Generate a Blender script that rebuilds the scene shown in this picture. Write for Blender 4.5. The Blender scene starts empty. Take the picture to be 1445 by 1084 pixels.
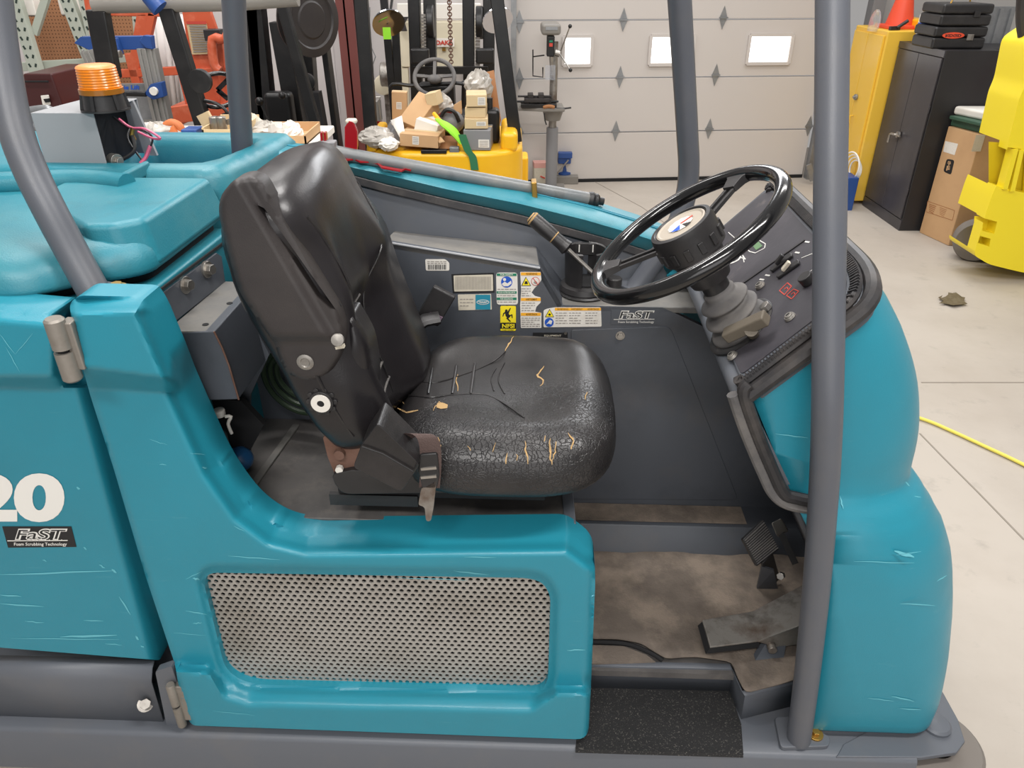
import bpy, bmesh, math, random
import numpy as np
from math import sin, cos, radians, pi, sqrt, atan2
from mathutils import Vector as V, Matrix, geometry as geo
random.seed(7)
sc = bpy.context.scene
col = sc.collection
# ------------------------------------------------------------------ camera
H, F, PITCH = 2.0, 1060.0, radians(29.5)
CX, CY = 722.5, 542.0
cam = bpy.data.cameras.new('camera'); co = bpy.data.objects.new('camera', cam); col.objects.link(co)
cam.sensor_fit = 'HORIZONTAL'; cam.sensor_width = 36; cam.lens = 36 * F / 1445
cam.clip_start = 0.05; cam.clip_end = 60
co.location = (0, 0, H); co.rotation_euler = (pi / 2 - PITCH, 0, 0)
sc.camera = co
# ------------------------------------------------------------------ world, lamps, exposure
w = bpy.data.worlds.new('world'); sc.world = w; w.use_nodes = True
w.node_tree.nodes['Background'].inputs[0].default_value = (1.0, 0.97, 0.95, 1)
w.node_tree.nodes['Background'].inputs[1].default_value = 0.36
sc.view_settings.view_transform = 'Standard'; sc.view_settings.look = 'None'
sc.view_settings.exposure = 0.0; sc.view_settings.gamma = 1.0
sc.view_settings.use_curve_mapping = False


def area(name, loc, sx, sy, power, target=None, colr=(1, 0.97, 0.94)):
    l = bpy.data.lights.new(name, 'AREA'); l.shape = 'RECTANGLE'; l.size = sx; l.size_y = sy
    l.energy = power; l.color = colr
    o = bpy.data.objects.new(name, l); col.objects.link(o); o.location = loc
    if target is not None:
        o.rotation_euler = (V(target) - V(loc)).to_track_quat('-Z', 'Y').to_euler()
    return o


area('ceiling_lamp', (-1.2, 2.6, 5.0), 2.4, 0.35, 130)
area('ceiling_lamp', (1.6, 0.6, 5.0), 2.4, 0.35, 145)
area('ceiling_lamp', (-2.6, 5.6, 5.2), 2.6, 0.6, 95)
area('ceiling_lamp', (2.6, 5.2, 5.2), 2.6, 0.6, 80)
area('ceiling_lamp', (-0.6, -1.6, 4.4), 2.4, 0.4, 125, (0, 1.5, 0.8))
area('clerestory_daylight', (1.6, 7.3, 4.0), 4.5, 0.9, 150, (-0.2, 1.5, 1.2), (0.97, 0.98, 1.0))
area('front_fill', (0.5, -5.0, 2.0), 5.5, 3.2, 115, (0, 1.5, 1.0), (1, 0.98, 0.97))  # added fill light behind the camera, brightens the upright faces


# ------------------------------------------------------------------ pixel geometry (photograph measured on real planes)
def ray(x, y):
    dy = y - CY
    return V(((x - CX), F * cos(PITCH) - dy * sin(PITCH), -(F * sin(PITCH) + dy * cos(PITCH))))


CAMW = V((0, 0, H))
YAW = radians(-2.2); V0 = 1.21
RM = Matrix.Rotation(YAW, 3, 'Z'); RI = RM.inverted()


def W(x, y, Y=None, z=None):                # world point at depth Y or height z
    r = ray(x, y)
    t = Y / r.y if Y is not None else (z - H) / r.z
    return CAMW + r * t


def WP(x, y, p0, n):                          # world point on a plane
    r = ray(x, y); n = V(n)
    return CAMW + r * ((V(p0) - CAMW).dot(n) / r.dot(n))


CL = RI @ CAMW - V((0, V0, 0))


def P(x, y, v=None, z=None):                # machine-frame point
    r = RI @ ray(x, y)
    t = (v - CL.y) / r.y if v is not None else (z - CL.z) / r.z
    return CL + r * t


def PP(x, y, p0, n):
    r = RI @ ray(x, y); n = V(n)
    return CL + r * ((V(p0) - CL).dot(n) / r.dot(n))


# ------------------------------------------------------------------ materials
def lin(c):
    return tuple(((v / 255) / 12.92 if v / 255 <= 0.04045 else ((v / 255 + 0.055) / 1.055) ** 2.4) for v in c) + (1,)


MATS = {}


def mat(name, rgb, rough=0.5, metal=0.0, bump=None, dirt=None, dirt2=None, spec=0.5, coat=0.0, alpha=1.0, emit=None, trans=0.0, rvar=0.0):
    m = bpy.data.materials.new(name); m.use_nodes = True
    nt = m.node_tree; N = nt.nodes; L = nt.links
    b = N['Principled BSDF']
    b.inputs['Base Color'].default_value = lin(rgb); b.inputs['Roughness'].default_value = rough
    b.inputs['Metallic'].default_value = metal; b.inputs['Specular IOR Level'].default_value = spec
    b.inputs['Coat Weight'].default_value = coat; b.inputs['Alpha'].default_value = alpha
    b.inputs['Transmission Weight'].default_value = trans
    tc = N.new('ShaderNodeTexCoord')
    out = None
    for k, d in enumerate((dirt, dirt2)):     # (rgb, scale, low, high, amount[, stretch])
        if not d: continue
        nz = N.new('ShaderNodeTexNoise'); nz.inputs['Scale'].default_value = d[1]; nz.inputs['Detail'].default_value = 7
        nz.inputs['Roughness'].default_value = 0.65
        mp = N.new('ShaderNodeMapping'); L.new(tc.outputs['Object'], mp.inputs[0]); L.new(mp.outputs[0], nz.inputs['Vector'])
        mp.inputs['Location'].default_value = (k * 3.1, k * 1.7, 0)
        if len(d) > 5: mp.inputs['Scale'].default_value = d[5]
        mr = N.new('ShaderNodeMapRange'); mr.inputs[1].default_value = d[2]; mr.inputs[2].default_value = d[3]
        mr.inputs[4].default_value = d[4]
        L.new(nz.outputs[0], mr.inputs[0])
        mx = N.new('ShaderNodeMix'); mx.data_type = 'RGBA'
        L.new(mr.outputs[0], mx.inputs[0])
        if out is None: mx.inputs[6].default_value = lin(rgb)
        else: L.new(out, mx.inputs[6])
        mx.inputs[7].default_value = lin(d[0]); out = mx.outputs[2]
    if out is not None: L.new(out, b.inputs['Base Color'])
    if rvar:
        nz = N.new('ShaderNodeTexNoise'); nz.inputs['Scale'].default_value = 6; nz.inputs['Detail'].default_value = 5
        L.new(tc.outputs['Object'], nz.inputs['Vector'])
        mr = N.new('ShaderNodeMapRange'); mr.inputs[3].default_value = rough - rvar; mr.inputs[4].default_value = rough + rvar
        mr.inputs[1].default_value = 0.3; mr.inputs[2].default_value = 0.7
        L.new(nz.outputs[0], mr.inputs[0]); L.new(mr.outputs[0], b.inputs['Roughness'])
    if bump:                                    # (kind, scale, strength)
        if bump[0] == 'v':
            nz = N.new('ShaderNodeTexVoronoi'); nz.feature = 'DISTANCE_TO_EDGE'
        else:
            nz = N.new('ShaderNodeTexNoise'); nz.inputs['Detail'].default_value = 4
        nz.inputs['Scale'].default_value = bump[1]
        L.new(tc.outputs['Object'], nz.inputs['Vector'])
        bp = N.new('ShaderNodeBump'); bp.inputs['Strength'].default_value = bump[2]; bp.inputs['Distance'].default_value = 0.004
        L.new(nz.outputs[0], bp.inputs['Height']); L.new(bp.outputs[0], b.inputs['Normal'])
    if emit:
        b.inputs['Emission Color'].default_value = lin(emit[0]); b.inputs['Emission Strength'].default_value = emit[1]
    MATS[name] = m
    return m


def base_input(m): return m.node_tree.nodes['Principled BSDF'].inputs['Base Color']


# ------------------------------------------------------------------ mesh builder
def frame(d, up=V((0, 0, 1))):
    d = d.normalized()
    if abs(d.dot(up)) > 0.98: up = V((0, 1, 0))
    a = d.cross(up).normalized(); b = a.cross(d).normalized()
    return a, b, d


class MB:
    def __init__(s): s.v = []; s.f = []; s.m = []

    def add(s, vs, fs, mi=0):
        o = len(s.v); s.v += [V(p) for p in vs]
        for f in fs: s.f.append([i + o for i in f]); s.m.append(mi)
        return s

    def box(s, c, size, R=None, mi=0):
        c = V(c); R = R or Matrix.Identity(3); hx, hy, hz = [k / 2 for k in size]
        vs = [c + R @ V((x * hx, y * hy, z * hz)) for x in (-1, 1) for y in (-1, 1) for z in (-1, 1)]
        return s.add(vs, [(0, 1, 3, 2), (4, 6, 7, 5), (0, 4, 5, 1), (2, 3, 7, 6), (0, 2, 6, 4), (1, 5, 7, 3)], mi)

    def bb(s, lo, hi, mi=0):
        lo, hi = V(lo), V(hi); return s.box((lo + hi) / 2, hi - lo, None, mi)

    def bar(s, p0, p1, w, d, up=V((0, 1, 0)), mi=0):   # w across, d along up
        p0, p1 = V(p0), V(p1); dr = (p1 - p0).normalized()
        if abs(dr.dot(up)) > 0.98: up = V((0, 0, 1))
        a = dr.cross(up).normalized(); b = a.cross(dr).normalized()
        vs = [q + a * (i * w / 2) + b * (j * d / 2) for q in (p0, p1) for i, j in ((-1, -1), (1, -1), (1, 1), (-1, 1))]
        return s.add(vs, [(3, 2, 1, 0), (4, 5, 6, 7), (0, 1, 5, 4), (1, 2, 6, 5), (2, 3, 7, 6), (3, 0, 4, 7)], mi)

    def ring(s, c, a, b, r, n, r2=None):
        r2 = r if r2 is None else r2
        return [c + a * (cos(2 * pi * k / n) * r) + b * (sin(2 * pi * k / n) * r2) for k in range(n)]

    def loft(s, rings, cap=True, closed=True, mi=0):
        n = len(rings[0]); vs = [p for r in rings for p in r]; fs = []
        for i in range(len(rings) - 1):
            for k in range(n if closed else n - 1):
                fs.append((i * n + k, i * n + (k + 1) % n, (i + 1) * n + (k + 1) % n, (i + 1) * n + k))
        if cap:
            fs.append(tuple(range(n))[::-1]); fs.append(tuple((len(rings) - 1) * n + k for k in range(n)))
        return s.add(vs, fs, mi)

    def cyl(s, p0, p1, r, r2=None, n=20, cap=True, mi=0):
        p0, p1 = V(p0), V(p1); a, b, d = frame(p1 - p0)
        return s.loft([s.ring(p0, a, b, r, n), s.ring(p1, a, b, r if r2 is None else r2, n)], cap, True, mi)

    def lathe(s, p0, ax, prof, n=24, mi=0, cap=True):   # prof (distance along axis, radius)
        p0 = V(p0); a, b, d = frame(V(ax))
        return s.loft([s.ring(p0 + d * h, a, b, max(r, 1e-4), n) for h, r in prof], cap, True, mi)

    def tube(s, pts, r, n=12, mi=0, smooth=0, cap=True, closed=False, flat=None):
        pts = [V(p) for p in pts]; rr = r if isinstance(r, (list, tuple)) else [r] * len(pts)
        if smooth: pts, rr = crom(pts, smooth, rr, closed)
        rings = []; up = None; m = len(pts)
        for i, p in enumerate(pts):
            d = (pts[(i + 1) % m] - pts[i - 1]) if closed else (pts[min(i + 1, m - 1)] - pts[max(i - 1, 0)])
            d.normalize()
            if up is None: a, b, _ = frame(d)
            else:
                b = (up - d * up.dot(d)).normalized(); a = d.cross(b).normalized()
            up = b
            rings.append(s.ring(p, a, b, rr[i], n, rr[i] * (flat or 1)))
        if closed:
            rings.append(rings[0]); cap = False
        return s.loft(rings, cap, True, mi)

    def torus(s, c, ax, R, r, n=48, k=12, mi=0, a0=0, a1=2 * pi):
        a, b, d = frame(V(ax)); c = V(c); rings = []
        full = abs(a1 - a0 - 2 * pi) < 1e-6
        for i in range(n + 1):
            t = a0 + (a1 - a0) * i / n; q = a * cos(t) + b * sin(t)
            rings.append([c + q * (R + r * cos(2 * pi * j / k)) + d * (r * sin(2 * pi * j / k)) for j in range(k)])
        return s.loft(rings, not full, True, mi)

    def prism(s, pts, vec, mi=0):
        pts = [V(p) for p in pts]; vec = V(vec)
        return s.loft([pts, [p + vec for p in pts]], True, True, mi)

    def poly(s, pts, mi=0): return s.add(pts, [tuple(range(len(pts)))], mi)

    def ball(s, c, r, n=16, m=10, mi=0, sq=(1, 1, 1), R=None):
        c = V(c); R = R or Matrix.Identity(3)
        rings = []
        for i in range(m + 1):
            t = pi * i / m; q = max(sin(t), 1e-3)
            rings.append([c + R @ V((r * q * cos(2 * pi * k / n) * sq[0], r * q * sin(2 * pi * k / n) * sq[1], -r * cos(t) * sq[2])) for k in range(n)])
        return s.loft(rings, True, True, mi)

    def build(s, name, mats, parent=None, bevel=0, smooth=35, sub=0, seg=2, solid=0, weld=True, label=None, angle=40):
        me = bpy.data.meshes.new(name); me.from_pydata(s.v, [], s.f); me.validate(clean_customdata=False)
        if len(me.polygons) == len(s.m):
            for p, mi in zip(me.polygons, s.m): p.material_index = mi
        bm = bmesh.new(); bm.from_mesh(me)
        if weld: bmesh.ops.remove_doubles(bm, verts=bm.verts, dist=1e-5)
        bmesh.ops.recalc_face_normals(bm, faces=bm.faces)
        bm.to_mesh(me); bm.free()
        return obj(name, me, mats, parent, bevel, smooth, sub, seg, solid, label, angle)


def obj(name, me, mats, parent=None, bevel=0, smooth=35, sub=0, seg=2, solid=0, label=None, angle=40):
    for m in (mats if isinstance(mats, (list, tuple)) else [mats]): me.materials.append(MATS[m] if isinstance(m, str) else m)
    if smooth:
        for p in me.polygons: p.use_smooth = True
        if not bevel and not sub: me.set_sharp_from_angle(angle=radians(smooth))
    o = bpy.data.objects.new(name, me); col.objects.link(o)
    if solid:
        md = o.modifiers.new('s', 'SOLIDIFY'); md.thickness = solid; md.offset = 0
    if bevel:
        md = o.modifiers.new('b', 'BEVEL'); md.width = bevel; md.segments = seg; md.limit_method = 'ANGLE'; md.angle_limit = radians(angle)
        md.harden_normals = True
    if sub:
        md = o.modifiers.new('u', 'SUBSURF'); md.levels = sub; md.render_levels = sub
    if label: o['label'] = label
    if parent is not None:
        o.parent = parent
        if parent.type == 'EMPTY' and not parent.get('_m'):
            o.matrix_parent_inverse = Matrix.Translation(-parent.location)
    return o


def crom(pts, k, rr=None, closed=False):
    n = len(pts); out = []; ro = []
    rng = range(n if closed else n - 1)
    for i in rng:
        g = (lambda j: pts[j % n]) if closed else (lambda j: pts[max(0, min(n - 1, j))])
        p0, p1, p2, p3 = g(i - 1), g(i), g(i + 1), g(i + 2)
        for q in range(k):
            t = q / k
            out.append(0.5 * ((2 * p1) + (p2 - p0) * t + (2 * p0 - 5 * p1 + 4 * p2 - p3) * t * t + (3 * p1 - p0 - 3 * p2 + p3) * t ** 3))
            if rr: ro.append(rr[i] * (1 - t) + rr[(i + 1) % n] * t)
    if not closed:
        out.append(pts[-1])
        if rr: ro.append(rr[-1])
    return (out, ro) if rr else out


def rnd(pts, r, n=5):                          # round the corners of a 2D polygon; r scalar or list
    out = []; m = len(pts)
    for i, p in enumerate(pts):
        rad = r[i] if isinstance(r, (list, tuple)) else r
        p = V(p[:2]); a = V(pts[i - 1][:2]); b = V(pts[(i + 1) % m][:2])
        if rad <= 0: out.append(p); continue
        da = (a - p); db = (b - p); la = min(rad, da.length * 0.48); lb = min(rad, db.length * 0.48)
        pa = p + da.normalized() * la; pb = p + db.normalized() * lb
        for k in range(n + 1):
            t = k / n; out.append(pa * (1 - t) ** 2 + p * 2 * t * (1 - t) + pb * t * t)
    return out


def inside(x, y, poly):
    c = False; n = len(poly); j = n - 1
    for i in range(n):
        xi, yi = poly[i][0], poly[i][1]; xj, yj = poly[j][0], poly[j][1]
        if (yi > y) != (yj > y) and x < (xj - xi) * (y - yi) / (yj - yi) + xi: c = not c
        j = i
    return c


def segd(x, y, a, b):
    dx, dy = b[0] - a[0], b[1] - a[1]; l = dx * dx + dy * dy
    t = 0 if l == 0 else max(0, min(1, ((x - a[0]) * dx + (y - a[1]) * dy) / l))
    return math.hypot(x - a[0] - t * dx, y - a[1] - t * dy)


def sst(t): t = max(0, min(1, t)); return t * t * (3 - 2 * t)


def sheet(outline, holes, sp, fn, skirt=None, holeskirt=None):
    """triangulated sheet over a 2D outline; fn(x,y)->point; skirt vec closes the sides"""
    def res(poly):
        o = []
        for i in range(len(poly)):
            a, b = V(poly[i][:2]), V(poly[(i + 1) % len(poly)][:2]); k = max(1, int((b - a).length / sp))
            for q in range(k): o.append(a.lerp(b, q / k))
        return o
    loops = [res(outline)] + [res(h) for h in holes]
    pts = []; edges = []
    for lp in loops:
        o = len(pts); pts += lp; edges += [(o + i, o + (i + 1) % len(lp)) for i in range(len(lp))]
    BP = np.array([(p[0], p[1]) for lp in loops for p in lp])
    SD = np.array([(lp[(i + 1) % len(lp)][0] - lp[i][0], lp[(i + 1) % len(lp)][1] - lp[i][1]) for lp in loops for i in range(len(lp))])
    SL = np.maximum((SD ** 2).sum(1), 1e-12)
    xs = [p[0] for p in loops[0]]; ys = [p[1] for p in loops[0]]
    y = min(ys) + sp * 0.5; row = 0
    while y < max(ys):
        x = min(xs) + (sp * 0.5 if row % 2 else 0)
        while x < max(xs):
            if inside(x, y, outline) and not any(inside(x, y, h) for h in holes):
                tt = np.clip(((x - BP[:, 0]) * SD[:, 0] + (y - BP[:, 1]) * SD[:, 1]) / SL, 0, 1)
                if float(((BP[:, 0] + tt * SD[:, 0] - x) ** 2 + (BP[:, 1] + tt * SD[:, 1] - y) ** 2).min()) > (sp * 0.5) ** 2:
                    pts.append(V((x, y)))
            x += sp
        y += sp * 0.87; row += 1
    vo, eo, fo, _, _, _ = geo.delaunay_2d_cdt(pts, edges, [], 0, 1e-6)
    keep = []
    for f in fo:
        cx = sum(vo[i][0] for i in f) / len(f); cy = sum(vo[i][1] for i in f) / len(f)
        if inside(cx, cy, outline) and not any(inside(cx, cy, h) for h in holes): keep.append(tuple(f))
    mb = MB(); mb.add([fn(p[0], p[1]) for p in vo], keep)
    cnt = {}
    for f in keep:
        for q in range(len(f)):
            e = (f[q], f[(q + 1) % len(f)]); key = (min(e), max(e)); cnt[key] = None if key in cnt else e
    for e in cnt.values():
        if e is None: continue
        p, q = vo[e[0]], vo[e[1]]; mx, my = (p[0] + q[0]) / 2, (p[1] + q[1]) / 2
        ish = any(min(segd(mx, my, h[t], h[(t + 1) % len(h)]) for t in range(len(h))) < sp * .2 for h in holes)
        sk = holeskirt if (ish and holeskirt is not None) else skirt
        if sk is None: continue
        A, B = fn(p[0], p[1]), fn(q[0], q[1]); mb.add([A, B, B + V(sk), A + V(sk)], [(0, 1, 2, 3)])
    return mb


def text_mesh(s, size=1.0, bold=0.0, space=1.0):
    cu = bpy.data.curves.new('t', 'FONT'); cu.body = s; cu.size = size; cu.offset = bold; cu.resolution_u = 6 if len(s) < 5 else 2
    cu.space_character = space
    o = bpy.data.objects.new('t', cu); col.objects.link(o)
    dg = bpy.context.evaluated_depsgraph_get()
    me = bpy.data.meshes.new_from_object(o.evaluated_get(dg))
    vs = [v.co.copy() for v in me.vertices]; fs = [tuple(p.vertices) for p in me.polygons]
    bpy.data.objects.remove(o); bpy.data.curves.remove(cu); bpy.data.meshes.remove(me)
    return vs, fs


def put_text(mb, s, fn, x0, y0, x1, y1, mi=0, bold=0.0, lift=0.0, shear=0.0):
    """fit the text into pixel box x0,y0 (top-left) .. x1,y1 (bottom-right); fn maps pixels to points. box may be 4 corners"""
    vs, fs = text_mesh(s, 1.0, bold)
    if not vs: return
    ax = min(v.x for v in vs); bx = max(v.x for v in vs); ay = min(v.y for v in vs); by = max(v.y for v in vs)
    out = []
    for v in vs:
        s_ = (v.x - ax) / (bx - ax); t_ = (v.y - ay) / max(by - ay, 1e-6)
        out.append(fn(x0 + (x1 - x0) * s_ + shear * t_ * abs(y1 - y0), y1 + (y0 - y1) * t_))
    mb.add(out, fs, mi)


def quadmap(q, off):
    """q: 4 world corners (tl,tr,br,bl); returns fn(x,y in 0..1, y down)"""
    q = [V(p) for p in q]; n = (q[1] - q[0]).cross(q[3] - q[0]).normalized()
    def fn(x, y, l=0):
        return (q[0] * (1 - x) + q[1] * x) * (1 - y) + (q[3] * (1 - x) + q[2] * x) * y + off * (1 + l)
    return fn


def thing(name, label, cat, loc=(0, 0, 0), group=None, rot=0, machine=False):
    o = bpy.data.objects.new(name, None); col.objects.link(o); o.location = loc; o.rotation_euler = (0, 0, rot)
    o.empty_display_size = 0.1
    o['label'] = label; o['category'] = cat
    if group: o['group'] = group
    if machine: o['_m'] = 1
    return o


def tag(o, label, cat, group=None):
    o['label'] = label; o['category'] = cat
    if group: o['group'] = group
    if o.type == 'MESH':                       # put the origin at the thing's base
        me = o.data; n = len(me.vertices)
        lo = [min(v.co[k] for v in me.vertices) for k in range(3)]; hi = [max(v.co[k] for v in me.vertices) for k in range(3)]
        b = V(((lo[0] + hi[0]) / 2, (lo[1] + hi[1]) / 2, lo[2]))
        me.transform(Matrix.Translation(-b)); o.location = b
    return o


def struct(o): o['kind'] = 'structure'; return o


# ------------------------------------------------------------------ palette
mat('teal', (34, 130, 150), 0.36, bump=('n', 420, 0.10), dirt=((40, 118, 134), 3.0, 0.42, 0.75, 0.45), dirt2=((120, 170, 178), 26, 0.64, 0.78, 0.22, (0.35, 1, 3)), rvar=0.06)
mat('teal_tank', (34, 120, 136), 0.42, bump=('n', 300, 0.16), dirt=((84, 138, 144), 5.0, 0.42, 0.75, 0.5), dirt2=((46, 100, 108), 14, 0.55, 0.75, 0.4), rvar=0.06)
mat('scratch', (96, 176, 190), 0.6)
mat('grey_paint', (90, 94, 101), 0.45, bump=('n', 380, 0.06), dirt=((108, 104, 100), 7, 0.5, 0.8, 0.35))
mat('dark_grey_paint', (78, 82, 89), 0.46, bump=('n', 200, 0.05), dirt=((96, 90, 84), 5, 0.52, 0.8, 0.45), dirt2=((52, 54, 58), 3, 0.5, 0.7, 0.4))
mat('post_paint', (84, 87, 94), 0.42, bump=('n', 500, 0.08), dirt=((98, 97, 97), 9, 0.45, 0.8, 0.4))
mat('light_grey_paint', (148, 150, 153), 0.5, bump=('n', 60, 0.03), dirt=((132, 130, 128), 5, 0.5, 0.8, 0.3))
mat('dusty_grey', (106, 105, 103), 0.7, bump=('n', 90, 0.1), dirt=((134, 129, 120), 8, 0.4, 0.7, 0.6), dirt2=((88, 88, 90), 5, 0.5, 0.7, 0.5))
mat('deck_grey', (96, 93, 91), 0.48, bump=('n', 50, 0.06), dirt=((62, 60, 60), 5, 0.42, 0.68, 0.8), dirt2=((128, 120, 112), 16, 0.52, 0.75, 0.5))
mat('dark_inside', (20, 20, 22), 0.8)
mat('vinyl', (24, 23, 24), 0.34, bump=('n', 260, 0.14), dirt=((60, 56, 56), 6, 0.42, 0.75, 0.55), rvar=0.07)
mat('vinyl_back', (26, 24, 26), 0.33, bump=('n', 260, 0.08), dirt=((46, 42, 44), 4, 0.42, 0.75, 0.5), rvar=0.04)
mat('cracked_vinyl', (36, 34, 35), 0.42, bump=('v', 62, 0.5), dirt=((70, 64, 60), 9, 0.45, 0.75, 0.6))
mat('torn_foam', (166, 136, 92), 0.9)
mat('black_plastic', (34, 33, 34), 0.42, bump=('n', 400, 0.08), dirt=((66, 63, 62), 10, 0.45, 0.8, 0.45))
mat('brown_black_plastic', (44, 40, 40), 0.5, bump=('n', 500, 0.12), dirt=((62, 57, 55), 6, 0.45, 0.75, 0.5))
mat('gloss_black', (16, 16, 17), 0.16, coat=0.3, bump=('n', 30, 0.02))
mat('dusty_rubber_and_glint', (92, 90, 90), 0.72, bump=('n', 120, 0.12), dirt=((126, 121, 115), 14, 0.4, 0.7, 0.6), dirt2=((52, 51, 52), 8, 0.5, 0.75, 0.5))  # dusty rubber; the pale grey also paints glints on the backrest pleats
mat('gasket', (38, 37, 39), 0.5, dirt=((82, 76, 72), 12, 0.45, 0.7, 0.6))
mat('console_face', (58, 56, 62), 0.52, bump=('n', 90, 0.05), dirt=((88, 83, 88), 9, 0.46, 0.75, 0.45), dirt2=((122, 114, 108), 18, 0.6, 0.78, 0.5))
mat('mat_brown', (110, 100, 91), 0.85, bump=('n', 160, 0.45), dirt=((146, 132, 118), 6, 0.44, 0.60, 0.8), dirt2=((60, 52, 46), 2.6, 0.50, 0.68, 0.75))
mat('grip_tape', (30, 30, 31), 0.8, bump=('n', 420, 0.9), dirt=((122, 118, 112), 260, 0.58, 0.66, 0.75))
mat('steel', (168, 164, 158), 0.34, 0.85, bump=('n', 60, 0.04), dirt=((110, 102, 94), 20, 0.5, 0.7, 0.5))
mat('worn_steel', (150, 146, 140), 0.45, 0.6, bump=('n', 70, 0.1), dirt=((92, 72, 58), 9, 0.47, 0.68, 0.85), dirt2=((66, 60, 56), 14, 0.5, 0.7, 0.7))
mat('cast_hinge', (140, 134, 126), 0.5, 0.5, bump=('n', 120, 0.15), dirt=((120, 112, 102), 24, 0.5, 0.7, 0.5))
mat('rusty_bracket', (112, 84, 72), 0.7, 0.2, bump=('n', 90, 0.2), dirt=((92, 60, 44), 16, 0.4, 0.65, 0.7))
mat('brass_bolt', (168, 132, 66), 0.35, 0.8)
mat('grille_metal', (168, 164, 158), 0.5, 0.3, dirt=((132, 124, 114), 5, 0.45, 0.72, 0.7), dirt2=((170, 122, 60), 9, 0.66, 0.74, 0.6))
mat('amber', (250, 140, 12), 0.22, trans=0.2, spec=0.6)
mat('amber_top', (244, 146, 84), 0.35)
mat('amber_base', (150, 92, 16), 0.3)
mat('white_print', (226, 224, 218), 0.6)
mat('black_print', (26, 26, 28), 0.6)
mat('sticker_white', (224, 220, 212), 0.5, dirt=((190, 178, 160), 40, 0.5, 0.75, 0.4))
mat('sticker_cream', (206, 198, 180), 0.5, dirt=((176, 168, 150), 60, 0.5, 0.7, 0.4))
mat('orange_print', (240, 172, 44), 0.55)
mat('yellow_print', (244, 222, 40), 0.55)
mat('green_print', (22, 122, 92), 0.55)
mat('blue_print', (28, 84, 186), 0.55)
mat('teal_print', (32, 132, 156), 0.55)
mat('grey_print', (140, 134, 128), 0.7)
mat('red_print', (196, 70, 56), 0.6)
mat('red_gloss', (150, 14, 24), 0.2, coat=0.4)
mat('pink_wire', (206, 96, 128), 0.4)
mat('white_plastic', (216, 212, 204), 0.45)
mat('blue_plastic', (34, 84, 130), 0.35)
mat('lcd', (104, 138, 100), 0.3)
mat('purple_rubber', (126, 104, 122), 0.5)
mat('webbing', (78, 62, 58), 0.7, bump=('n', 300, 0.4))
mat('pipe_grey', (108, 112, 114), 0.4, 0.1, bump=('n', 40, 0.08), dirt=((136, 132, 124), 14, 0.45, 0.75, 0.6), dirt2=((70, 72, 74), 9, 0.55, 0.7, 0.6))
mat('tyre', (116, 110, 104), 0.8, bump=('n', 60, 0.2))
mat('green_hose', (38, 52, 36), 0.4)
mat('tan_lever', (98, 90, 78), 0.6, bump=('n', 200, 0.2))
mat('pale_foam', (206, 198, 180), 0.8)
mat('hub_beige', (168, 158, 144), 0.5)

# ================================================================== THE SCRUBBER
org = RM @ V((0, V0, 0))
S = thing('floor_scrubber', 'teal and grey ride-on floor scrubber with a black seat and steering wheel', 'floor scrubber', org, rot=YAW, machine=True)
OUT = V((0, 1, 0))


def vmap(v): return lambda x, y: P(x, y, v=v)


def px(v, pts): return [P(x, y, v=v) for x, y in pts]


def scratches(segs, fn, parent):
    mb = MB()
    for x0, y0, x1, y1, w in segs:
        n = 5; q = []
        d = math.hypot(x1 - x0, y1 - y0) or 1; nx, ny = -(y1 - y0) / d, (x1 - x0) / d
        for i in range(n + 1):
            t = i / n; j = random.uniform(-0.6, 0.6); ww = w * (0.25 + 0.75 * sin(pi * t)) / 2
            cx, cy = x0 + (x1 - x0) * t + nx * j, y0 + (y1 - y0) * t + ny * j
            q.append((fn(cx + nx * ww, cy + ny * ww), fn(cx - nx * ww, cy - ny * ww)))
        for a, b in zip(q, q[1:]): mb.poly([a[0], b[0], b[1], a[1]])
    o = mb.build('scratch_marks', 'scratch', parent, weld=False, smooth=0); o['kind'] = 'stuff'
    return o


# ---- side panel with the grille (teal, L shaped) ------------------
PO = rnd([(97, 428), (112, 417), (203, 419), (217, 440), (262, 545), (312, 655), (352, 712), (392, 742), (436, 753), (800, 749), (839, 778), (840, 822), (834, 968), (830, 1044), (270, 1024), (256, 992), (247, 938), (205, 812), (160, 660), (128, 560), (112, 503)],
         [12, 8, 10, 14, 0, 30, 30, 30, 20, 14, 20, 10, 8, 18, 8, 10, 10, 0, 0, 10, 8], 5)
HO = rnd([(284, 808), (760, 816), (777, 838), (773, 976), (352, 966), (318, 946)], [24, 30, 14, 26, 30, 18], 6)
TOPC = [(100, 423), (205, 419), (217, 440), (262, 545), (312, 655), (352, 712), (392, 742), (436, 753), (800, 749), (839, 778)]
TOPW = [30, 26, 22, 34, 34, 34, 30, 28, 30, 24]
PV = 0.045


def ledge(x):
    k = [(240, 934), (292, 938), (322, 962), (356, 970), (560, 974), (748, 978), (772, 972), (790, 966), (840, 968)]
    for a, b in zip(k, k[1:]):
        if a[0] <= x <= b[0]: return a[1] + (b[1] - a[1]) * sst((x - a[0]) / (b[0] - a[0]))
    return k[0][1] if x < 240 else k[-1][1]


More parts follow.
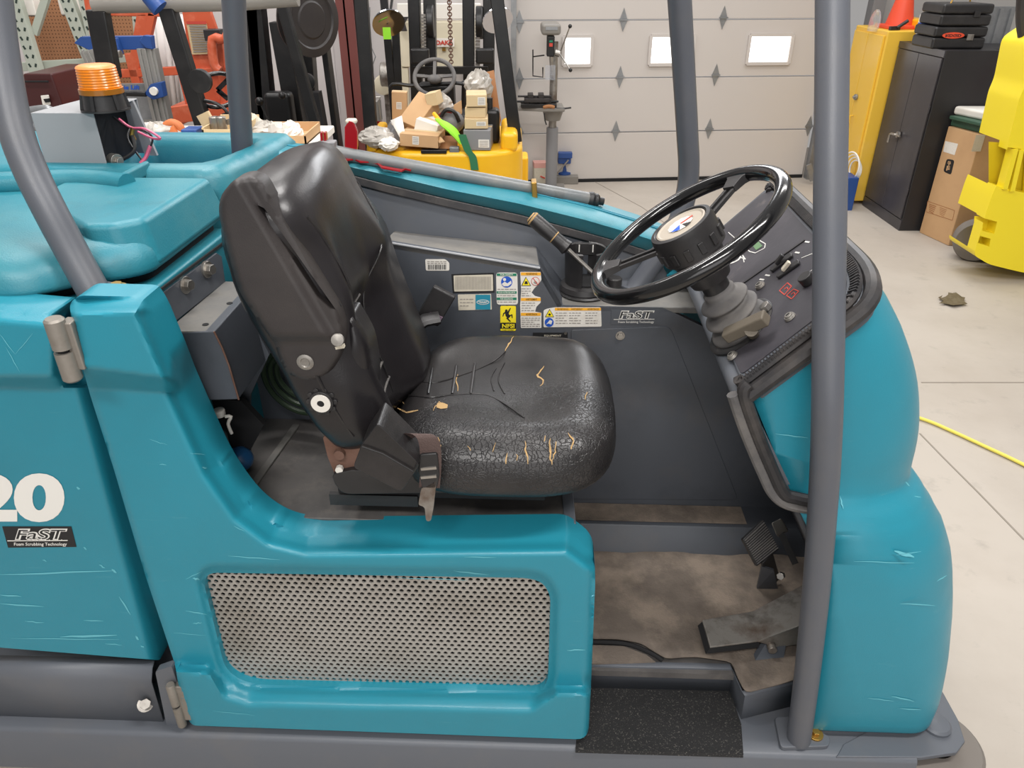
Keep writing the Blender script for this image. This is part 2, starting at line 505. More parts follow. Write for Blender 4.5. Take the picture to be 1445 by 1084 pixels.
def panel_v(x, y):
    v = PV; best = 1e9
    for i in range(len(TOPC) - 1):
        if i == 0: wd = 24
        elif i == 1: wd = 24
        elif i < 4: wd = 30 + 6 * (i - 2)
        elif i < 8: wd = 36
        else: wd = 30
        d = segd(x, y, TOPC[i], TOPC[i + 1]) / wd
        best = min(best, d)
    t = max(0, 1 - best)
    v += 0.075 * (t if t < 0.9 else t) * sst(t * 1.6 + 0.1)
    # rounded left and right sides
    for sa, sb, wd, dp in \
            [((834, 960), (839, 790), 16, 0.03), ((831, 1044), (834, 960), 14, 0.03), ((112, 503), (205, 812), 8, 0.015), ((205, 812), (270, 1026), 8, 0.015), ((97, 428), (112, 503), 14, 0.03)]:
        d = segd(x, y, sa, sb)
        if d < wd: v += dp * (1 - sqrt(max(0, 1 - (1 - d / wd) ** 2)))
    # proud lower band
    lw = 15 + 15 * sst((x - 285) / 45) * (1 - sst((x - 745) / 45))
    v -= 0.034 * sst((y - ledge(x)) / lw)
    # recessed window surround
    dh = min(segd(x, y, HO[i], HO[(i + 1) % len(HO)]) for i in range(0, len(HO)))
    if dh < 14: v += 0.018 * sst(1 - dh / 14)
    # proud upper block with a facet under it
    if x < 275 and y < 565:
        b0 = 518 + (x - 125) * .14; b1 = 549 + (x - 141) * .06
        k = max(0, min(1, (y - b0) / max(b1 - b0, 1))); v -= .072 * (1 - k) * sst((262 - x) / 22)
    return v


side = sheet(PO, [HO], 4.2, lambda x, y: P(x, y, v=panel_v(x, y)), V((0, 0.06, 0)), V((0, 0.03, 0))).build('side_panel', 'teal', S, smooth=50)
scratches([(322, 785, 395, 790, 1.4), (640, 806, 690, 812, 2), (800, 918, 826, 917, 2), (272, 880, 285, 879, 1.5), (285, 660, 292, 661, 2), (262, 862, 292, 868, 1.5), (655, 786, 700, 787, 1.2), (225, 655, 235, 656, 1.2), (272, 816, 282, 818, 3), (262, 818, 285, 806, 1), (245, 893, 290, 897, .8), (300, 1003, 360, 1010, .8), (560, 815, 660, 819, 0.9), (268, 640, 290, 642, 1), (210, 620, 236, 628, 0.8), (330, 742, 345, 750, 1.0)],
          lambda x, y: P(x, y, v=panel_v(x, y) - 0.0007), side)
# grille: a perforated plate, one hex cell per hole
GV = PV + 0.035
g = MB(); gx0, gz1 = P(276, 985, v=GV), P(790, 796, v=GV)
pw = P(320.0, 880, v=GV); pw2 = P(329.7, 880, v=GV); dx = (pw2 - pw).length; dz = dx * 0.80
HOG = [(x + (6 if x > 500 else -6), y + (6 if y > 890 else -6)) for x, y in HO]


def proj(p):
    q = RM @ (p + V((0, V0, 0))) - CAMW
    fwd = q.y * cos(PITCH) - q.z * sin(PITCH); up = q.y * sin(PITCH) + q.z * cos(PITCH)
    return CX + F * q.x / fwd, CY - F * up / fwd


zz = gx0.z - 0.02; r = 0
while zz < gz1.z + 0.02:
    xx = gx0.x + (dx / 2 if r % 2 else 0)
    while xx < gz1.x + 0.02:
        a = proj(V((xx, GV, zz)))
        if inside(a[0], a[1], HOG):
            o = [V((xx + dx / 2 * kx, GV, zz + dz * kz)) for kx, kz in ((0, .667), (1, .333), (1, -.333), (0, -.667), (-1, -.333), (-1, .333))]
            i = [V((xx + dx * .34 * sin(2 * pi * k / 6), GV, zz + dz * .42 * cos(2 * pi * k / 6))) for k in range(6)]
            b = [p + V((0, .004, 0)) for p in i]
            g.add(o + i + b, [(k, (k + 1) % 6, 6 + (k + 1) % 6, 6 + k) for k in range(6)] + [(6 + k, 6 + (k + 1) % 6, 12 + (k + 1) % 6, 12 + k) for k in range(6)])
        xx += dx
    zz += dz; r += 1
g.build('perforated_grille', 'grille_metal', side, smooth=0, weld=False)
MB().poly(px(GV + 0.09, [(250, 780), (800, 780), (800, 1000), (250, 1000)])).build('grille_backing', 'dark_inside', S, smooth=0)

# ---- rear door with the number ------------------------------------
DV = 0.06
DO = rnd([(-60, 432), (98, 446), (112, 470), (128, 560), (160, 700), (228, 925), (226, 932), (0, 914), (-60, 911)], [0, 14, 10, 10, 10, 6, 5, 0, 0], 4)


def door_v(x, y):
    v = DV
    # upper dark band and front chamfer
    xr = 66 + (y - 440) * 0.14 if y < 545 else (100 + (y - 545) * 0.268)
    if x > xr: v += 0.055 * sst((x - xr) / 44)
    v += 0.03 * (1 - sst((y - 434 - 0.09 * max(x, 0)) / 22))
    b0 = 530; b1 = 546 + max(0, x) * .06; k = max(0, min(1, (y - b0) / (b1 - b0)))
    v -= 0.062 * (1 - k) * (1 - sst((x - 70) / 26))
    v -= 0.0 * x
    return v


door = sheet(DO, [], 5, lambda x, y: P(x, y, v=door_v(x, y)), V((0, 0.08, 0))).build('rear_door', 'teal', S, smooth=50)
dm = lambda x, y: P(x, y, v=door_v(x, y) - 0.0012)
scratches([(-2, 811, 160, 806, 2.2), (0, 840, 30, 842, 2), (0, 852, 62, 856, 2), (85, 899, 165, 896, 3), (15, 901, 168, 903, 1.2), (118, 876, 146, 877, 1.5), (35, 877, 62, 879, 1.5), (148, 909, 172, 910, 1.2), (168, 842, 184, 868, 2), (140, 797, 148, 802, 2), (-2, 470, 22, 500, 1), (8, 490, 28, 525, 1), (22, 500, 46, 470, .8), (158, 803, 164, 809, 3), (191, 898, 196, 903, 3), (199, 911, 203, 914, 2), (108, 688, 113, 690, 3), (60, 790, 66, 792, 1.5), (118, 772, 122, 776, 2)],
          lambda x, y: P(x, y, v=door_v(x, y) - 0.0007), door)
mb = MB(); put_text(mb, '20', dm, -46, 668, 91, 737, bold=0.05)
mb.build('number_decal', 'white_print', door, smooth=0, label='pale grey number 20 on the door')


def fast_logo(q4, fn, parent, name='logo_decal', back=True):
    """q4: x0,y0,x1,y1 pixel box; slanted black label with the outlined word and small line"""
    x0, y0, x1, y1 = q4; w_, h_ = x1 - x0, y1 - y0
    f = lambda l: (lambda x, y: fn(x, y, l))
    mb = MB()
    if back: mb.poly([fn(x0, y0, 0), fn(x1 - w_ * .07, y0, 0), fn(x1, y1 - h_ * .03, 0), fn(x0 + w_ * .08, y1, 0)], 0)
    put_text(mb, 'FaST', f(1), x0 + w_ * .17, y0 + h_ * .10, x1 - w_ * .17, y0 + h_ * .64, 1, 0.06, shear=0.32)
    put_text(mb, 'FaST', f(2), x0 + w_ * .185, y0 + h_ * .16, x1 - w_ * .185, y0 + h_ * .60, 2, 0.0, shear=0.32)
    mb.poly([fn(x0 + w_ * .07, y0 + h_ * .66, 1), fn(x1 - w_ * .12, y0 + h_ * .64, 1), fn(x1 - w_ * .12, y0 + h_ * .68, 1), fn(x0 + w_ * .07, y0 + h_ * .70, 1)], 1)
    for k in range(9):
        cx = x0 + w_ * (.36 + .055 * k); cy = y0 + h_ * (.62 + .03 * (k % 3 - 1)); rr = h_ * .035
        mb.poly([fn(cx + rr * cos(a * pi / 3), cy + rr * sin(a * pi / 3), 3) for a in range(6)], 1)
    put_text(mb, 'Foam Scrubbing Technology', f(1), x0 + w_ * .16, y0 + h_ * .76, x1 - w_ * .13, y0 + h_ * .95, 1, 0.012)
    return mb.build(name, ['black_print', 'white_print', 'black_print'], parent, smooth=0, weld=False)


fast_logo((3, 743, 108, 773), lambda x, y, l: P(x, y, v=door_v(x, y) - 0.0008 - 0.0006 * l), door)
# inner dark wall behind the gap between door and panel
MB().prism(px(0.16, [(100, 440), (135, 440), (150, 560), (260, 940), (262, 1030), (205, 1030), (205, 930)]), (0, .02, 0)).build('pillar', 'dark_grey_paint', S)
# ---- lower rear skirt + sill ---------------------------------------
sk = MB(); R1 = [(-80, 924), (219, 931), (216, 945), (219, 965), (234, 1029), (-80, 1026)]
a = [(-80, 924), (219, 930)]; b = [(-80, 939), (215, 944)]; c = [(-80, 957), (214, 962)]; d = [(-80, 1025), (234, 1028)]
rows = [px(.085, a), px(.05, b), px(.045, c), px(.04, d)]
for r0, r1 in zip(rows, rows[1:]): sk.poly([r0[0], r0[1], r1[1], r1[0]])
skirt = sk.build('lower_skirt', 'grey_paint', S, solid=0.004, smooth=20)
bolt = MB(); bolt.cyl(P(205, 994, v=.045), P(205, 994, v=.02), .014, n=6).cyl(P(205, 994, v=.046), P(205, 994, v=.038), .02, n=16)
bolt.build('bolt', 'steel', skirt, bevel=.001)
# sill rail: rounded top edge along the bottom of the frame
z_s = 0.25
s0, s1 = P(-60, 1024, v=0.0).x, P(1050, 1066, v=0.0).x
prof = [(0.045, z_s + 0.0), (0.012, z_s), (0.004, z_s - 0.004), (0, z_s - .012), (0, z_s - .16), (0.05, z_s - .16)]
uL, uR = P(-120, 1030, v=0).x, P(1300, 1066, v=0).x
sill = MB(); sill.loft([[V((u, v + 0.0, z)) for v, z in prof] for u in (uL, uR)], True, False).build('frame_sill', 'grey_paint', S, smooth=40)
MB().prism([V((uL, .012, z_s - .001)), V((uR, .012, z_s - .001)), V((uR, .30, z_s - .001)), V((uL, .30, z_s - .001))], (0, 0, -.012)).build('frame_plate', 'grey_paint', S)
# front corner plate, bolt and roller bumper
cp = [P(x, y, z=z_s + .002) for x, y in [(1190, 1050), (1330, 975), (1352, 1015), (1362, 1046), (1350, 1062), (1300, 1069), (1180, 1068)]]
MB().prism(cp, (0, 0, -.014)).build('corner_plate', 'grey_paint', S, bevel=.003)
MB().lathe(P(1320, 1026, z=z_s - .002), (0, 0, 1), [(0, .036), (.012, .036), (.018, .03), (.022, 0)], 24).build('pivot_bolt', 'grey_paint', S, smooth=30)
rc = P(1312, 1052, z=z_s - .03)
MB().lathe(rc + V((0.02, .02, -.10)), (0, 0, 1), [(0, .11), (.01, .125), (.08, .125), (.09, .115), (.09, .05), (0, .05)], 40).build('roller_bumper', 'tyre', S, smooth=30)

# ---- front cowl ----------------------------------------------------
def lvl(z, vn, uf, rc_, u0=0.2, vf=0.955):
    pts = []; n = 12
    pts.append(V((u0, vn, z)))
    for k in range(5): pts.append(V((u0 + (uf - rc_ - u0) * (k + 1) / 6, vn, z)))
    for k in range(n + 1):
        t = pi / 2 * k / n; pts.append(V((uf - rc_ + rc_ * sin(t), vn + rc_ * 0.8 - rc_ * 0.8 * cos(t), z)))
    for k in range(n + 1):
        t = pi / 2 * k / n; pts.append(V((uf - rc_ + rc_ * cos(t), vf - rc_ * 0.8 + rc_ * 0.8 * sin(t), z)))
    pts.append(V((u0, vf, z)))
    return pts


L_ = [(0.262, .070, 1.055, .07), (0.275, .062, 1.070, .08), (.35, .058, 1.100, .10), (.48, .058, 1.13, .14), (.60, .060, 1.140, .18), (.70, .062, 1.125, .22), (.78, .066, 1.095, .22), (.85, .074, 1.055, .22), (.90, .088, 1.015, .21),
      (.93, .104, .985, .20), (.95, .120, .968, .20), (.97, .130, .962, .20), (1.00, .134, .960, .20), (1.085, .134, .95, .20), (1.17, .134, .925, .20), (1.25, .134, .89, .19), (1.33, .134, .845, .18), (1.40, .134, .795, .17), (1.46, .134, .745, .16), (1.55, .134, .66, .15)]
SILU = [(330, 1190), (380, 1226), (400, 1240), (430, 1258), (460, 1272), (500, 1287), (540, 1296), (590, 1299), (630, 1294), (655, 1287), (700, 1276)]
SILB = [(600, 1262), (655, 1285), (680, 1300), (700, 1312), (730, 1330), (770, 1341), (800, 1345), (850, 1345), (920, 1340), (960, 1334), (1000, 1324), (1030, 1308), (1045, 1300)]


def pw_(tab, y):
    if y <= tab[0][0]: return tab[0][1]
    for a, b in zip(tab, tab[1:]):
        if y <= b[0]: return a[1] + (b[1] - a[1]) * (y - a[0]) / (b[0] - a[0])
    return tab[-1][1]


def pj(p):
    q = RM @ (p + V((0, V0, 0))) - CAMW
    return (CX + F * q.x / (q.y * cos(PITCH) - q.z * sin(PITCH)), CY - F * (q.y * sin(PITCH) + q.z * cos(PITCH)) / (q.y * cos(PITCH) - q.z * sin(PITCH)))


def fit(z, vn, uf, rc_):
    tab = SILU if z > .955 else SILB
    lo, hi = .5, 1.4
    for _ in range(18):
        m_ = (lo + hi) / 2
        ex = max(a[0] - pw_(tab, a[1]) for a in (pj(p) for p in lvl(z, vn, m_, rc_)[5:-1]))
        if ex > 0: hi = m_
        else: lo = m_
    return lo


rings = []; UF = []
for i in range(len(L_) - 1):
    for k in range(3):
        t = k / 3; q = [L_[i][j] * (1 - t) + L_[i + 1][j] * t for j in range(4)]
        UF.append([q[0], q[1], fit(*q), q[3]])
UF.append([L_[-1][0], L_[-1][1], fit(*L_[-1]), L_[-1][3]])
for _ in range(2):
    for i in range(1, len(UF) - 1): UF[i][2] = (UF[i - 1][2] + 2 * UF[i][2] + UF[i + 1][2]) / 4
for q in UF: rings.append(lvl(*q))
cw = MB().loft(rings, False, False)
me = bpy.data.meshes.new('front_cowl'); me.from_pydata(cw.v, [], cw.f)
bm = bmesh.new(); bm.from_mesh(me); bmesh.ops.recalc_face_normals(bm, faces=bm.faces)
# dash plane through three measured points, knee plane below it
VN = 0.134
D1, D2 = P(1050, 552, v=VN), P(1243, 408, v=VN)
D3 = D2 + V((0.0, 0.7, -0.02)); DN = (D2 - D1).cross(D3 - D2).normalized()
if DN.z < 0: DN = -DN
K1, K2 = P(1056, 548, v=VN), P(1120, 704, v=VN)
KN = (K2 - K1).cross(V((-.10, 1, 0))).normalized()
if KN.x > 0: KN = -KN
bm2 = bm.copy()
for p_, n_ in ((D1 + DN * -0.004, DN), (K1, KN)):
    r_ = bmesh.ops.bisect_plane(bm, geom=bm.verts[:] + bm.edges[:] + bm.faces[:], plane_co=p_, plane_no=n_, clear_outer=True)
# lower left cut behind the post, for the lower bulge only
LC = P(1180, 800, v=.06).x
bmesh.ops.bisect_plane(bm, geom=bm.verts[:] + bm.edges[:] + bm.faces[:], plane_co=(0, 0, .90), plane_no=(0, 0, -1), clear_outer=True)
LS = (P(1192, 700, v=.06) - P(1143, 1030, v=.06))
LN = LS.cross(V((0, 1, 0))).normalized()
if LN.x > 0: LN = -LN
bmesh.ops.bisect_plane(bm2, geom=bm2.verts[:] + bm2.edges[:] + bm2.faces[:], plane_co=(0, 0, .90), plane_no=(0, 0, 1), clear_outer=True)
r_ = bmesh.ops.bisect_plane(bm2, geom=bm2.verts[:] + bm2.edges[:] + bm2.faces[:], plane_co=P(1143, 1030, v=.06), plane_no=LN, clear_outer=True)
m2 = bpy.data.meshes.new('x'); bm2.to_mesh(m2); bm.from_mesh(m2)
bmesh.ops.remove_doubles(bm, verts=bm.verts, dist=1e-4)
me.clear_geometry(); bm.to_mesh(me); bm.free(); bm2.free(); bpy.data.meshes.remove(m2)
cowl = obj('front_cowl', me, 'teal', S, smooth=40)
md_ = cowl.modifiers.new('s', 'SOLIDIFY'); md_.thickness = .007; md_.offset = -1


def cowl_v(z):
    for a, b in zip(L_, L_[1:]):
        if a[0] <= z <= b[0]: return a[1] + (b[1] - a[1]) * (z - a[0]) / (b[0] - a[0])
    return .134


def cowl_pt(x, y):
    lo = .0
    p = P(x, y, v=.1)
    for _ in range(4): p = P(x, y, v=cowl_v(p.z) - .0012)
    return p


scratches([(1205, 792, 1290, 795, 1.2), (1262, 778, 1290, 786, 5), (1265, 783, 1300, 779, 1), (1322, 820, 1336, 812, 1.5), (1270, 852, 1320, 855, 1.5), (1185, 700, 1190, 718, 2), (1094, 612, 1140, 618, 1.5), (1258, 983, 1290, 990, 2), (1270, 1000, 1300, 1002, 1.5), (1225, 985, 1262, 990, 1.2), (1278, 680, 1284, 686, 2), (1290, 700, 1300, 702, 1.2)], cowl_pt, cowl)

# ---- dash ------------------------------------------------------------
dU = (D2 - D1).normalized(); dVv = V((0, 1, 0)); dVv = (dVv - DN * dVv.dot(DN)).normalized()
dash_len = (D2 - D1).length
DASHV = 0.80                                    # width across the machine


def dp(a, b, h=0):                               # a along (0 low..1 high), b across (0 near..1 far)
    return D1 + dU * (a * dash_len) + dVv * (b * DASHV) + DN * h


def dpx(x, y, h=0): return PP(x, y, D1 + DN * h, DN)


dash_o = rnd([(0.0, 0.0), (1.0, 0.0), (1.02, 1.0), (0.0, 1.0)], [.06, .22, .12, .05], 8)
dash = MB().prism([dp(p[0], p[1], 0.006) for p in dash_o], DN * -.05).build('dash_surround', 'dark_grey_paint', S, bevel=.006)
face_o = rnd([(0.04, 0.045), (0.93, 0.045), (0.95, .955), (0.04, 0.955)], [.03, .19, .10, .03], 8)
MB().prism([dp(p[0], p[1], 0.012) for p in rnd([(0.03, 0.035), (0.945, 0.035), (0.965, .965), (0.03, 0.965)], [.03, .2, .1, .03], 8)], DN * -.01).build('face_trim', 'grey_paint', dash)
face = MB().prism([dp(p[0], p[1], 0.0145) for p in face_o], DN * -.01).build('console_face', 'console_face', dash)
# gasket: ribbed strip and outer roll
loopo = [dp(p[0], p[1], 0.004) for p in rnd([(-.01, -.012), (1.035, -.012), (1.05, 1.03)], [.03, .23, .1], 10)]
MB().tube([p - DN * .012 for p in loopo], .017, 10).build('edge_gasket', 'gasket', S)
rib = MB()
lo2 = [dp(p[0], p[1], 0.012) for p in rnd([(0.0, 0.008), (0.985, 0.008), (1.0, 1.0)], [.03, .22, .1], 10)]
acc = 0; prev = lo2[0]
rib.tube(lo2, .010, 8)
for i in range(1, len(lo2)):
    seg_ = lo2[i] - lo2[i - 1]; n_ = max(1, int(seg_.length / .0075))
    for k in range(n_):
        q = lo2[i - 1] + seg_ * (k / n_); sd = seg_.normalized().cross(DN)
        rib.bar(q - sd * .009 + DN * .009, q + sd * .009 + DN * .009, .003, .006, DN)
rib.build('ribbed_trim', 'gasket', dash)
# knee gasket continuing down
kg = [P(1056, 541, v=VN - .012), P(1050, 556, v=VN - .014), P(1068, 610, v=VN - .014), P(1092, 668, v=VN - .014), P(1106, 696, v=VN - .014), P(1120, 702, v=VN - .014), P(1150, 708, v=VN - .014), P(1168, 709, v=VN - .01)]
MB().tube(kg, .014, 10, smooth=4).build('edge_gasket', 'gasket', S)
kg2 = [p + V((-.022, .004, -.004)) for p in kg[1:5]] + [kg[5] + V((-.01, .0, -.02)), kg[6] + V((0, 0, -.022)), kg[7] + V((0, 0, -.022))]
MB().tube(kg2, .012, 10, smooth=4).build('edge_gasket', 'dusty_rubber_and_glint', S)
# left rim of the dash: grey round edge running far, and dark side wall under it
lr = [dp(-.03, -.0, -.012), dp(-.03, .25, -.012), dp(-.03, .6, -.012), dp(-.03, 1.0, -.012)]
MB().tube(lr, .022, 12).build('dash_rim', 'grey_paint', S)
# front bulkhead below the dash (slanting forward to the floor)
b0, b1 = dp(-.03, 0, -.02), dp(-.03, 1.0, -.02)
e0, e1 = K2 + V((-.0, 0, 0)), K2 + V((-.0, .80, 0))
sl_ = (K2.x - K1.x) / (K1.z - K2.z)
e0b, e1b = V((e0.x + sl_ * (e0.z - .34), e0.y, .34)), V((e1.x + sl_ * (e1.z - .34), e1.y, .34))
bk = MB(); bk.poly([b0, b1, e1, e0]); bk.poly([e0, e1, e1b, e0b]); bk.build('front_bulkhead', 'dark_grey_paint', S, solid=.012, smooth=20)
# near strut between dash edge and floor (twin ridge left of the gasket)
# dash graphics
dmap = lambda l: (lambda x, y: dpx(x, y, 0.0152 + l * .0006))


def dq(pts, mb, mi=0, l=0): mb.poly([dmap(l)(x, y) for x, y in pts], mi)


def dline(pts, w_, mb, mi=0, l=0, closed=False):
    f = dmap(l); q = [f(x, y) for x, y in pts]; n = len(q)
    for i in range(n if closed else n - 1): mb.bar(q[i], q[(i + 1) % n], w_, .0006, DN, mi)


dg_ = MB()
dline([(1049, 300 + 27), (1056, 330), (1080, 344), (1079, 350), (1066, 357), (1058, 355), (1028, 328)], .0022, dg_)
dg_.add([dmap(0)(1032 + 9 * cos(t * pi / 8), 357 + 4.5 * sin(t * pi / 8) - 3.0 * cos(t * pi / 8)) for t in range(16)], [tuple(range(16))])
dg_.add([dmap(0)(1035 + 11 * cos(t * pi / 8), 366 + 5 * sin(t * pi / 8) - 4.0 * cos(t * pi / 8)) for t in range(16)], [tuple(range(16))])
dg_.add([dmap(1)(1035 + 8 * cos(t * pi / 8), 366 + 3 * sin(t * pi / 8) - 3.0 * cos(t * pi / 8)) for t in range(16)], [tuple(range(16))], 1)
dline([(1042, 362), (1052, 366), (1048, 360), (1050, 370)], .002, dg_)
dline([(1131, 364), (1146, 358), (1152, 362)], .0018, dg_)
for cx, cy in ((1125, 356), (1083, 388), (1075, 394), (1139, 341)): dline([(cx - 3, cy), (cx + 3, cy + 1)], .004, dg_)
for q in ([(1100, 410), (1111, 399), (1117, 404), (1107, 416)], [(1110, 417), (1120, 408), (1127, 411), (1117, 422)]):
    dline(q, .0022, dg_, 2, closed=True); mx, my = sum(p[0] for p in q) / 4, sum(p[1] for p in q) / 4
    dline([(mx - 2, my + 1), (mx + 2, my - 2), (mx + 3, my + 1)], .002, dg_, 2)
for q in ([(1155, 360), (1180, 373)], [(1142, 384), (1150, 378), (1160, 384)]): dline(q, .0012, dg_, 0)
dg_.build('console_graphics', ['white_print', 'console_face', 'red_print'], face, smooth=0, weld=False)['kind'] = 'stuff'
lc = MB(); dq([(1057, 340), (1065, 335), (1076, 347), (1067, 353)], lc, 0, 1); lc.build('display', 'lcd', face, smooth=0)
# the raised upper plate seam
MB().bar(dmap(0)(1046, 402), dmap(0)(1136, 339), .005, .004, DN).build('plate_seam', 'black_plastic', face)
MB().bar(dmap(0)(900 + 55, 446 - 10), dmap(0)(1046, 402), .004, .003, DN)
for (x0, y0, x1, y1, tip) in ((1092, 381, 1117, 362, 'black_plastic'), (1101, 390, 1127, 372, 'pale_foam')):
    a_, b_ = dmap(0)(x0, y0), dmap(0)(x1, y1); d_ = (b_ - a_); sd = d_.normalized().cross(DN)
    sw = MB().prism([V(a_ + d_ * u_ + sd * s_ + DN * 0) for u_, s_ in ((-.08, -.010), (-.15, 0), (-.08, .010), (1.05, .010), (1.1, 0), (1.05, -.010))], DN * .007).build('switch', 'black_plastic', face, bevel=.002)
    MB().bar(a_ + d_ * .25 + DN * .009, a_ + d_ * .75 + DN * .017, .013, .008, DN).build('rocker', tip, sw, bevel=.002)
kh = dmap(0)(1142, 398); MB().cyl(kh, kh + DN * .02, .016, n=12).build('knob', 'black_plastic', face, bevel=.002)
for x, y in ((1073, 404), (1115, 448), (1034, 503)):
    q = dmap(0)(x, y); MB().cyl(q, q + DN * .006, .013, .011, 18).cyl(q + DN * .006, q + DN * .009, .009, .008, 12).build('screw', 'worn_steel', face, bevel=.001)
    MB().bar(q + DN * .0095 - dU * .004, q + DN * .0095 + dU * .004, .0025, .0015, DN).build('screw_slot', 'black_print', face)

# ---- steering wheel --------------------------------------------------
WC = P(967, 329, v=.385)
WA = V((-.555, -0.0, .832)).normalized(); E1 = V((0, 1, 0)); E2 = E1.cross(WA).normalized()
if E2.x < 0: E2 = -E2
R_ = .218
whl = MB(); whl.torus(WC, WA, R_, .0175, 96, 16)
wheel = whl.build('steering_wheel', 'gloss_black', S, smooth=60)


def wp(r, t, h=0): return WC + (E2 * cos(t) + E1 * sin(t)) * r + WA * h


for t in (radians(40), radians(163)):
    sp = MB(); sd = (E2 * -sin(t) + E1 * cos(t)); rad = (E2 * cos(t) + E1 * sin(t))
    for s_ in (-1, 1):
        sp.bar(wp(.06, t, -.012) + sd * .0105 * s_, wp(.175, t, -.006) + sd * .0105 * s_, .008, .010, WA)
    sp.bar(wp(.06, t, -.015), wp(.18, t, -.010), .016, .003, WA)
    sp.loft([[wp(.165, t, .003) + sd * .016, wp(.165, t, .003) - sd * .016, wp(.165, t, -.012) - sd * .016, wp(.165, t, -.012) + sd * .016],
             [wp(.195, t, .008) + sd * .022, wp(.195, t, .008) - sd * .022, wp(.195, t, -.012) - sd * .022, wp(.195, t, -.012) + sd * .022],
             [wp(R_, t, .010) + sd * .045, wp(R_, t, .010) - sd * .045, wp(R_, t, -.012) - sd * .045, wp(R_, t, -.012) + sd * .045]])
    sp.build('spoke', 'black_plastic', wheel, bevel=.003)
hub = MB().lathe(WC - WA * .050, WA, [(0, .060), (.006, .072), (.062, .073), (.074, .070), (.076, .062), (.070, .058), (.070, 0)], 40).build('hub', 'black_plastic', wheel, smooth=30)
hd = MB()
for k in range(14):
    t = 2 * pi * k / 14; hd.bar(wp(.0735, t, -.035), wp(.0735, t, -.008), .014, .006, (E2 * cos(t) + E1 * sin(t)))
hd.build('hub_lugs', 'black_plastic', hub, bevel=.002)
MB().lathe(WC + WA * .020, WA, [(0, .0575), (.003, .0575), (.0045, .054), (.002, .050), (.002, 0)], 40).build('hub_ring', 'hub_beige', hub, smooth=30)
em = MB(); em.add([wp(.030 * (1 if k % 2 else .92), pi * k / 12, .0235) for k in range(24)], [tuple(range(24))], 0)
em.add([wp(.028, -2.6 + .12 * k, .0240) for k in range(8)] + [wp(.002, -2.2, .0240)], [tuple(range(9))], 1)
em.add([wp(.03, -1.3 + .12 * k, .0240) for k in range(6)] + [wp(.006, -1.0, .0240)], [tuple(range(7))], 2)
em.bar(wp(.002, .6, .0245), wp(.032, .2, .0245), .004, .001, WA, 3)
em.build('hub_badge', ['sticker_white', 'blue_print', 'black_print', 'red_print'], hub, smooth=0, weld=False)
# column, bellows
CB = dpx(1052, 458, .0)
CB = WC - WA * .30
ax = WA
MB().lathe(WC - WA * .19, WA, [(0, .030), (.062, .031), (.066, .046), (.09, .052), (.145, .060), (.15, .02)], 28).build('steering_column', 'black_plastic', S, smooth=30)
base = PP(1046, 462, D1 + DN * .012, DN); topb = WC - WA * .150
axb = (topb - base)
bl = MB(); a_, b_, _ = frame(axb); rings = []
profb = [(0, .074), (.05, .084), (.12, .086), (.17, .080), (.20, .062), (.24, .056), (.30, .060), (.36, .078), (.42, .079), (.47, .072), (.50, .054), (.54, .048), (.60, .054), (.65, .068), (.71, .069), (.76, .060), (.80, .044), (.86, .042), (.92, .046), (1.0, .036)]
for h, r in profb:
    nrm = DN.lerp(WA, h).normalized(); a2, b2, _ = frame(nrm)
    rings.append(bl.ring(base + axb * h, a2, b2, r * .84, 32))
bl.loft(rings); bl.build('column_boot', 'dusty_rubber_and_glint', S, smooth=70, sub=1)
fl = MB().lathe(base - DN * .004, DN, [(0, .083), (.008, .083), (.010, .078), (.010, .0)], 36).build('boot_flange', 'black_plastic', S, smooth=30)
nb = dpx(1083, 436, .018); MB().cyl(nb, nb + DN * .014, .012, n=6).build('nut', 'steel', fl, bevel=.001)
# tilt lever, T handle
h0, h1 = dpx(1024, 474, .055), dpx(1082, 448, .055)
st0, st1 = dpx(1068, 478, .0), dpx(1060, 466, .05)
lv = MB().bar(h0, h1, .030, .026, DN).build('tilt_lever', 'tan_lever', S, bevel=.004)
MB().cyl(st0 + DN * .01, st1, .011, .014, 14).build('lever_stem', 'tan_lever', lv, smooth=40)
MB().cyl(st0, st0 + DN * .018, .016, n=18).build('lever_collar', 'black_plastic', lv, smooth=30)

# ---- roll cage posts ---------------------------------------------------
mb = MB(); r3 = .0295
mb.tube([P(1127, 1043, v=.045), P(1138, 960, v=.045), P(1152, 830, v=.045), P(1162, 700, v=.045), P(1166, 620, v=.05), P(1168, 540, v=.065), P(1170, 400, v=.12), P(1172, 240, v=.19), P(1174, 100, v=.26), P(1175, -60, v=.34)], r3, 24, smooth=5)
post = mb.build('roof_post', 'post_paint', S, smooth=60)
fp = MB().prism([P(x, y, z=z_s + .014) for x, y in rnd([(1093, 1012), (1118, 1010), (1172, 1040), (1170, 1053), (1102, 1055)], 6, 3)], (0, 0, -.014)).build('post_foot', 'grey_paint', post, bevel=.002)
q = P(1150, 1037, z=z_s + .014); MB().cyl(q, q + V((0, 0, .006)), .020, n=20).cyl(q, q + V((0, 0, .015)), .011, n=6).build('bolt', 'brass_bolt', fp, bevel=.001)
mb = MB(); mb.tube([P(-14, -60, v=.34), P(-3, 40, v=.30), P(10, 125, v=.26), P(24, 190, v=.225), P(45, 245, v=.20), P(72, 300, v=.175), P(104, 360, v=.155), P(137, 420, v=.13)], [.0305] * 8, 24, smooth=5)
post2 = mb.build('roof_post', 'post_paint', S, smooth=60)
zt = P(150, 414, v=.12).z
fp = MB().prism([P(x, y, z=zt + .005) for x, y in [(118, 414), (150, 396), (192, 403), (176, 418), (112, 420)]], (0, 0, -.016)).build('post_foot', 'grey_paint', post2, bevel=.002)
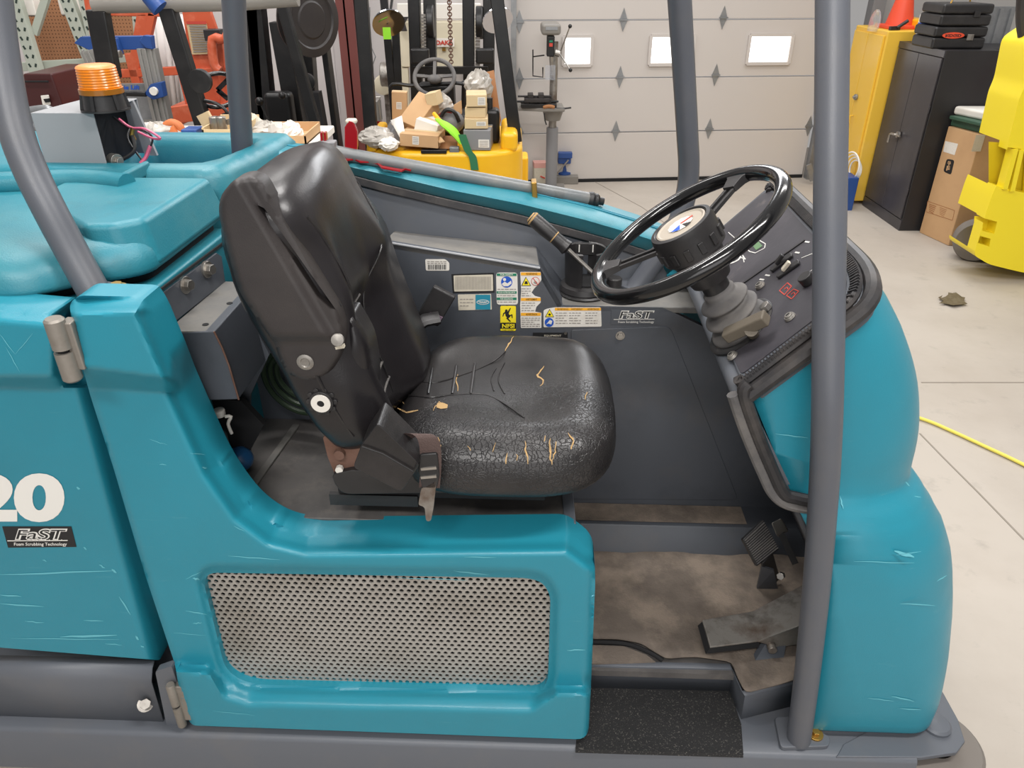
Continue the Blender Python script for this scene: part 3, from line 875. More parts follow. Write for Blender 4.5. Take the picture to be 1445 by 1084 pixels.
q = P(166, 407, z=zt + .006); MB().cyl(q, q + V((0, 0, .006)), .018, n=20).cyl(q, q + V((0, 0, .012)), .011, n=6).build('bolt', 'brass_bolt', fp, bevel=.001)
MB().prism([P(x, y, z=zt - .018) for x, y in rnd([(112, 416), (150, 392), (206, 406), (198, 420), (112, 424)], 6, 3)], (0, 0, -.05)).build('pillar_cap', 'teal_tank', post2, bevel=.01, seg=3)
MB().tube([P(328, -60, v=.86), P(331, 30, v=.89), P(337, 130, v=.93), P(344, 240, v=.97)], .0300, 20, smooth=4).build('roof_post', 'post_paint', S, smooth=60)
MB().tube([P(955, -60, v=.86), P(959, 0, v=.88), P(965, 100, v=.91), P(970, 190, v=.93), P(972, 235, v=.94), P(969, 270, v=.94), P(958, 310, v=.93), P(937, 350, v=.92), P(905, 395, v=.91), P(893, 412, v=.90)], .0295, 20, smooth=5).build('roof_post', 'post_paint', S, smooth=60)

# ---- footwell ----------------------------------------------------------
zf = 0.34
uA, uB = P(805, 800, v=.3).x - .25, K2.x + .12
MB().prism([V((uA, .18, zf - .01)), V((P(1032, 930, z=zf).x + .0, .18, zf - .01)), V((P(1040, 962, z=zf).x + .03, .155, zf - .01)), V((uB + .35, .16, zf - .01)), V((uB + .35, .66, zf - .01)), V((uA, .66, zf - .01))], (0, 0, -.02)).build('footwell_floor', 'deck_grey', S)
# step recess: risers
st_ = MB(); c1, c2, c3 = P(836, 934, z=zf), P(1030, 937, z=zf), P(1047, 975, z=zf); c4 = P(1128, 955, z=zf); 
rail = [V((uA, c1.y, zf)), c2, c3, c4]
st_.loft([[p + V((0, 0, .0)) for p in rail], [p + V((0.006, -.012, -.005)) for p in rail], [V((p.x + .008, p.y - .016, z_s)) for p in rail]], False, False)
st_.build('step_riser', 'grey_paint', S, solid=.003, smooth=20)
# grip tape
tp = [P(x, y, z=z_s + .002) for x, y in [(822, 962), (1028, 967), (1046, 1022), (1049, 1064), (812, 1057)]]
gt = MB().poly(tp); fl_ = [tp[3], tp[4]]
gt.poly([tp[4], tp[3], tp[3] + V((0, -.004, -.010)), tp[4] + V((0, -.004, -.010))])
gt.build('grip_tape', 'grip_tape', S, smooth=0)
# rubber mat with a wavy far edge
fo = [(824, 768), (838, 767), (850, 768), (868, 774), (884, 773), (905, 767), (925, 766), (942, 770), (965, 773), (1000, 768), (1060, 760), (1125, 750), (1170, 800), (1160, 880), (1150, 950), (1100, 966), (1052, 978), (1040, 955), (1033, 934), (985, 927), (960, 928), (940, 930), (918, 917), (905, 908), (870, 902), (824, 902)]
sheet(rnd(fo, 8, 2), [], 14, lambda x, y: P(x, y, z=zf + .006 + .004 * sin(x * .045) * cos(y * .06) + .0015 * sin(x * .13 + y * .1))).build('floor_mat', 'mat_brown', S, solid=.004, smooth=60)
MB().tube([P(824, 906, z=zf + .004), P(880, 908, z=zf + .006), P(915, 920, z=zf + .008), P(935, 932, z=zf + .002)], .006, 8, smooth=4).build('mat_edge', 'dark_inside', S)
MB().prism([P(x, y, z=zf + .004) for x, y in [(824, 910), (880, 912), (912, 924), (925, 934), (824, 936)]], (0, 0, -.006)).build('floor_mat', 'mat_brown', S)
# far riser, ledge and side wall
zl = 0.435; va = .655; vb = .765
ux0, ux1 = P(560, 600, v=.8).x, P(1200, 760, v=.7).x
fr = MB(); fr.loft([[V((u, va - .03, zf - .02)), V((u, va, zl - .006)), V((u, va + .006, zl)), V((u, vb, zl))] for u in (ux0, ux1)], False, False)
fr.build('far_ledge', 'dark_grey_paint', S, smooth=30)
mt = MB(); mt.poly([V((P(808, 715, z=zl).x, va + .02, zl + .002)), V((P(1045, 715, z=zl).x, va + .02, zl + .002)), V((P(1045, 715, z=zl).x, vb - .002, zl + .002)), V((P(808, 715, z=zl).x, vb - .002, zl + .002))])
mt.build('ledge_dirt', 'mat_brown', S, smooth=0)
# side wall of the cab with the stickers
WV = vb
wo = [(540, 341), (762, 378), (793, 431), (935, 434), (1012, 470), (1130, 735), (560, 735)]
wall = MB().prism(px(WV, wo), (0, .02, 0)).build('cab_side_wall', 'dark_grey_paint', S)
# top of the console box: dusty flat
topp = [P(540, 341, v=WV), P(762, 378, v=WV), P(757, 348, v=.955), P(556, 326, v=.955)]
MB().loft([topp, [p + V((0, 0, -.02)) for p in topp]]).build('console_top', 'dusty_grey', S, bevel=.004)
mm = [P(762, 378, v=WV), P(793, 431, v=WV), P(800, 405, v=.955), P(757, 348, v=.955)]
MB().loft([mm, [p + V((-.01, 0, -.01)) for p in mm]]).build('console_end', 'dark_grey_paint', S)
zsf = P(793, 431, v=WV).z
sh = [P(793, 431, v=WV), P(935, 435, v=WV), P(1000, 455, v=WV), V((P(1000, 455, v=WV).x, .96, zsf)), V((P(793, 431, v=WV).x - .03, .96, zsf))]
sh = [V((p.x, p.y, zsf)) for p in sh]
MB().prism(sh, (0, 0, -.02)).build('cab_shelf', 'dusty_grey', S, bevel=.004)
# rim edge on console (light chipped line)
MB().tube([P(545, 342, v=WV - .001), P(660, 361, v=WV - .001), P(762, 378.5, v=WV - .001)], .0035, 8).build('console_edge', 'light_grey_paint', S)
# inner upper wall on the far side
iw = [(420, 235), (500, 262), (700, 308), (930, 368), (960, 420), (700, 420), (420, 420)]
MB().prism(px(.955, iw), (0, .02, 0)).build('far_inner_wall', 'grey_paint', S)
# access cover outline on the side wall, with bolt
cv = rnd([(806, 466), (946, 461), (1042, 706), (806, 704)], [4, 10, 8, 4], 4)
MB().prism([P(x, y, v=WV - .003) for x, y in cv], (0, .004, 0)).build('access_cover', 'dark_grey_paint', wall, bevel=.0015)
q = P(875, 473, v=WV); MB().cyl(q, q + V((0, -.010, 0)), .010, n=6).cyl(q, q + V((0, -.006, 0)), .014, n=16).build('bolt', 'steel', wall, bevel=.001)
# pedals
pd = MB(); q = [P(1048, 762, v=.43), P(1078, 734, v=.47), P(1100, 775, v=.44), P(1068, 800, v=.40)]
nn = (q[1] - q[0]).cross(q[3] - q[0]).normalized(); nn = nn if nn.z > 0 else -nn
pedal = pd.prism(q, nn * -.014).build('brake_pedal', 'black_plastic', S, bevel=.003)
rb = MB()
for k in range(13):
    t = (k + .8) / 14; a_, b_ = q[0].lerp(q[3], t), q[1].lerp(q[2], t); rb.bar(a_.lerp(b_, .04) + nn * .002, a_.lerp(b_, .96) + nn * .002, .0025, .004, nn)
rb.build('pedal_ribs', 'dusty_rubber_and_glint', pedal, weld=False)
MB().bar((q[3] + q[2]) / 2 - nn * .01, P(1092, 822, z=zf + .02), .045, .012, nn).build('pedal_arm', 'black_plastic', pedal, bevel=.003)
MB().prism([P(1075, 800, v=.42), P(1092, 805, v=.42), P(1098, 832, z=zf), P(1068, 832, z=zf)], (0, .008, 0)).build('pedal_bracket', 'dark_grey_paint', pedal)
q2 = [P(1088, 738, v=.47), P(1102, 731, v=.48), P(1111, 747, v=.47), P(1096, 757, v=.46)]
p2 = MB().prism(q2, V((.01, .01, -.015))).build('parking_brake_latch', 'steel', S, bevel=.003)
MB().bar(P(1102, 752, v=.47), P(1122, 795, v=.44), .018, .01, V((0, 1, 0))).build('latch_arm', 'black_plastic', p2)
q = P(1103, 812, v=.42); MB().cyl(q, q + V((-.01, -.015, .01)), .011, n=6).build('bolt', 'steel', pedal, bevel=.001)
# direction pedal: bent steel plate
pl = [(991, 876), (1062, 864), (1142, 822), (1170, 812)]; pr = [(1002, 914), (1072, 905), (1140, 880), (1170, 862)]
zz_ = [zf + .075, zf + .055, zf + .105, zf + .13]
A = [P(x, y, z=z) for (x, y), z in zip(pl, zz_)]; B = [P(x, y, z=z) for (x, y), z in zip(pr, zz_)]
dpdl = MB(); dpdl.loft([A, B], False, False)
ped = dpdl.build('direction_pedal', 'worn_steel', S, solid=.007, bevel=.002, smooth=60)
MB().loft([[A[0] + V((0, 0, -.004)), B[0] + V((0, 0, -.004)), B[1] + V((0, 0, -.004)), A[1] + V((0, 0, -.004))], [A[0] + V((-.010, 0, -.02)), B[0] + V((-.010, -.004, -.02)), B[1] + V((0, -.004, -.02)), A[1] + V((0, 0, -.02))]]).build('pedal_rubber', 'dark_inside', ped)
q = [P(1070, 906, z=zf + .055), P(1150, 872, z=zf + .11), P(1152, 905, z=zf + .03), P(1098, 914, z=zf + .02)]
MB().prism(q, (0, .006, 0)).build('pedal_flange', 'worn_steel', ped)
MB().prism([P(1086, 900, z=zf + .04), P(1110, 906, z=zf + .03), P(1106, 928, z=zf + .006), P(1066, 932, z=zf + .006)], (0, .02, 0)).build('pedal_bracket', 'dark_grey_paint', ped)
q = P(1089, 914, z=zf + .035); MB().cyl(q + V((0, .01, 0)), q + V((0, -.012, 0)), .012, n=16).build('pivot_pin', 'worn_steel', ped, bevel=.002)

# wheels under the frame
for u_, v_, r_ in ((.55, .55, .15), (-1.05, .22, .16), (-1.05, .95, .16)):
    MB().lathe((u_, v_ - .05, r_), (0, 1, 0), [(0, .06), (0, r_ * .9), (.015, r_), (.085, r_), (.10, r_ * .9), (.10, .06)], 32).build('wheel', 'tyre', S, smooth=30)
# ================================================================== SEAT
seat = S
CU, CV_, CZ = -.072, .372, 1.108


def ctop(u, v):
    x = (u - CU) / .258; y = (v - CV_) / .295
    z = CZ
    z += .020 * sst((abs(y) - .35) / .5)                 # side bolsters
    z += .014 * sst((x - .3) / .5) - .010 * math.exp(-((x + .45) ** 2 + y * y * 1.5) * 5)
    z -= .020 * math.exp(-((x - .25) ** 2 * 2.5 + (y + .05) ** 2 * 3) * 2)
    r = (abs(x) ** 3.2 + abs(y) ** 3.2) ** (1 / 3.2)
    z -= .055 * max(0, (r - .62) / .38) ** 2.6 if r > .62 else 0
    return z


def ctoppt(x, y, off=0.0):
    p = P(x, y, z=CZ)
    for _ in range(5): p = P(x, y, z=max(ctop(p.x, p.y), CZ - .05) + off)
    return p


nT = 72; rings = []
for sc_ in (.02, .12, .25, .38, .5, .6, .68, .76, .83, .89, .94, .975, 1.0):
    rg = []
    for k in range(nT):
        t = 2 * pi * k / nT; c_, s_ = cos(t), sin(t); r = (abs(c_) ** 3.2 + abs(s_) ** 3.2) ** (-1 / 3.2)
        u, v = CU +   .258 * r * c_ * sc_, CV_ + .295 * r * s_ * sc_
        rg.append(V((u, v, ctop(u, v))))
    rings.append(rg)
for sc_, h in ((1.012, .072), (1.015, .09), (1.005, .108), (.98, .121), (.93, .128), (.5, .128), (.02, .128)):
    rg = []
    for k in range(nT):
        t = 2 * pi * k / nT; c_, s_ = cos(t), sin(t); r = (abs(c_) ** 3.2 + abs(s_) ** 3.2) ** (-1 / 3.2)
        rg.append(V((CU +   .258 * r * c_ * sc_, CV_ + .295 * r * s_ * sc_, CZ - h)))
    rings.append(rg)
# cracked vinyl: crackle relief only where the cover is worn
cm = mat('seat_vinyl', (32, 31, 32), 0.36, dirt=((58, 55, 54), 7, 0.42, 0.75, 0.6), dirt2=((28, 27, 28), 12, .5, .8, .5), rvar=.08)
nt = cm.node_tree; N = nt.nodes; L = nt.links; bs = N['Principled BSDF']
tc = N.new('ShaderNodeTexCoord'); vo_ = N.new('ShaderNodeTexVoronoi'); vo_.feature = 'DISTANCE_TO_EDGE'; vo_.inputs['Scale'].default_value = 95
wn = N.new('ShaderNodeTexNoise'); wn.inputs['Scale'].default_value = 30; wn.inputs['Detail'].default_value = 4
mxv = N.new('ShaderNodeMix'); mxv.data_type = 'VECTOR'; mxv.inputs[0].default_value = .035
L.new(tc.outputs['Object'], wn.inputs['Vector']); L.new(tc.outputs['Object'], mxv.inputs[4]); L.new(wn.outputs['Color'], mxv.inputs[5]); L.new(mxv.outputs[1], vo_.inputs['Vector'])
clm = N.new('ShaderNodeMapRange'); clm.inputs[2].default_value = .10; L.new(vo_.outputs['Distance'], clm.inputs[0])
sep = N.new('ShaderNodeVectorMath'); sep.operation = 'DISTANCE'; sep.inputs[1].default_value = (CU + .12, CV_ - .16, CZ)
L.new(tc.outputs['Object'], sep.inputs[0])
mk = N.new('ShaderNodeMapRange'); mk.inputs[1].default_value = .22; mk.inputs[2].default_value = .10; L.new(sep.outputs['Value'], mk.inputs[0])
sep2 = N.new('ShaderNodeVectorMath'); sep2.operation = 'DISTANCE'; sep2.inputs[1].default_value = (CU - .08, CV_ - .20, CZ)
L.new(tc.outputs['Object'], sep2.inputs[0])
mk2 = N.new('ShaderNodeMapRange'); mk2.inputs[1].default_value = .17; mk2.inputs[2].default_value = .08; L.new(sep2.outputs['Value'], mk2.inputs[0])
mxm = N.new('ShaderNodeMath'); mxm.operation = 'MAXIMUM'; L.new(mk.outputs[0], mxm.inputs[0]); L.new(mk2.outputs[0], mxm.inputs[1])
ml = N.new('ShaderNodeMath'); ml.operation = 'MULTIPLY'; L.new(clm.outputs[0], ml.inputs[0]); L.new(mxm.outputs[0], ml.inputs[1])
bp = N.new('ShaderNodeBump'); bp.inputs['Strength'].default_value = .55; bp.inputs['Distance'].default_value = .0022
L.new(ml.outputs[0], bp.inputs['Height'])
fn_ = N.new('ShaderNodeTexNoise'); fn_.inputs['Scale'].default_value = 300; L.new(tc.outputs['Object'], fn_.inputs['Vector'])
bp2 = N.new('ShaderNodeBump'); bp2.inputs['Strength'].default_value = .12; bp2.inputs['Distance'].default_value = .003
L.new(fn_.outputs[0], bp2.inputs['Height']); L.new(bp.outputs[0], bp2.inputs['Normal']); L.new(bp2.outputs[0], bs.inputs['Normal'])
cush = MB().loft(rings).build('seat_cushion', 'seat_vinyl', seat, smooth=80)


def crack(mb, pts, w_, jag=1.5):
    q = []
    for a, b in zip(pts, pts[1:]):
        n = max(1, int(math.hypot(b[0] - a[0], b[1] - a[1]) / 4))
        for k in range(n):
            t = k / n; q.append((a[0] + (b[0] - a[0]) * t + random.uniform(-jag, jag), a[1] + (b[1] - a[1]) * t + random.uniform(-jag, jag)))
    q.append(pts[-1]); m = len(q); L_1 = []; L_2 = []
    for i, (x, y) in enumerate(q):
        a, b = q[max(0, i - 1)], q[min(m - 1, i + 1)]; d = math.hypot(b[0] - a[0], b[1] - a[1]) or 1
        ww = w_ * sin(pi * (i + .4) / m) * random.uniform(.5, 1.1) / 2 + .15; nx, ny = -(b[1] - a[1]) / d * ww, (b[0] - a[0]) / d * ww
        L_1.append((x + nx, y + ny)); L_2.append((x - nx, y - ny))
    return L_1, L_2


def cracks(lst, fn, parent, m, name='seam_split'):
    mb = MB()
    for pts, w_ in lst:
        a, b = crack(mb, pts, w_)
        for i in range(len(a) - 1): mb.poly([fn(*a[i]), fn(*a[i + 1]), fn(*b[i + 1]), fn(*b[i])])
    o = mb.build(name, m, parent, smooth=0, weld=False); o['kind'] = 'stuff'; return o


topf = lambda x, y: ctoppt(x, y, .0012)
cracks([([(768, 515), (757, 530), (768, 536), (762, 545)], 2.5), ([(584, 503), (586, 525), (588, 545)], 2.2), ([(645, 528), (644, 540), (646, 552)], 1.6), ([(561, 577), (575, 583), (590, 579)], 3.5), ([(566, 562), (570, 570)], 1.5), ([(725, 474), (716, 488), (712, 498)], 2), ([(828, 552), (826, 564)], 1.6), ([(610, 578), (620, 568), (628, 572)], 1.5)], topf, cush, 'torn_foam')
mb = MB(); mb.poly([topf(x, y) for x, y in [(617, 569), (624, 568), (632, 571), (631, 576), (622, 577), (616, 575)]]); mb.build('torn_patch', 'torn_foam', cush, smooth=0)


# near side wall of the cushion as seen: a vertical-ish surface at v
def cside(x, y):
    # march the ray to the lofted side
    r = RI @ ray(x, y); lo = None
    for k in range(200):
        t = (.9 + k * .004) ; p = CL + r.normalized() * t * 1.0
        q = ((abs((p.x - CU) / (.258 * 1.014))) ** 3.2 + (abs((p.y - CV_) / (.295 * 1.014))) ** 3.2)
        if q <= 1 and CZ - .135 < p.z < ctop(p.x, p.y) + .002: return p - r.normalized() * .002
    return P(x, y, v=.09)


cracks([([(777, 620), (776, 640), (779, 656)], 3), ([(740, 622), (743, 640), (745, 655)], 2.2), ([(786, 622), (784, 634), (779, 650)], 2), ([(803, 612), (810, 622), (806, 634)], 2.5), ([(716, 640), (714, 655)], 1.8), ([(617, 617), (622, 630), (619, 640)], 2.5), ([(730, 640), (729, 650)], 1), ([(770, 615), (768, 623)], 1.5), ([(700, 626), (695, 638)], .8), ([(660, 628), (664, 636)], .8)], cside, cush, 'torn_foam')
seam = MB()
for pts in ([(726, 473), (713, 496), (690, 514), (650, 530), (612, 540), (590, 537), (568, 522), (548, 490)], [(532, 560), (560, 556), (600, 561), (640, 557), (678, 556), (705, 566), (740, 590)], [(548, 490), (560, 512), (575, 530), (590, 538)], [(700, 520), (693, 534), (697, 552)], [(712, 512), (703, 534), (712, 556)]):
    seam.tube([ctoppt(x, y, .0005) for x, y in pts], .0017, 6, smooth=4)
seam.build('seat_piping', 'vinyl', cush)
ribs = MB()
for x0, w_ in ((604, 14), (638, 12), (664, 12)):
    a_, b_ = ctoppt(x0 + 6, 520 + (x0 - 604) * -.12, .0005), ctoppt(x0, 556, .0005)
    ribs.tube([a_, a_.lerp(b_, .5), b_], .0035, 8)
ribs.build('pleats', 'vinyl', cush)
# pan and suspension under the cushion
pan = MB().prism([P(x, y, v=.12) for x, y in rnd([(468, 670), (496, 664), (806, 676), (800, 684), (750, 694), (485, 698), (472, 684)], [6, 0, 4, 4, 8, 12, 10], 4)], (0, .46, 0)).build('seat_pan', 'black_plastic', seat, bevel=.006)
MB().bb(P(478, 700, v=.16), P(770, 684, v=.16) + V((0, .36, 0))).build('seat_rail', 'dark_inside', seat, bevel=.003)
MB().bar(P(466, 703, v=.16), P(590, 706, v=.16), .012, .03, V((0, 0, 1))).build('seat_rail', 'black_plastic', seat)
MB().bar(P(700, 684, v=.118), P(795, 683, v=.118), .018, .006, V((0, 1, 0))).build('pan_edge', 'brown_black_plastic', pan)

# ---- backrest ------------------------------------------------------------
B0, B1 = V((-.375, .362, 1.06)), V((-.512, .345, 1.655))
bd = (B1 - B0).normalized(); bf = V((bd.z, 0, -bd.x)).normalized(); bl_ = (B1 - B0).length
BT = [(0.0, .215, .060), (.05, .245, .072), (.15, .262, .080), (.3, .268, .084), (.45, .262, .085), (.6, .258, .085), (.72, .250, .083), (.82, .236, .078), (.9, .212, .070), (.95, .182, .058), (.985, .135, .040), (1.0, .07, .016)]


def bpt(t, th, grow=0.0):
    for a, b in zip(BT, BT[1:]):
        if t <= b[0] + 1e-9:
            k = (t - a[0]) / (b[0] - a[0]); w_, h_ = a[1] + (b[1] - a[1]) * k, a[2] + (b[2] - a[2]) * k; break
    c_, s_ = cos(th), sin(th)
    y = (1 - (1 - abs(c_)) ** 1.6) * (1 if c_ > 0 else -1); x = (1 - (1 - abs(s_)) ** 1.5) * (1 if s_ > 0 else -1)
    cen = B0 + bd * (bl_ * t) - bf * (.030 * sin(pi * t))
    fo = h_ * x * (1 if x > 0 else 1 + .45 * sst((t - .35) / .4))
    if x > 0:
        g1 = math.exp(-((y + .80) / .14) ** 2) * sst((1 - t) * 2.2) * .034 + sst((y + .10) / .32) * (1 - .6 * sst((y - .7) / .3)) * sst((.84 - t) / .25) * .042
        g2 = math.exp(-((y + .15) / .62) ** 4) * sst((t - .42) / .2) * .022
        g3 = -math.exp(-((y + .38) / .26) ** 2) * (1 - sst((t - .44) / .12)) * .026
        fo += (g1 + g2 + g3) * min(1, x * 1.5)
    if y < 0: w_ *= 1 + .22 * sst((t - .72) / .2)
    return cen + V((0, 1, 0)) * (y * (w_ + grow)) + bf * (fo + (grow if x > 0 else -grow))


rings = []
m_ = 34
for i in range(m_ + 1):
    t = i / m_; t = t if t < .7 else .7 + .3 * sin((t - .7) / .3 * pi / 2)
    rings.append([bpt(min(t, 1), 2 * pi * k / 64) for k in range(64)])
back = MB().loft(rings).build('backrest', 'vinyl_back', seat, smooth=80)
# piping round the edge between front cover and back shell, and pleats
for pth, rr_ in (([(.86, 131), (.76, 129), (.6, 124), (.45, 119), (.3, 117), (.15, 117), (.03, 117)], .0024), ([(.80, 52), (.75, 60), (.68, 74), (.6, 86), (.5, 93), (.4, 96), (.3, 97), (.15, 98), (.03, 99)], .0022), ([(.1, 175), (.3, 175), (.5, 175), (.7, 175), (.85, 175), (.93, 175), (.97, 175)], .0035)):
    MB().tube([bpt(t, radians(th), .0004) for t, th in pth], rr_, 6, smooth=4).build('piping', 'vinyl', back)
pls = MB()
for t in (.44, .37, .30, .23, .16, .09):
    pls.tube([bpt(t + .05 * (q / 6) ** 1.5, radians(113 - q * 2.6), .0010) for q in range(7)], .0028, 6)
pls.build('pleats', 'dusty_rubber_and_glint', back)  # paler than the seat vinyl: glints painted into the pleat colour
cracks([([(381, 304), (390, 299), (399, 292)], 3)], lambda x, y: P(x, y, v=.112), back, 'torn_foam')
# side frame cover (long arm-rest bracket) on the near side
fr_ = rnd([(311, 276), (330, 253), (352, 246), (370, 254), (386, 284), (478, 440), (487, 472), (484, 500), (464, 530), (436, 541), (408, 530), (396, 512), (388, 486), (364, 452), (336, 410), (320, 350), (308, 300)],
          [12, 10, 12, 12, 0, 10, 14, 14, 14, 12, 10, 8, 6, 10, 16, 10, 14], 5)
slot = rnd([(363, 289), (373, 294), (462, 420), (474, 437), (466, 436), (448, 420), (392, 334), (364, 296)], 2, 2)


def frv(x, y):
    v = .085
    # raised rear part: everything left of the diagonal edge stands proud
    d = (x - 352) * .86 - (y - 300) * .50
    v -= .016 * sst(-(d - 18) / 14) * (1 - sst((y - 470) / 16))
    e = min(segd(x, y, fr_[i], fr_[(i + 1) % len(fr_)]) for i in range(len(fr_)))
    if e < 9: v += .010 * (1 - sqrt(max(0, 1 - (1 - e / 9) ** 2)))
    return v


arm = sheet(fr_, [slot], 5, lambda x, y: P(x, y, v=frv(x, y)), V((0, .035, 0)), V((0, .02, 0))).build('side_frame_cover', 'brown_black_plastic', seat, smooth=55)
MB().prism(px(.118, [(352, 280), (376, 285), (482, 432), (470, 450), (350, 300)]), (0, .004, 0)).build('slot_back', 'dark_inside', arm, smooth=0)
q = P(431, 511, v=.085); MB().lathe(q + V((0, .004, 0)), (0, -1, 0), [(0, .017), (.006, .017), (.008, .013), (.008, .010), (.006, .008), (.006, 0)], 24).build('pivot_cap', 'worn_steel', arm, smooth=30)
# lower shell with the knob
sh_ = rnd([(420, 530), (478, 480), (486, 440), (500, 440), (524, 480), (531, 530), (530, 580), (505, 605), (478, 614), (452, 604), (434, 570)], [8, 8, 8, 4, 20, 20, 16, 16, 10, 8, 10], 4)


def shv(x, y):
    e = min(segd(x, y, sh_[i], sh_[(i + 1) % len(sh_)]) for i in range(len(sh_)))
    return .118 + (.05 * (1 - sqrt(max(0, 1 - (1 - e / 30) ** 2))) if e < 30 else 0)


sheet(sh_, [], 6, lambda x, y: P(x, y, v=shv(x, y)), V((0, .05, 0))).build('hip_shell', 'vinyl_back', seat, smooth=60)
kc = P(455, 565, v=.095)
kb = MB(); kb.cyl(kc + V((0, .03, 0)), kc + V((0, -.012, 0)), .027, .025, 24)
for k in range(10):
    t = 2 * pi * k / 10; kb.cyl(kc + V((.027 * cos(t), .018, .027 * sin(t))), kc + V((.027 * cos(t), -.008, .027 * sin(t))), .0055, n=10)
knob = kb.build('recline_knob', 'black_plastic', seat, bevel=.001)
MB().lathe(kc + V((0, -.012, 0)), (0, -1, 0), [(0, .020), (.003, .020), (.003, .0075), (0, .0075)], 32).build('knob_ring', 'white_plastic', knob, smooth=30)
MB().cyl(kc + V((0, -.0125, 0)), kc + V((0, -.0135, 0)), .0075, n=16).build('knob_bore', 'dark_inside', knob)
# short stud and washers above the arm
q = P(478, 478, v=.09); MB().lathe(q, (0.1, -1, .3), [(0, .006), (.01, .006), (.012, .013), (.018, .012), (.021, 0)], 16).build('arm_stud', 'worn_steel', arm, smooth=40)
MB().bar(P(474, 490, v=.09), P(486, 488, v=.09), .006, .01, V((0, 1, 0))).build('stud_clip', 'pale_foam', arm)
# recliner bracket, belt retractor and belt
brk = MB().prism(px(.135, rnd([(455, 616), (480, 611), (530, 600), (545, 640), (520, 676), (474, 674), (462, 645)], 4, 2)), (0, .012, 0)).build('recline_bracket', 'rusty_bracket', seat, bevel=.001)
for (x, y, r_, mm_) in ((502, 622, .012, 'dark_inside'), (480, 639, .012, 'rusty_bracket'), (480, 660, .009, 'white_plastic')):
    q = P(x, y, v=.134); MB().cyl(q, q + V((0, -.012 if mm_ != 'dark_inside' else -.001, 0)), r_, n=8 if mm_ == 'white_plastic' else 18).build('bolt', mm_, brk, bevel=.001)
rt = MB().prism(px(.03, rnd([(532, 598), (541, 605), (587, 650), (592, 657), (566, 695), (498, 660), (510, 628)], [3, 4, 6, 4, 8, 6, 6], 3)), (0, .085, 0)).build('belt_retractor', 'vinyl', seat, bevel=.008, seg=3)
MB().tube(px(.026, [(511, 630), (540, 640), (583, 665), (589, 655)]), .0018, 6).build('retractor_seam', 'vinyl', rt)
bm_ = MB(); pts = [P(545, 640, v=.10), P(562, 622, v=.085), P(588, 614, v=.07), P(604, 622, v=.06), P(608, 650, v=.058), P(606, 690, v=.058)]
bm_.loft([[p + V((0, -.0, 0)) + V((-.022, 0, .004)), p + V((.022, 0, .004)), p + V((.022, .003, 0)), p + V((-.022, .003, 0))] for p in crom(pts, 4)])
belt = bm_.build('seat_belt_webbing', 'webbing', seat, smooth=40)
MB().prism(px(.052, rnd([(592, 642), (617, 640), (620, 672), (616, 690), (596, 690), (590, 665)], 3, 2)), (0, .012, 0)).build('latch_sleeve', 'black_plastic', belt, bevel=.003)
MB().prism(px(.052, rnd([(594, 690), (616, 678), (612, 716), (608, 736), (601, 736), (599, 716), (590, 713)], 3, 2)), (0, .004, 0)).build('latch_tongue', 'worn_steel', belt, bevel=.001)
for y in (662, 674):
    MB().bar(P(594, y, v=.050), P(616, y - 2, v=.050), .006, .004, V((0, 1, 0))).build('belt_slide', 'steel', belt)
# buckle on the far side
q = px(.66, [(584, 452), (612, 404), (643, 420), (618, 462)]); q2_ = [p + V((0, .02, -.0)) for p in q]
bk_ = MB().loft([q, q2_]).build('belt_buckle', 'black_plastic', seat, bevel=.005)
MB().prism(px(.655, [(607, 441), (625, 448), (620, 456), (602, 446)]), (0, .004, 0)).build('release_button', 'purple_rubber', bk_, bevel=.001)
MB().tube([P(620, 448, v=.64), P(600, 452, v=.63), P(585, 462, v=.62)], .03, 10, flat=.5).build('buckle_sleeve', 'black_plastic', bk_)

# ================================================================== seat deck and rear bulkhead
zd = .845
dk = [V((P(812, 747, z=zd).x, .166, zd)), V((P(801, 682, z=zd).x, .66, zd)), V((P(500, 560, z=zd).x - .22, .66, zd)), V((P(330, 670, z=zd).x - .12, .166, zd))]
MB().prism(dk, (0, 0, -.01)).build('seat_deck', 'deck_grey', S, bevel=.002)
MB().bar(P(346, 700, z=zd + .004), P(418, 600, z=zd + .004), .02, .008, V((0, 0, 1))).build('deck_rib', 'dusty_grey', S, bevel=.003)
ff = [dk[0], dk[1], dk[1] + V((.01, 0, -.5)), dk[0] + V((.01, 0, -.5))]
MB().loft([ff, [p + V((-.01, 0, 0)) for p in ff]]).build('seat_riser', 'grey_paint', S)
MB().bar(dk[0] + V((-.012, .0, .001)), dk[1] + V((-.012, 0, .001)), .028, .006, V((0, 0, 1))).build('deck_edge', 'grey_paint', S, bevel=.002)
# things glimpsed behind the seat: bulkhead plates
uw = -.80
MB().bb((uw - .02, .30, .70), (uw, 1.0, 1.30)).build('rear_bulkhead', 'dark_grey_paint', S)
bh = [P(300, 425, v=.60), P(350, 418, v=.60), P(470, 470, v=.60), P(470, 640, v=.60), P(300, 640, v=.60)]
MB().prism(bh, (0, .02, 0)).build('engine_cover', 'dark_grey_paint', S)
MB().prism([P(x, y, v=.40) for x, y in [(298, 460), (338, 420), (380, 500), (352, 560), (352, 640), (290, 640), (290, 560)]], (0, .015, 0)).build('cover_flange', 'dark_grey_paint', S)
MB().bb((P(300, 420, v=.62).x, .62, .55), (P(560, 420, v=.62).x, .64, 1.32)).build('engine_cover', 'dark_inside', S)
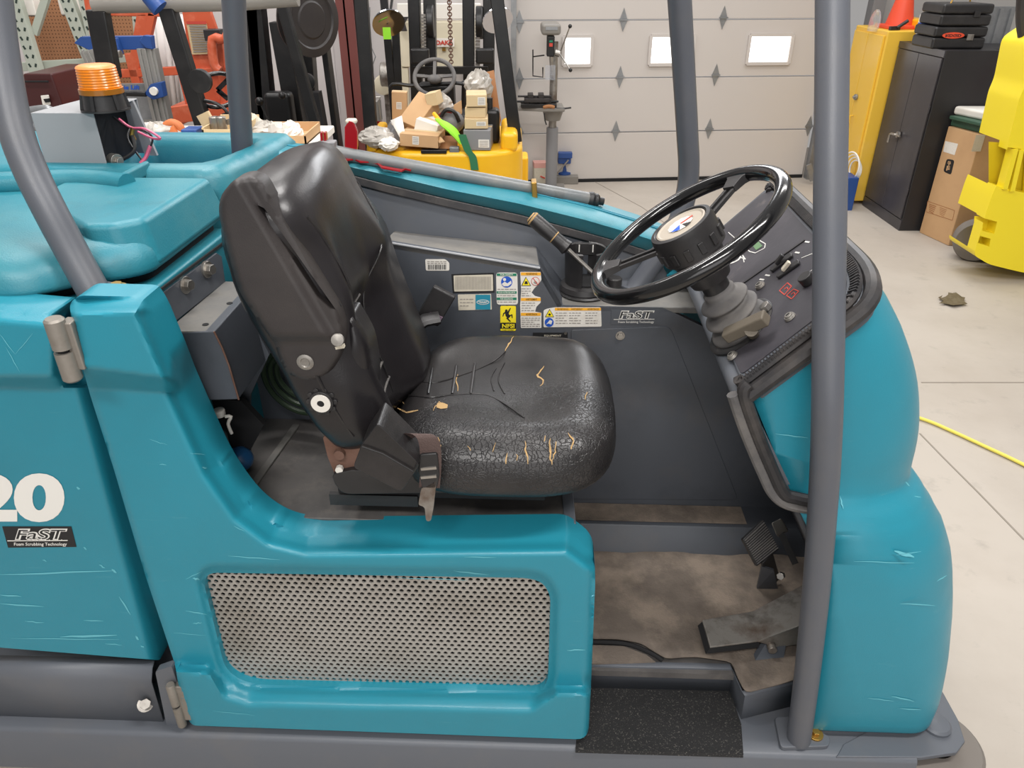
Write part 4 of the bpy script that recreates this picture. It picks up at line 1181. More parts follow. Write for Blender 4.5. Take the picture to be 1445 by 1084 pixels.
# angle bracket
ang = [P(219, 424, v=.21), P(226, 417, v=.225), P(306, 357, v=.50), P(313, 362, v=.51), P(318, 398, v=.50), P(232, 466, v=.21)]
an = MB().loft([ang, [p + V((-.006, 0, 0)) for p in ang]]).build('angle_bracket', 'dark_grey_paint', S, bevel=.001)
for x, y, v_ in ((260, 402, .33), (291, 380, .43)):
    q = P(x, y, v=v_); MB().cyl(q + V((-.004, 0, 0)), q + V((.006, -.002, 0)), .020, n=18).cyl(q + V((.005, 0, 0)), q + V((.018, -.004, .001)), .0125, n=6).build('bolt', 'steel', an, bevel=.001)
shf = [P(233, 468, v=.21), P(318, 397, v=.50)]
zz0 = sum(p.z for p in shf) / 2
shf = [P(x, y, z=zz0) for x, y in [(233, 468), (318, 397), (347, 398), (348, 416), (303, 467)]]
ss = MB().loft([shf, [p + V((0, 0, -.005)) for p in shf]]).build('bracket_shelf', 'dusty_grey', an, bevel=.001)
for x, y in ((324, 428), (290, 458)):
    q = P(x, y, z=zz0 + .0006); MB().cyl(q, q + V((0, 0, .0006)), .007, n=14).build('hole', 'dark_inside', ss)
vb_ = shf[0].y
bx_ = [(233, 470), (302, 468), (312, 488), (322, 514), (337, 564), (274, 566)]
MB().prism(px(vb_ + .002, bx_), (0, .22, -.0)).build('bracket_box', 'dark_grey_paint', an, bevel=.003)
MB().tube([P(302, 468, v=vb_), P(313, 490, v=vb_), P(323, 516, v=vb_), P(337, 564, v=vb_)], .0022, 6).build('rust_edge', 'rusty_bracket', an)
# hose coil in the dark
hm = MB(); hc = P(420, 540, v=.50)
for k, r_ in enumerate((.10, .086, .072)):
    hm.torus(hc + V((0, .015 * k, 0)), (0.25, 1, .1), r_, .0075, 40, 8)
hm.build('hose_coil', 'green_hose', S)
# bottle with a white cap, and small bracket
q = P(313, 640, v=.27); bt = MB().lathe(q, (0, 0, 1), [(0, .022), (.05, .022), (.062, .018), (.064, .013), (.075, .013)], 16).build('filler_neck', 'dark_grey_paint', S, smooth=40)
q = P(309, 581, v=.27); MB().cyl(q + V((0, 0, -.012)), q + V((0, 0, .006)), .014, n=16).build('filler_cap', 'white_plastic', bt, bevel=.003)
MB().tube([P(318, 588, v=.26), P(326, 588, v=.26), P(322, 598, v=.26), P(327, 612, v=.26)], .004, 8, smooth=3).build('wire_clip', 'white_plastic', bt)
MB().ball(P(338, 648, v=.32), .035, sq=(1, 1, .9)).build('filler_bowl', 'blue_plastic', S)
MB().prism([P(x, y, v=.34) for x, y in [(262, 560), (340, 566), (372, 600), (340, 660), (280, 640)]], (0, .02, 0)).build('inner_panel', 'dark_inside', S)

# hinges
def hinge(x0, y0, x1, y1, v, r, name='hinge'):
    a_, b_ = P(x0, y0, v=v), P(x1, y1, v=v); m1 = a_.lerp(b_, .47); m2 = a_.lerp(b_, .53); d_ = (b_ - a_).normalized()
    h = MB().lathe(a_, d_, [(0, r * .8), (.004, r), ((m1 - a_).length, r)], 20).lathe(m2, d_, [(0, r), ((b_ - m2).length - .004, r), ((b_ - m2).length, r * .8)], 20).build(name, 'cast_hinge', S, smooth=40)
    MB().cyl(m1, m2, r * .6, n=12).build('hinge_pin', 'dark_inside', h)
    MB().bb(V((a_.x + .005, v, b_.z + .02)), V((a_.x + .028, v + .03, a_.z - .01))).build('hinge_leaf', 'cast_hinge', h, bevel=.003)
    return h


hinge(75, 449, 104, 536, -.03, .0175)
hinge(240, 966, 258, 1024, .015, .0115)
MB().prism(px(.03, rnd([(219, 948), (242, 940), (262, 1000), (262, 1026), (236, 1028)], 3, 2)), (0, .02, 0)).build('hinge_plate', 'grey_paint', S)

# ================================================================== TANKS
def slab(outline, zs, inset, name, m, parent, bev=.02, seg=4):
    """plan outline (u,v), list of z, list of inset; rounded body"""
    c = sum((V(p[:2]) for p in outline), V((0, 0))) / len(outline); rings = []
    for z, i in zip(zs, inset):
        rg = []
        for p in outline:
            p = V(p[:2]); d = (c - p); rg.append(V((p.x + (i if p.x < c.x else -i), p.y + (i if p.y < c.y else -i), z)))
        rings.append(rg)
    return MB().loft(rings).build(name, m, parent, bevel=bev, seg=seg, angle=25)


# front-lower tank body
slab(rnd([(-1.7, .13), (-.82, .13), (-.80, .16), (-.785, .62), (-1.7, .62)], .02, 4), [.60, 1.405], [0, 0], 'solution_tank', 'teal_tank', S, .012)
# strip between lid and tank (seam) then lid
lid_o = rnd([(-1.8, .085), (-.985, .085), (-.905, .165), (-.835, .20), (-.80, .235), (-.795, .635), (-1.8, .64)], [.0, .05, .03, .03, .03, .03, 0], 5)


def lid_at(z, ins):
    o = []
    for p in lid_o: o.append(V((p[0] - (ins * .9 if p[0] > -1.7 else 0), p[1] + (ins if p[1] < .4 else -ins * .4), z)))
    return o


lm = MB().loft([lid_at(1.425, .012), lid_at(1.432, .0), lid_at(1.452, .002), lid_at(1.475, .008), lid_at(1.495, .026), lid_at(1.508, .05), lid_at(1.514, .085), lid_at(1.518, .16)])
lid = lm.build('tank_lid', 'teal_tank', S, smooth=45, sub=1)
MB().loft([lid_at(1.405, .03), lid_at(1.427, .03)]).build('lid_gasket', 'dark_inside', S)
# raised right half of the lid
rl = [V((-.90, .215, 0)), V((-.840, .222, 0)), V((-.795, .262, 0)), V((-.790, .628, 0)), V((-1.15, .628, 0)), V((-1.15, .42, 0))]
MB().loft([[V((p.x, p.y, 1.437)) for p in rl], [V((p.x - (.024 if p.x > -1 else 0), p.y + (.016 if p.y < .5 else -.012), 1.534)) for p in rl]]).build('lid_rise', 'teal_tank', lid, bevel=.014, seg=4, angle=20)
# hinge bar behind the lid
MB().tube([P(-40, 262, z=1.53), P(40, 258, z=1.53), P(120, 256, z=1.53), P(180, 262, z=1.53)], .028, 14, smooth=3).build('hinge_bar', 'teal_tank', S)
MB().bb(P(176, 268, z=1.52), P(200, 250, z=1.52) + V((0, .03, .035))).build('hinge_block', 'teal_tank', S, bevel=.008, seg=3)
# rear recovery tank with the well
RO = [(-1.8, .655), (-.80, .655), (-.755, .95), (-.745, 1.13), (-1.8, 1.13)]
ro = rnd(RO, [.0, .04, .05, .03, 0], 5)
MB().loft([[V((p[0], p[1], z)) for p in ro] for z in (.60, 1.46)]).build('recovery_tank', 'teal_tank', S, bevel=.01)
rimo = rnd([(-1.8, .655), (-.80, .655), (-.755, .95), (-.745, 1.13), (-1.8, 1.13)], [.0, .05, .06, .03, 0], 6)
rimi = rnd([(-1.16, .735), (-.875, .735), (-.835, .93), (-.84, 1.03), (-1.16, 1.03)], [.03, .05, .06, .05, .03], 6)


def tankrim(x, y):
    d = min(segd(x, y, rimi[i], rimi[(i + 1) % len(rimi)]) for i in range(len(rimi)))
    e = min(segd(x, y, rimo[i], rimo[(i + 1) % len(rimo)]) for i in range(len(rimo)))
    z = 1.545
    for q, w_ in ((d, .03), (e, .035)):
        if q < w_: z -= .028 * (1 - sqrt(max(0, 1 - (1 - q / w_) ** 2)))
    return V((x, y, z))


sheet(rimo, [rimi], .02, tankrim, V((0, 0, -.07)), V((0, 0, -.07))).build('tank_rim', 'teal_tank', S, smooth=60)
wf = MB().prism([V((p[0], p[1], 1.465)) for p in rimi], (0, 0, -.01)).build('tank_well', 'blue_plastic', S)
MB().tube([V((-1.00, .80, 1.50)), V((-.90, .80, 1.50))], .022, 12).build('well_hose', 'dusty_grey', S)
# seams in the tank wall
MB().bar(V((-.792, .16, 1.40)), V((-.782, .64, 1.385)), .006, .004, V((1, 0, 0))).build('wall_seam', 'dark_inside', S)
# beacon box
bx0 = P(68, 239, v=.705); bx1 = P(151, 232, v=.705)
zt_ = P(65, 160, v=.705).z
o_ = [V((bx0.x, .705, 0)), V((bx1.x, .705, 0)), V((P(205, 190, v=.93).x, .93, 0)), V((bx0.x + .02, .93, 0))]
z0_ = 1.52
bb_ = MB()
A_ = [V((p.x, p.y, z0_)) for p in o_]; B_ = [V((p.x, p.y, zt_)) for p in o_]
bb_.poly([A_[0], A_[1], B_[1], B_[0]]); bb_.poly([B_[0], B_[1], B_[2], B_[3]]); bb_.poly([A_[0], B_[0], B_[3], A_[3]]); bb_.poly([A_[3], B_[3], B_[2], A_[2]])
box_ = bb_.build('beacon_housing', 'light_grey_paint', S, solid=.005, bevel=.006)
MB().poly([A_[1] + V((-.04, 0, .005)), A_[2] + V((-.04, 0, .005)), B_[2] + V((-.04, 0, -.01)), B_[1] + V((-.04, 0, -.01))]).build('housing_interior', 'dark_inside', box_, smooth=0)
MB().prism([A_[2] + V((-.0, -.03, 0)), A_[2] + V((.035, -.03, 0)), B_[2] + V((0.002, -.03, .0)), B_[2] + V((-.012, -.03, 0))], (0, .01, 0)).build('housing_flange', 'light_grey_paint', box_)
q = P(158, 226, v=.74); MB().cyl(q, q + V((.02, -.01, 0)), .018, n=18).cyl(q + V((.02, -.01, 0)), q + V((.03, -.014, 0)), .011, n=6).build('bolt', 'steel', box_, bevel=.001)
bc = P(150, 155, z=zt_ + .003)
be = MB().lathe(bc, (0, 0, 1), [(0, .058), (.004, .058), (.004, .052), (.042, .047), (.044, .0)], 36).build('beacon_base', 'black_plastic', S, smooth=30)
for k in range(6):
    t = k * pi / 3 + .5; q = bc + V((.054 * cos(t), .054 * sin(t), .004)); MB().bar(q, q + V((-.007 * cos(t), -.007 * sin(t), .036)), .008, .008, V((cos(t), sin(t), 0))).build('base_rib', 'black_plastic', be)
pf = [(.040, .048), (.043, .051), (.052, .0505), (.054, .0478)]
for k in range(7): pf += [(.056 + k * .0062, .0490 - k * .0004), (.0592 + k * .0062, .0474 - k * .0004)]
pf += [(.100, .0455), (.103, .043), (.106, .036), (.107, 0)]
MB().lathe(bc, (0, 0, 1), pf, 40).build('beacon_lens', 'amber', be, smooth=25, label='ribbed amber lens')
MB().lathe(bc, (0, 0, 1), [(.099, .0462), (.103, .0442), (.1065, .037), (.1078, 0)], 40).build('lens_cap', 'amber_top', be, smooth=40)
MB().lathe(bc, (0, 0, 1), [(.044, .030), (.09, .028), (.094, 0)], 20).build('reflector', 'orange_print', be)
MB().lathe(bc, (0, 0, 1), [(.040, .0517), (.052, .0517), (.053, .048)], 40, cap=False).build('lens_collar', 'amber_base', be, smooth=30)
wr = MB(); wr.tube([P(168, 168, v=.82), P(185, 180, v=.80), P(205, 182, v=.78), P(226, 195, v=.77), P(215, 195, v=.78), P(195, 186, v=.8)], .0032, 8, smooth=5)
wr.tube([P(212, 206, v=.8), P(206, 222, v=.79), P(198, 231, v=.78)], .005, 8, smooth=4)
wr.build('pink_wires', 'pink_wire', box_, label='pink crimped wires')
wr = MB(); wr.tube([P(160, 165, v=.84), P(178, 178, v=.82), P(205, 185, v=.8), P(215, 195, v=.8), P(213, 206, v=.8)], .0028, 8, smooth=5)
wr.tube([P(185, 178, v=.85), P(180, 195, v=.82), P(190, 212, v=.8), P(200, 225, v=.79)], .0028, 8, smooth=5).tube([P(150, 228, v=.78), P(170, 226, v=.77), P(190, 212, v=.78), P(186, 190, v=.8)], .005, 8, smooth=5)
wr.build('black_wires', 'black_plastic', box_)
MB().tube([P(188, 180, v=.8), P(186, 190, v=.8), P(190, 198, v=.8)], .006, 8).build('yellow_connector', 'brass_bolt', box_)

# ================================================================== FAR RIM
OE = [(392, 199), (470, 208), (560, 222), (640, 239), (740, 260), (840, 284), (900, 303), (950, 322), (1000, 345)]
CE = [(384, 212), (466, 224), (548, 242), (632, 262), (733, 282), (826, 305), (884, 322), (932, 337), (980, 356)]
BE = [(384, 224), (466, 238), (548, 260), (632, 280), (733, 302), (826, 327), (880, 342), (926, 357), (975, 378)]
ra = MB(); rings = []
for o_p, c_p, b_p in zip(OE, CE, BE):
    o1 = P(*o_p, v=1.13); c1_ = P(*c_p, v=.975); c0_ = c1_ + V((0, -.012, -.008)); b1_ = P(*b_p, v=.990)
    o1.z = max(o1.z, c1_.z - .02)
    rings.append([b1_ + V((0, .08, 0)), b1_, c0_, c1_, c1_.lerp(o1, .5) + V((0, 0, .006)), o1, V((o1.x, o1.y + .01, o1.z - .03)), V((o1.x, o1.y, b1_.z - .3))])
rim = ra.loft(rings).build('side_rim', 'teal_tank', S, smooth=30)
gr_ = [[P(x, y + 1, v=.948), P(x, y + 13, v=.944), P(x, y + 13, v=.96), P(x, y + 1, v=.96)] for x, y in BE]
MB().loft(gr_).build('rim_gasket', 'gasket', S, bevel=.003)
gl = MB(); gl.tube([r_[3].lerp(r_[5], .45) + V((0, 0, .007)) for r_ in rings], .0018, 6).tube([r_[3].lerp(r_[5], .55) + V((0, 0, .006)) for r_ in rings], .0015, 6)
gl.build('rim_groove', 'teal_print', rim)

# ---- stickers on the cab side wall ----------------------------------------
def sticker(name, pts, prints, r=2, base='sticker_white'):
    """pts corner pixels; prints(mb, f) draws with material ids"""
    o = MB().prism(px(WV - .0012, rnd(pts, r, 3)), (0, .0012, 0)).build(name, base, wall, smooth=0)
    mb = MB(); prints(mb, lambda l: (lambda x, y: P(x, y, v=WV - .0016 - .0005 * l)))
    if mb.v: mb.build('print', ['black_print', 'orange_print', 'green_print', 'blue_print', 'yellow_print', 'teal_print', 'grey_print', 'sticker_white', 'red_print', 'dark_grey_paint'], o, smooth=0, weld=False)
    return o


def rect(mb, f, x0, y0, x1, y1, mi, l=0): mb.poly([f(l)(x0, y0), f(l)(x1, y0), f(l)(x1, y1), f(l)(x0, y1)], mi)


def disc(mb, f, x, y, rx, ry, mi, l=0): mb.poly([f(l)(x + rx * cos(k * pi / 10), y + ry * sin(k * pi / 10)) for k in range(20)], mi)


def lines(mb, f, x0, y0, x1, y1, n, mi=6, l=1):
    for k in range(n):
        y = y0 + (y1 - y0) * (k + .5) / n; x = x0
        xe = x1 if k % 3 != 2 else x0 + (x1 - x0) * .7
        while x < xe:
            w_ = random.uniform(2.5, 6); rect(mb, f, x, y - .5, min(x + w_, xe), y + .5, mi, l); x += w_ + 1.1


def s1(mb, f):
    lines(mb, f, 603, 368, 631, 373, 2)
    x = 604
    while x < 630:
        w_ = random.choice((.6, 1.0, 1.5)); rect(mb, f, x, 373.5, x + w_, 380.5, 0, 1); x += w_ + random.choice((.7, 1.1))


sticker('barcode_sticker', [(600, 366), (628, 366), (634, 371), (634, 382), (601, 382)], s1)
o = MB().prism(px(WV - .0008, [(637, 387), (697, 385), (698, 413), (639, 414)]), (0, .001, 0)).build('plate_border', 'black_print', wall, smooth=0)


def s2(mb, f):
    x = 643
    while x < 692: rect(mb, f, x, 390.5, x + .9, 408.5, 6, 1); x += 2.1


sticker('rating_plate', [(640, 389), (695.5, 387.5), (696, 410.5), (641, 411.5)], s2, 1, 'sticker_cream')


def s3(mb, f):
    rect(mb, f, 671, 416, 692, 437, 5, 1); lines(mb, f, 649, 420, 668, 434, 3)
    mb.poly([f(2)(681.5 + 9 * cos(k * pi / 8), 426.5 + 3.6 * sin(k * pi / 8)) for k in range(16)], 7)
    mb.poly([f(3)(681.5 + 8 * cos(k * pi / 8), 426.5 + 2.8 * sin(k * pi / 8)) for k in range(16)], 5)
    put_text(mb, 'TENNANT', f(4), 675, 425, 688, 428.3, 7, .02)


sticker('maker_sticker', [(646, 416), (693, 415), (694, 437), (647, 438)], s3, 1, 'sticker_cream')


def s4(mb, f):
    rect(mb, f, 701, 386, 729, 389.5, 2, 1); put_text(mb, 'FOR SAFETY', f(2), 706, 386.6, 724, 389, 7, .02)
    disc(mb, f, 715, 398, 8, 8, 3, 1); disc(mb, f, 712, 394.5, 2.2, 2.2, 7, 2)
    mb.poly([f(2)(*p) for p in [(708, 401), (712, 397.5), (716, 400), (721, 396), (722, 400), (717, 404), (711, 404)]], 7)
    rect(mb, f, 701, 411, 729, 414.5, 2, 1); put_text(mb, 'POUR VOTRE SECURITE', f(2), 703, 411.6, 727, 414, 7, .01)
    rect(mb, f, 701, 420, 729, 423.5, 2, 1); put_text(mb, 'POR SEGURIDAD', f(2), 706, 420.6, 724, 423, 7, .01)
    lines(mb, f, 702, 406.5, 728, 410, 1); lines(mb, f, 702, 415.5, 728, 419, 1); lines(mb, f, 702, 424.5, 728, 428, 1)


sticker('safety_sticker', [(700, 385), (730, 385), (731, 430), (701, 430)], s4, 4)


def s5(mb, f):
    rect(mb, f, 707.5, 433.5, 726.5, 455, 4, 1); rect(mb, f, 706, 455.5, 728, 464, 0, 1)
    put_text(mb, 'NFSI', f(2), 708.5, 457, 726, 463, 4, .03); rect(mb, f, 707.5, 464, 727, 467, 4, 1); put_text(mb, 'CERTIFIED', f(2), 709, 464.6, 725, 466.6, 0, .0)
    disc(mb, f, 714.5, 438.5, 1.8, 1.8, 0, 2)
    for pts in ([(712.5, 439), (717, 440), (720, 447), (717, 450), (713.5, 446)], [(713, 440), (710, 442), (709, 446.5), (710.2, 446.8), (711.5, 443), (714, 442)], [(716, 440), (720, 434.5), (721, 435), (718, 442)], [(718, 445), (723, 443.5), (723.5, 449), (722.3, 449), (721.5, 445.5), (718, 448)], [(716, 448), (721, 453.5), (719.5, 454.3), (714, 449)]):
        mb.poly([f(2)(*p) for p in pts], 0)


sticker('slip_sticker', [(706, 432), (728, 432), (728, 467), (706, 467)], s5, 2, 'yellow_print')


def s6(mb, f):
    for y, t_ in ((384.5, 'WARNING'), (420.5, 'AVERTISSEMENT'), (441.5, 'ADVERTENCIA')):
        rect(mb, f, 735, y, 763, y + 4.2, 1, 1); put_text(mb, t_, f(2), 742, y + .8, 758, y + 3.4, 0, .01)
    mb.poly([f(1)(735.5, 403.5), f(1)(742, 390.5), f(1)(749.5, 403.5)], 0); mb.poly([f(2)(737, 402.7), f(2)(742.2, 392), f(2)(748, 402.7)], 4)
    mb.poly([f(3)(740, 401), f(3)(741, 397), f(3)(744, 397), f(3)(745, 401)], 0)
    disc(mb, f, 755.5, 397, 6, 6.2, 8, 1); disc(mb, f, 755.5, 397, 5.2, 5.4, 7, 2); mb.poly([f(3)(751.5, 392.5), f(3)(752.5, 392), f(3)(759.5, 401.5), f(3)(758.5, 402)], 8)
    disc(mb, f, 755.5, 399, 3, 2, 6, 2)
    lines(mb, f, 736, 406, 749, 419, 4); lines(mb, f, 736, 426, 755, 440, 4); lines(mb, f, 736, 447.5, 762, 462, 5)


sticker('warning_sticker', [(734, 384), (763, 384), (764, 395), (760, 401), (754, 407), (750, 413), (755, 418), (763, 420), (763, 427), (757, 433), (755, 440), (764, 442), (764, 463), (735, 463), (734, 430), (735.5, 410)], s6, 1)


def s7(mb, f):
    rect(mb, f, 783, 434.5, 848, 438.3, 1, 1)
    for x, t_ in ((786, 'WARNING'), (806, 'AVERTISSEMENT'), (829, 'ADVERTENCIA')): put_text(mb, t_, f(2), x, 435.2, x + 16, 437.6, 0, .0)
    mb.poly([f(1)(769, 447.5), f(1)(775.5, 436), f(1)(782, 447.5)], 0); mb.poly([f(2)(770.3, 446.8), f(2)(775.5, 437.4), f(2)(780.8, 446.8)], 4); disc(mb, f, 775.5, 444, 1.8, 1.5, 0, 3)
    disc(mb, f, 775, 455, 6.4, 6.4, 3, 1); mb.poly([f(2)(*p) for p in [(770.5, 458), (776, 451.5), (779.5, 453), (778, 458), (774, 456.5)]], 7)
    for x in (784, 803, 826): lines(mb, f, x, 440, x + 17, 458, 5)


sticker('warning_sticker', [(767, 438), (772, 436), (783, 434), (848, 434), (849, 461), (767, 462)], s7, 2)
mbp = MB().prism(px(WV - .001, [(863, 437), (930, 437), (930, 458), (862, 458)]), (0, .001, 0)).build('technology_sticker', 'dark_grey_paint', wall, smooth=0)
fast_logo((861, 436, 932, 458), lambda x, y, l: P(x, y, v=WV - .0018 - .0005 * l), mbp, back=False)
mbq = MB().prism(px(WV - .004, [(752, 470), (801, 470), (801, 482), (752, 482)]), (0, .003, 0)).build('equipment_plate', 'black_print', wall, smooth=0)
mm2 = MB(); put_text(mm2, 'EQUIPMENT', lambda x, y: P(x, y, v=WV - .005), 768, 472.5, 792, 475.5, 0, .01); mm2.build('print', 'pale_foam', mbq, smooth=0)
q = P(798, 470, v=WV - .004); MB().cyl(q, q + V((0, -.004, 0)), .004, n=10).build('rivet', 'steel', mbq)

# ---- cup holder -------------------------------------------------------------
def cc(x, y, z=None): return P(x, y, z=z if z is not None else zsf)


c0 = cc(824, 409); c0.y = min(c0.y, .86)
ch = MB().lathe(c0 + V((0, 0, .0)), (0, 0, 1), [(0, .072), (.006, .076), (.012, .070), (.016, .074), (.03, .070), (.035, .058), (.04, .0)], 40).build('cup_holder', 'black_plastic', S, smooth=30)
cw_ = MB()
for a0, a1 in ((100, 258), (295, 440)):
    ri = []; 
    for k in range(15):
        t = radians(a0 + (a1 - a0) * k / 14); d_ = V((cos(t), sin(t), 0))
        ri.append([c0 + d_ * r_ + V((0, 0, h)) for r_, h in ((.058, .03), (.062, .135), (.058, .138), (.054, .135), (.050, .03))])
    cw_.loft(ri)
cw_.build('cup_wall', 'black_plastic', ch, smooth=40)
MB().cyl(c0 + V((0, 0, .036)), c0 + V((0, 0, .040)), .05, n=24).build('cup_floor', 'dark_inside', ch)
MB().bb(c0 + V((-.035, .045, .10)), c0 + V((.035, .06, .136))).build('cup_back', 'black_plastic', ch, bevel=.002)
for dx in (-.02, .02): MB().bb(c0 + V((dx, .043, .11)), c0 + V((dx + .003, .046, .132))).build('cup_tick', 'white_print', ch)
MB().cyl(cc(893, 402), cc(893, 402) + V((0, 0, .01)), .05, n=24).build('post_seat', 'dark_grey_paint', S, bevel=.003)
MB().lathe(cc(866, 413), (0, 0, 1), [(0, .022), (.045, .022), (.048, .018), (.048, 0)], 16).build('shelf_knob', 'black_plastic', S, smooth=30)


def rim_z(u, v):
    for r0, r1 in zip(rings, rings[1:]):
        if r0[3].x <= u <= r1[3].x:
            t = (u - r0[3].x) / (r1[3].x - r0[3].x); c_, o_ = r0[3].lerp(r1[3], t), r0[5].lerp(r1[5], t)
            k = (v - c_.y) / (o_.y - c_.y); return c_.z + (o_.z - c_.z) * k + .006 * (1 - abs(2 * k - 1))
    return rings[0][3].z if u < rings[0][3].x else rings[-1][3].z


def rim_pt(x, y, off=0):
    p = P(x, y, v=1.05)
    for _ in range(14):
        z = rim_z(p.x, p.y) + off; q = P(x, y, z=z); p = p.lerp(q, .6)
    return p
# ================================================================== THE WORKSHOP
mat('concrete', (178, 170, 160), 0.62, bump=('n', 14, 0.05), dirt=((160, 150, 139), 1.3, 0.40, 0.70, 0.6), dirt2=((132, 126, 119), 7, 0.58, 0.78, 0.5))
mat('joint', (140, 132, 122), 0.9)
mat('wall_white', (204, 200, 200), 0.6, dirt=((200, 194, 190), 1.5, .45, .75, .4))
mat('wall_grey', (176, 174, 172), 0.6)
mat('door_white', (196, 190, 185), 0.5, bump=('n', 90, 0.05))
mat('galv', (150, 152, 154), 0.4, 0.6, dirt=((120, 122, 124), 9, .45, .7, .6))
mat('win', (250, 250, 252), 0.3, emit=((255, 255, 255), 1.6))
mat('green_white', (178, 186, 174), 0.5)
mat('dark_green', (40, 56, 50), 0.6)
mat('brick_red', (112, 60, 56), 0.55)
mat('orange_paint', (204, 92, 58), 0.45, dirt=((236, 150, 120), 9, .5, .75, .5))
mat('blue_paint', (38, 74, 138), 0.4)
mat('aluminium', (168, 166, 162), 0.4, 0.6)
mat('black_paint', (19, 18, 19), 0.4, dirt=((60, 57, 56), 7, .5, .8, .4))
mat('cream', (216, 208, 184), 0.5)
mat('safety_yellow', (238, 182, 30), 0.35, dirt=((226, 160, 24), 4, .5, .8, .4))
mat('lemon_yellow', (240, 218, 40), 0.4)
mat('cardboard', (196, 158, 116), 0.75, bump=('n', 80, 0.05), dirt=((178, 140, 100), 4, .45, .75, .5))
mat('cardboard_light', (206, 182, 142), 0.75)
mat('cardboard_dark', (160, 110, 70), 0.8)
mat('plastic_bag', (186, 180, 172), 0.25, bump=('n', 18, 1.0), dirt=((160, 156, 150), 16, .45, .65, .8))
mat('lime', (150, 226, 50), 0.6)
mat('strap_green', (44, 112, 74), 0.6)
mat('cabinet_yellow', (232, 188, 66), 0.38, dirt=((236, 198, 140), 2, .5, .8, .4))
mat('cabinet_black', (52, 50, 54), 0.30, bump=('n', 10, 0.05), dirt=((74, 72, 78), 3, .45, .75, .7))
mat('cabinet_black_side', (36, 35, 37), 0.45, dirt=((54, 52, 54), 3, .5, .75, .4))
mat('cone_orange', (226, 78, 46), 0.5)
mat('green_lid', (52, 84, 66), 0.5)
mat('paper', (232, 228, 220), 0.7)
mat('box_grey', (128, 128, 130), 0.6)
mat('maroon', (70, 34, 34), 0.35)
mat('hose_yellow', (222, 208, 90), 0.5)
mat('leaf', (92, 80, 56), 0.8, dirt=((120, 112, 90), 60, .45, .7, .6))
mat('curtain', (226, 222, 220), 0.5)
mat('mirror', (200, 200, 205), 0.05, 1.0)
mat('drill_grey', (128, 124, 118), 0.45)
mat('orange_rust', (196, 110, 60), 0.6)
pg = mat('pegboard', (160, 114, 80), 0.8)
nt = pg.node_tree; N = nt.nodes; L = nt.links
tc = N.new('ShaderNodeTexCoord'); mp = N.new('ShaderNodeMapping'); mp.inputs['Scale'].default_value = (40, 40, 40); L.new(tc.outputs['Object'], mp.inputs[0])
fr1 = N.new('ShaderNodeVectorMath'); fr1.operation = 'FRACTION'; L.new(mp.outputs[0], fr1.inputs[0])
sp1 = N.new('ShaderNodeSeparateXYZ'); L.new(fr1.outputs[0], sp1.inputs[0])
cb = N.new('ShaderNodeCombineXYZ'); L.new(sp1.outputs[0], cb.inputs[0]); L.new(sp1.outputs[2], cb.inputs[2])
ds = N.new('ShaderNodeVectorMath'); ds.operation = 'DISTANCE'; ds.inputs[1].default_value = (.5, 0, .5); L.new(cb.outputs[0], ds.inputs[0])
lt = N.new('ShaderNodeMath'); lt.operation = 'LESS_THAN'; lt.inputs[1].default_value = .2; L.new(ds.outputs['Value'], lt.inputs[0])
mx = N.new('ShaderNodeMix'); mx.data_type = 'RGBA'; mx.inputs[6].default_value = lin((160, 114, 80)); mx.inputs[7].default_value = lin((96, 60, 40)); L.new(lt.outputs[0], mx.inputs[0])
L.new(mx.outputs[2], base_input(pg))

PN = V((-.081, 1, 0)); PQ = V((.639, 7.757, 0))


def BW(x, y, off=0.0): return WP(x, y, PQ - V((0, off, 0)), PN)          # on the back wall plane, off metres in front


def wb(x0, y0, x1, y1, Y, w_, d_, m, name, parent=None, up=V((0, 1, 0)), Y2=None, bevel=0):
    if name in ('mast_rail', 'front_post', 'upright', 'tilt_brace'):
        p_, q_ = W(x0, y0, Y=Y), W(x1, y1, Y=Y); q_ = q_ + (q_ - p_) * ((q_.z - .02) / (p_.z - q_.z)); return MB().bar(p_, q_, w_, d_, up).build(name, m, parent, bevel=bevel)
    return MB().bar(W(x0, y0, Y=Y), W(x1, y1, Y=Y2 or Y), w_, d_, up).build(name, m, parent, bevel=bevel)


def wbox(x0, yb, x1, yt, Y, depth, m, name, parent=None, bevel=.004, z0=None, yaw=0):
    """upright box: pixel bottom-left/right at yb, top at yt, front face at depth Y"""
    a, b = W(x0, yb, Y=Y), W(x1, yb, Y=Y); t = W(x0, yt, Y=Y)
    zb = a.z if z0 is None else z0
    c = V(((a.x + b.x) / 2, Y + depth / 2, (zb + t.z) / 2))
    return MB().box(c, (b.x - a.x, depth, t.z - zb), Matrix.Rotation(radians(yaw), 3, 'Z')).build(name, m, parent, bevel=bevel)


# floor, walls
fl = MB().poly([(-9, -1.2, 0), (9, -1.2, 0), (9, 9.4, 0), (-9, 9.4, 0)]).build('floor', 'concrete', smooth=0); struct(fl)
for pts in ([(1298, 612), (1330, 645), (1380, 695), (1445, 762)], [(1300, 540), (1445, 540)], [(838, 256), (905, 292), (960, 330)]):
    q = [W(x, y, z=.0) for x, y in pts]; mb = MB()
    for a, b in zip(q, q[1:]): mb.bar(a, b, .008, .004, V((0, 0, 1)))
    mb.build('floor_joint', 'joint', fl)
ww = MB().prism([PQ + V((-8, -.081 * 8 + .04, 0)), BW(722, 200, -.04) * 1, BW(722, 200, -.04) * 1 + V((0, 0, 0)), PQ + V((-8, -.081 * 8 + .04, 0))], (0, 0, 5)) if False else None
pL = PQ + V((-8, -.648, 0)); pd_ = BW(724, 250); pd_.z = 0; pe = BW(1212, 100); pe.z = 0; pR = PQ + V((7, .567, 0))
